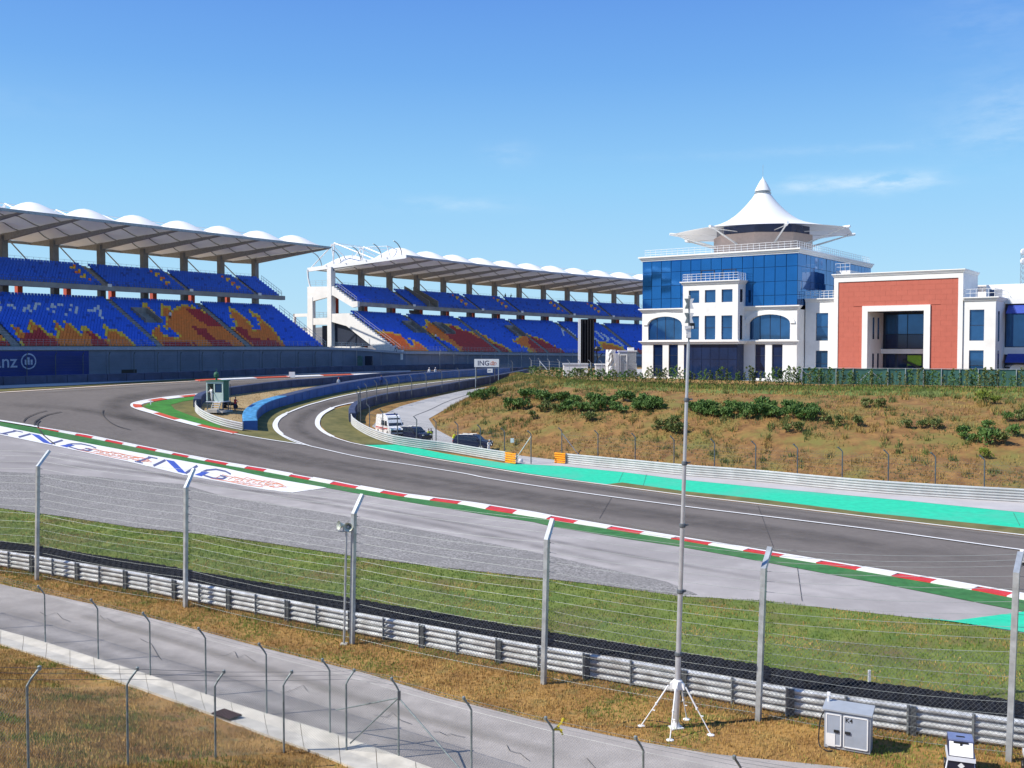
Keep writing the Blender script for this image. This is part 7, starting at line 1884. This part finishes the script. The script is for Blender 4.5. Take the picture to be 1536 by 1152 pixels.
person('person in bright yellow jacket bending at the back of the off-road car', on(680, 669), -.2, YL, BL, 'lean', vest=YL)
person('person in green and yellow standing close to the off-road car', on(686, 671), -.6, (.25, .45, .06), NV, 'stand', vest=YL)
person('person in white bending over the guardrail in front of the off-road car', on(733, 682), -1.2, WH, WH, 'lean', cap=WH)
person('person in white with a red cap behind the infield tyre barrier', on(508, 584) , -1.0, WH, RD, 'stand', cap=RD)
person('person in blue standing behind the infield tyre barrier', on(572, 579), -1.2, BL, NV, 'stand')
person('person in white on the left of a pair beside the far kerb', on(644, 566.5), -1.6, WH, WH, 'walk', cap=WH)
person('person in white on the right of a pair beside the far kerb', on(653, 566), -1.0, WH, BL, 'walk', cap=WH)
kq = lambda px, S, v, z, lo, hi: wall_k_v(px, S, v, z, lo, hi)
def wall_k_v(px, S, v, z, lo, hi):
    for _ in range(50):
        m_ = .5 * (lo + hi)
        if proj(S(m_, v, z))[0] < px: lo = m_
        else: hi = m_
    return lo
vu_, zu_ = V0U + DU * NU + .9, ZU0 + .05 + RU * (NU - 1)
person('person standing at the rear rail of the farther grandstand, left of a pair', S2(kq(758, S2, vu_, zu_, 0, 10), vu_, zu_), -.9, BK, BK, 'stand')
person('person standing at the rear rail of the farther grandstand, right of a pair', S2(kq(766, S2, vu_, zu_, 0, 10), vu_, zu_), -.5, BK, NV, 'work')
r_ = 11; person('person in white shirt standing among the orange seats of the left grandstand', S1(kq(256, S1, V0L + DL * r_, ZL0 + RL * r_, -2, 6), V0L + DL * r_ + .1, ZL0 + RL * r_), -.8, WH, BK, 'stand')
r_ = 6; person('person in white shirt low among the blue seats of the farther grandstand', S2(kq(654, S2, V0L + DL * r_, ZL0 + RL * r_, 0, 8), V0L + DL * r_ + .1, ZL0 + RL * r_), -.8, WH, NV, 'stand', sc=.9)
person('person in dark clothes on the concourse at the end of the left grandstand', S1(5.62, 18.0, 20.6), -.8, BK, NV, 'stand')
person('person in pale clothes walking on the wall below the white end wall', S2(-1.2, 1.2, 12.95), -.8, (.5, .52, .6), NV, 'walk')
# white sacks by the off-road car
for i, (px, py, lab) in enumerate(((748, 686, 'white sack on the ground just left of the gate, the left one'), (757, 688, 'white sack on the ground just left of the gate, the right one'))):
    g = G(px, py); b = MB(); b.loft([[g + np.array([r * 1.3 * cos(a), r * sin(a), z]) for a in np.linspace(0, 2 * pi, 10, False)] for r, z in ((.25, 0), (.33, .15), (.28, .4), (.12, .55))]); o = b.build('sack', M_WHITES, smooth=True); tag(o, lab, 'sack')
g = G(781, 694.5); b = MB(); b.loft([[g + np.array([r * cos(a), r * sin(a), z]) for a in np.linspace(0, 2 * pi, 10, False)] for r, z in ((.22, 0), (.27, .2), (.22, .45), (.1, .5))]); o = b.build('bucket', M_GREYL, smooth=True); tag(o, 'small pale tub on the ground beside the orange guardrail end', 'tub')
# ================================================================== VEGETATION
from mathutils.bvhtree import BVHTree
_bm = bmesh.new(); _bm.from_mesh(emb.data); 
EO = Vector(emb.location)
BV = BVHTree.FromBMesh(_bm)
def on_bank(px, py):
    r = ray(px, py); h = BV.ray_cast(Vector((0, 0, CAM_H)) - EO, Vector(tuple(r)).normalized())
    if h[0] is None: return None
    return np.array(h[0] + EO)
def bank_at(x, y):
    h = BV.ray_cast(Vector((x, y, 60)) - EO, Vector((0, 0, -1)))
    return None if h[0] is None else np.array(h[0] + EO)
# ---- blades of grass (nobody could count them)
def blades(name, P, h, w, mats_, lean=.5, hvar=.5, label=None, mat_fn=None, per=3):
    n = len(P); N = n * per
    base = np.repeat(P, per, 0) + np.concatenate([RNG.normal(0, .05, (N, 2)), np.zeros((N, 1))], 1)
    a = RNG.uniform(0, 2 * pi, N); hh = h * (1 + hvar * RNG.uniform(-1, 1, N)); ww = w * RNG.uniform(.6, 1.3, N)
    dx, dy = np.cos(a) * ww / 2, np.sin(a) * ww / 2; la = RNG.uniform(0, 2 * pi, N); ll = hh * lean * RNG.uniform(.2, 1, N)
    V = np.zeros((N * 3, 3)); V[0::3] = base + np.stack([dx, dy, np.full(N, -.02)], 1); V[1::3] = base + np.stack([-dx, -dy, np.full(N, -.02)], 1); V[2::3] = base + np.stack([np.cos(la) * ll, np.sin(la) * ll, hh], 1)
    me = bpy.data.meshes.new(name); me.vertices.add(N * 3); me.vertices.foreach_set('co', V.ravel()); me.loops.add(N * 3); me.loops.foreach_set('vertex_index', np.arange(N * 3, dtype=np.int32)); me.polygons.add(N); me.polygons.foreach_set('loop_start', np.arange(0, N * 3, 3, dtype=np.int32))
    try: me.polygons.foreach_set('loop_total', np.full(N, 3, dtype=np.int32))
    except Exception: pass
    for m_ in mats_: me.materials.append(m_)
    mi = (RNG.random(N) < .5).astype(np.int32) if mat_fn is None else np.repeat(mat_fn(P), per).astype(np.int32)
    me.polygons.foreach_set('material_index', mi); me.update(); me.validate()
    o = bpy.data.objects.new(name, me); C.objects.link(o); o['kind'] = 'stuff'; return o
def scatter(outline_px, n, avoid=None):
    A = np.array([G(p[0], p[1])[:2] for p in densify(outline_px, 25, closed=True)]); lo, hi = A.min(0), A.max(0); out = np.zeros((0, 2))
    while len(out) < n:
        Q = lo + RNG.random((n * 2, 2)) * (hi - lo); Q = Q[inside(Q, A)]; out = np.concatenate([out, Q])
    Q = out[:n]; return np.concatenate([Q, zt(Q[:, 0], Q[:, 1])[:, None]], 1)
def nmask(P, sc, seed): return np.array([mnoise.noise((p[0] * sc, p[1] * sc, seed)) for p in P])
fld = RUN_LO + rev([(p[0], p[1] + 3) for p in TYRE_TOP])
P = scatter(fld, 30000); P[:, 2] += .02
blades('grass', P, .10, .035, [M_BLADE[0], M_BLADE[1]], mat_fn=lambda P: (nmask(P, .35, 3.3) + RNG.normal(0, .28, len(P)) > .32))
strip_ = RAIL_BASE + rev(ROAD_UP[:-1])
P = scatter(strip_, 22000)
dist = nmask(P, .5, 8.8)
blades('dry_grass', P, .085, .035, [M_BLADE[0], M_BLADE[1]], mat_fn=lambda P: (nmask(P, .45, 8.8) + RNG.normal(0, .25, len(P)) > -.22))
# greener fringe growing against the guardrail
Q = offset(NEAR, -.35); Pf = []
for q in densify(Q, .035):
    if mnoise.noise((q[0] * .5, q[1] * .5, 2.0)) + random.gauss(0, .3) > -.1: k = abs(random.gauss(0, .45)); Pf.append((q[0] - .6 * k + random.gauss(0, .1), q[1] - .8 * k, float(zt(*q))))
blades('fringe_grass', np.array(Pf), .17, .04, [M_BLADE[0], M_BLADE[1]], mat_fn=lambda P: RNG.random(len(P)) < .35)
bank_px = GUT_LO[:8] + [(560, 1190), (-60, 1190)]
P = scatter(bank_px, 34000)
P = P[nmask(P, .8, 5.5) + RNG.normal(0, .25, len(P)) > -.28]
blades('dry_grass', P, .095, .028, [M_BLADE[0], M_BLADE[1]], mat_fn=lambda P: (nmask(P, .6, 1.2) + RNG.normal(0, .25, len(P)) > -.28))
P = scatter(ROAD_LO[:9] + rev(GUT_LO[:8]), 10)
# island and verges, far: short tufts
P = scatter([(300, 613), (345, 639), (380, 641), (392, 622), (470, 596), (560, 577), (640, 568), (430, 581), (340, 593)], 2500); P[:, 2] += .08
blades('dry_grass', P, .09, .06, [M_BLADE[1], M_BLADE[1]])
# ---- weeds on the embankment
tri = []
N_ = 24000; Pw = []
wk_ = 0
while len(Pw) < N_:
    i = random.randrange(len(TT) - 1); t = random.random(); f = random.random()
    a = TT[i] + (TT[i + 1] - TT[i]) * f; c = CC[i] + (CC[i + 1] - CC[i]) * f; x, y = (a + (c - a) * t)[:2]
    L_ = np.linalg.norm(TT[i + 1] - TT[i]) * (1 - t) + np.linalg.norm(CC[i + 1] - CC[i]) * t
    if random.random() > L_ / 1.6: continue
    m_ = mnoise.noise((x * .12, y * .12, 3.1)) + .6 * mnoise.noise((x * .4, y * .4, 6.1)) + (.55 if t > .82 else 0) + random.gauss(0, .14)
    if m_ < -.02: continue
    p = bank_at(x, y)
    if p is not None: Pw.append(p)
Pw = np.array(Pw)
blades('weeds', Pw, .27, .06, M_LEAF[2:4], lean=.7, hvar=.6, per=4, mat_fn=lambda P: (nmask(P, .15, 11.) + RNG.normal(0, .2, len(P)) > .18))
Pk = []
while len(Pk) < 9000:
    i = random.randrange(len(TT) - 1); t = random.uniform(.08, .92)
    q = TT[i] + (CC[i] - TT[i]) * t
    if mnoise.noise((q[0] * .1, q[1] * .1, 7.7)) + .3 * sin(pi * t) + random.gauss(0, .2) < .22: continue
    cx_, cy_ = q[0], q[1]
    for _ in range(random.randint(6, 22)):
        p = bank_at(cx_ + random.gauss(0, .28), cy_ + random.gauss(0, .28))
        if p is not None: Pk.append(p)
blades('weed_clumps', np.array(Pk), .46, .085, [M_LEAF[1], M_LEAF[2], M_LEAF[4]], lean=.55, hvar=.6, per=3, mat_fn=lambda P: np.where(nmask(P, .22, 4.) + RNG.normal(0, .12, len(P)) > .12, 1, np.where(RNG.random(len(P)) < .06, 2, 0)))
# ---- shrubs: loose leaf clusters round short stems; every shrub its own thing
def shrub_mesh(seed, n, blobs, leaf, flat=.8):
    r = np.random.default_rng(seed); V, F = [], []
    for k in range(n):
        c, rad = blobs[k % len(blobs)]; d = r.normal(size=3); d /= np.linalg.norm(d); d[2] = abs(d[2]) * flat if r.random() < .8 else d[2] * .6
        p = np.array(c) + d * rad * r.uniform(.55, 1.05); u = r.normal(size=3); u /= np.linalg.norm(u); w = np.cross(u, d + r.normal(size=3) * .5); w /= np.linalg.norm(w) + 1e-9; u = np.cross(w, u)
        L_ = leaf * r.uniform(.6, 1.4); W_ = L_ * .5; o = len(V)
        u = u + np.array([0, 0, .25]); V += [p - u * L_ * .5, p + w * W_ * .5, p + u * L_ * .5, p - w * W_ * .5]; F.append((o, o + 1, o + 2, o + 3))
    return V, F
def mk(name, VF, m): b = MB(); b.add(*VF); return b.mesh(name, m, fix=False)
def stem_mesh(h, n=4):
    b = MB(); r = random.Random(int(h * 100))
    for k in range(n): a = 2 * pi * k / n; b.tube([(0, 0, -.15), (.12 * cos(a), .12 * sin(a), h * .35), (.3 * cos(a) * r.uniform(.6, 1.2), .3 * sin(a), h * .75)], [.035, .025, .01], 5)
    return b.mesh('stems', M_TRUNK)
kinds = []
for s_ in range(4):
    rb = random.Random(s_ + 20); bl = [((rb.uniform(-.5, .5), rb.uniform(-.4, .4), rb.uniform(.3, .7)), rb.uniform(.32, .5)) for _ in range(7)]
    kinds.append((mk('foliage', shrub_mesh(s_, 420, bl, .22), M_LEAF[0]), mk('foliage', shrub_mesh(s_ + 9, 330, bl, .22), M_LEAF[1]), mk('foliage', shrub_mesh(s_ + 30, 260, bl, .2), M_LEAF[4]), stem_mesh(.9 + .02 * s_)))
protos = {}
def shrub(p, size, kind, label, group):
    v = random.randrange(4); key = (v, kind)
    if key not in protos:
        t = thing('shrub', label, 'shrub', p, group); f = child('foliage', kinds[v][kind], t); child('stem', kinds[v][3], t); protos[key] = t; r = t
    else:
        src_ = protos[key]; r = src_.copy(); C.objects.link(r); r.location = tuple(p)
        for ch in PCH[key]: c = ch.copy(); C.objects.link(c); c.parent = r
        r['label'] = label
    if key not in PCH: PCH[key] = [o for o in bpy.data.objects if o.parent == r]
    r['group'] = group; r.rotation_euler = (0, 0, random.uniform(0, 6.28)); s = size * random.uniform(.85, 1.2); r.scale = (s * random.uniform(.85, 1.15), s * random.uniform(.85, 1.15), s * random.uniform(1.05, 1.4))
    return r
PCH = {}
def row(x0, x1, y0, y1, step, size, kind, label, group, jit=2.0):
    x = x0
    while x <= x1:
        y = y0 + (y1 - y0) * (x - x0) / max(1, x1 - x0) + random.uniform(-jit, jit); p = on_bank(x, y)
        if p is not None: shrub(p - np.array([0, 0, .1]), size, kind, label, group)
        x += step * random.uniform(.8, 1.2)
GA, GB = 'dark shrubs planted in rows on the embankment', 'olive bushes on the embankment'
LA = 'dark green shrub planted in a row on the brown embankment'; LB = 'olive green bush growing among dry weeds on the embankment'
for r_ in ((786, 832, 599, 602, 9.5), (838, 872, 604, 606, 9), (886, 922, 604, 606, 9), (936, 958, 604, 606, 10), (962, 996, 608, 614, 9), (764, 790, 614, 616, 10), (846, 858, 616, 618, 9), (872, 903, 618, 619, 9), (922, 940, 618, 619, 9), (955, 990, 617, 616, 9), (1036, 1086, 617, 622, 10), (1050, 1092, 624, 626, 10), (1096, 1140, 618, 622, 10), (1120, 1172, 627, 627, 10), (1140, 1168, 615, 617, 10), (1180, 1222, 619, 622, 10), (1190, 1224, 628, 629, 10), (708, 726, 600, 601, 8), (730, 746, 594, 594, 8)):
    row(*r_, 1.18, 0, ('dark shrub at the far left tip of the embankment beside the concrete road' if r_[0] < 750 else 'dark shrub in the %s of two planted rows, %s of the mast on the embankment' % ('upper' if r_[2] < 612 or (r_[0] > 1030 and r_[2] < 623) else 'lower', 'left' if r_[0] < 1030 else 'right')), GA)
for r_ in ((812, 838, 616, 617, 11), (904, 918, 612, 614, 12), (986, 1026, 646, 650, 12), (1000, 1020, 640, 640, 12), (1078, 1110, 623, 624, 12), (800, 806, 628, 628, 9), (880, 892, 634, 634, 9), (1180, 1200, 650, 650, 14), (1240, 1300, 636, 640, 22), (1360, 1420, 640, 648, 22), (1300, 1330, 610, 612, 18)):
    row(*r_, 1.0, 1, 'olive bush among dry weeds ' + ('below the planted rows left of the mast' if r_[2] > 627 and r_[0] < 1030 else 'inside the planted rows left of the mast' if r_[0] < 1030 else 'inside the planted rows just right of the mast' if r_[0] < 1150 else 'on the open slope below the red portal'), GB)
for px, py, s_, k, lab in ((1446, 659, 1.15, 0, 'rounded dark shrub standing alone left of the lower right shrub cluster'), (1462, 664, .8, 0, 'small dark shrub just right of the rounded lone shrub'), (1484, 667, 1.2, 0, 'dark shrub in the middle of the lower right shrub cluster'), (1492, 659, .9, 0, 'dark shrub at the upper side of the lower right shrub cluster'),
                           (1504, 666, 1.1, 1, 'pale olive shrub on the right of the lower right shrub cluster'), (1520, 655, .95, 0, 'dark shrub above and right of the lower right cluster'), (1482, 645, .85, 0, 'small dark shrub above the lower right cluster'), (1469, 648, .6, 0, 'tiny dark shrub above left of the lower right cluster'), (1512, 633, .9, 0, 'small dark shrub left of the olive bush at the right edge'), (1530, 631, 1.2, 1, 'olive bush at the right edge high on the embankment'),
                           (1478, 607, 1.35, 2, 'bright yellow green bush high on the right of the embankment'), (1492, 606, 1.1, 2, 'smaller yellow green bush beside the bright one on the right'), (1479, 688, .9, 2, 'yellow flowering weed clump near the foot of the embankment at right')):
    p = on_bank(px, py)
    if p is not None: shrub(p - np.array([0, 0, .1]), s_, k, lab, 'lone bushes on the right of the embankment')
# ---- young hedge and slim trees along the crest
def slim_mesh(seed, h, w, n, leaf):
    r = np.random.default_rng(seed); bl = [((r.normal(0, w * .35), r.normal(0, w * .35), h * (.18 + .8 * k / 9)), w * (1.0 - .55 * k / 9) * r.uniform(.7, 1.2)) for k in range(10)]
    return shrub_mesh(seed, n, bl, leaf, 1.0)
slim = [(mk('foliage', slim_mesh(50 + k, 2.1, .34, 210, .19), M_LEAF[k % 2]), (lambda b: b.mesh('trunk', M_TRUNK))(MB().tube([(0, 0, -.2), (.02, .01, .8), (0, 0, 1.5)], [.03, .025, .01], 5))) for k in range(4)]
hed = [(mk('foliage', slim_mesh(70 + k, 1.7, .5, 260, .2), M_LEAF[(k + 1) % 2]), (lambda b: b.mesh('trunk', M_TRUNK))(MB().tube([(0, 0, -.2), (.02, .01, .5), (0, 0, .9)], [.04, .03, .01], 5))) for k in range(4)]
cyp = (mk('foliage', slim_mesh(91, 2.3, .40, 330, .15), M_LEAF[0]), slim[0][1])
def crest_pt(px):
    y = float(np.interp(px, [c[0] for c in crest], [c[1] for c in crest])); return GZ(px, y, PLZ)
def plant(nm, meshes, p, s, label, group, cat):
    t = thing(nm, label, cat, p, group, rz=random.uniform(0, 6.28)); child('foliage', meshes[0], t); child('trunk', meshes[1], t); t.scale = (s * random.uniform(.85, 1.2), s * random.uniform(.85, 1.2), s); return t
x = 797
while x < 968:
    p = crest_pt(x) + np.array([0, random.uniform(-.6, .5), -.05]); plant('hedge_shrub', hed[random.randrange(4)], p, random.uniform(.8, 1.15), ('young bushy hedge shrub on the crest left of the black screen' if x < 870 else 'young bushy hedge shrub on the crest right of the black screen'), 'hedge on the crest', 'shrub'); x += random.uniform(4.5, 7)
x = 968
while x < 1540:
    p = crest_pt(x) + np.array([0, random.uniform(-.3, .4), -.05])
    plant('young_tree', slim[random.randrange(4)], p, random.uniform(.75, 1.25), ('slim young tree on the crest in front of the white glass building' if x < 1200 else 'slim young tree on the crest before the green screen fence, left of the entrance' if x < 1300 else 'slim young tree on the crest before the green screen fence, under the portal' if x < 1445 else 'slim young tree on the crest before the green screen fence, under the right wing'), 'young trees along the crest', 'tree'); x += random.uniform(5, 10) if x > 1190 else random.uniform(4, 8)
for px, s_, lab in ((1178, .8, 'short dark cypress on the crest, left of the taller cypress'), (1188, 1.12, 'dark cone shaped cypress on the crest beside the corner of the glass building'), (1203, .75, 'short dark cypress at the left end of the green screen fence'), (1312, .95, 'dark round topped shrub in front of the portal entrance')):
    plant('cypress', cyp, crest_pt(px) + np.array([0, 1.2, 0]), s_, lab, None, 'cypress')
p = crest_pt(1078) ; plant('hedge_shrub', (mk('foliage', slim_mesh(99, 1.5, .55, 200, .17), M_LEAF[4]), hed[0][1]), crest_pt(990), .9, 'bright yellow shrub on the crest left of the porch', None, 'shrub')
Pc = []
for _ in range(9000):
    i = random.randrange(len(CC) - 1); q = CC[i] + (CC[i + 1] - CC[i]) * random.random(); k = random.uniform(-4.0, 1.6); Pc.append((q[0], q[1] + k, PLZ - max(0, -k - .2) * .10 - .03))
blades('crest_grass_tufts', np.array(Pc), .30, .10, [M_BLADE[0], M_LEAF[3]], per=4)
# far treeline on the hill in the gap
Pt = []
tb = MB()
for k in range(90):
    a = radians(random.uniform(-20, -6)); D_ = random.uniform(860, 930); pz = 8 + 14 + random.uniform(-1, 2)
    V_, F_ = shrub_mesh(k, 26, [((0, 0, 1.5), 2.6), ((1.5, 0, 1), 2.0)], 2.4); tb.add([np.array(v) + np.array([D_ * sin(a), D_ * cos(a), pz]) for v in V_], F_)
o = tb.build('treeline', M_LEAF[0], fix=False); o['kind'] = 'stuff'
_bm.free()
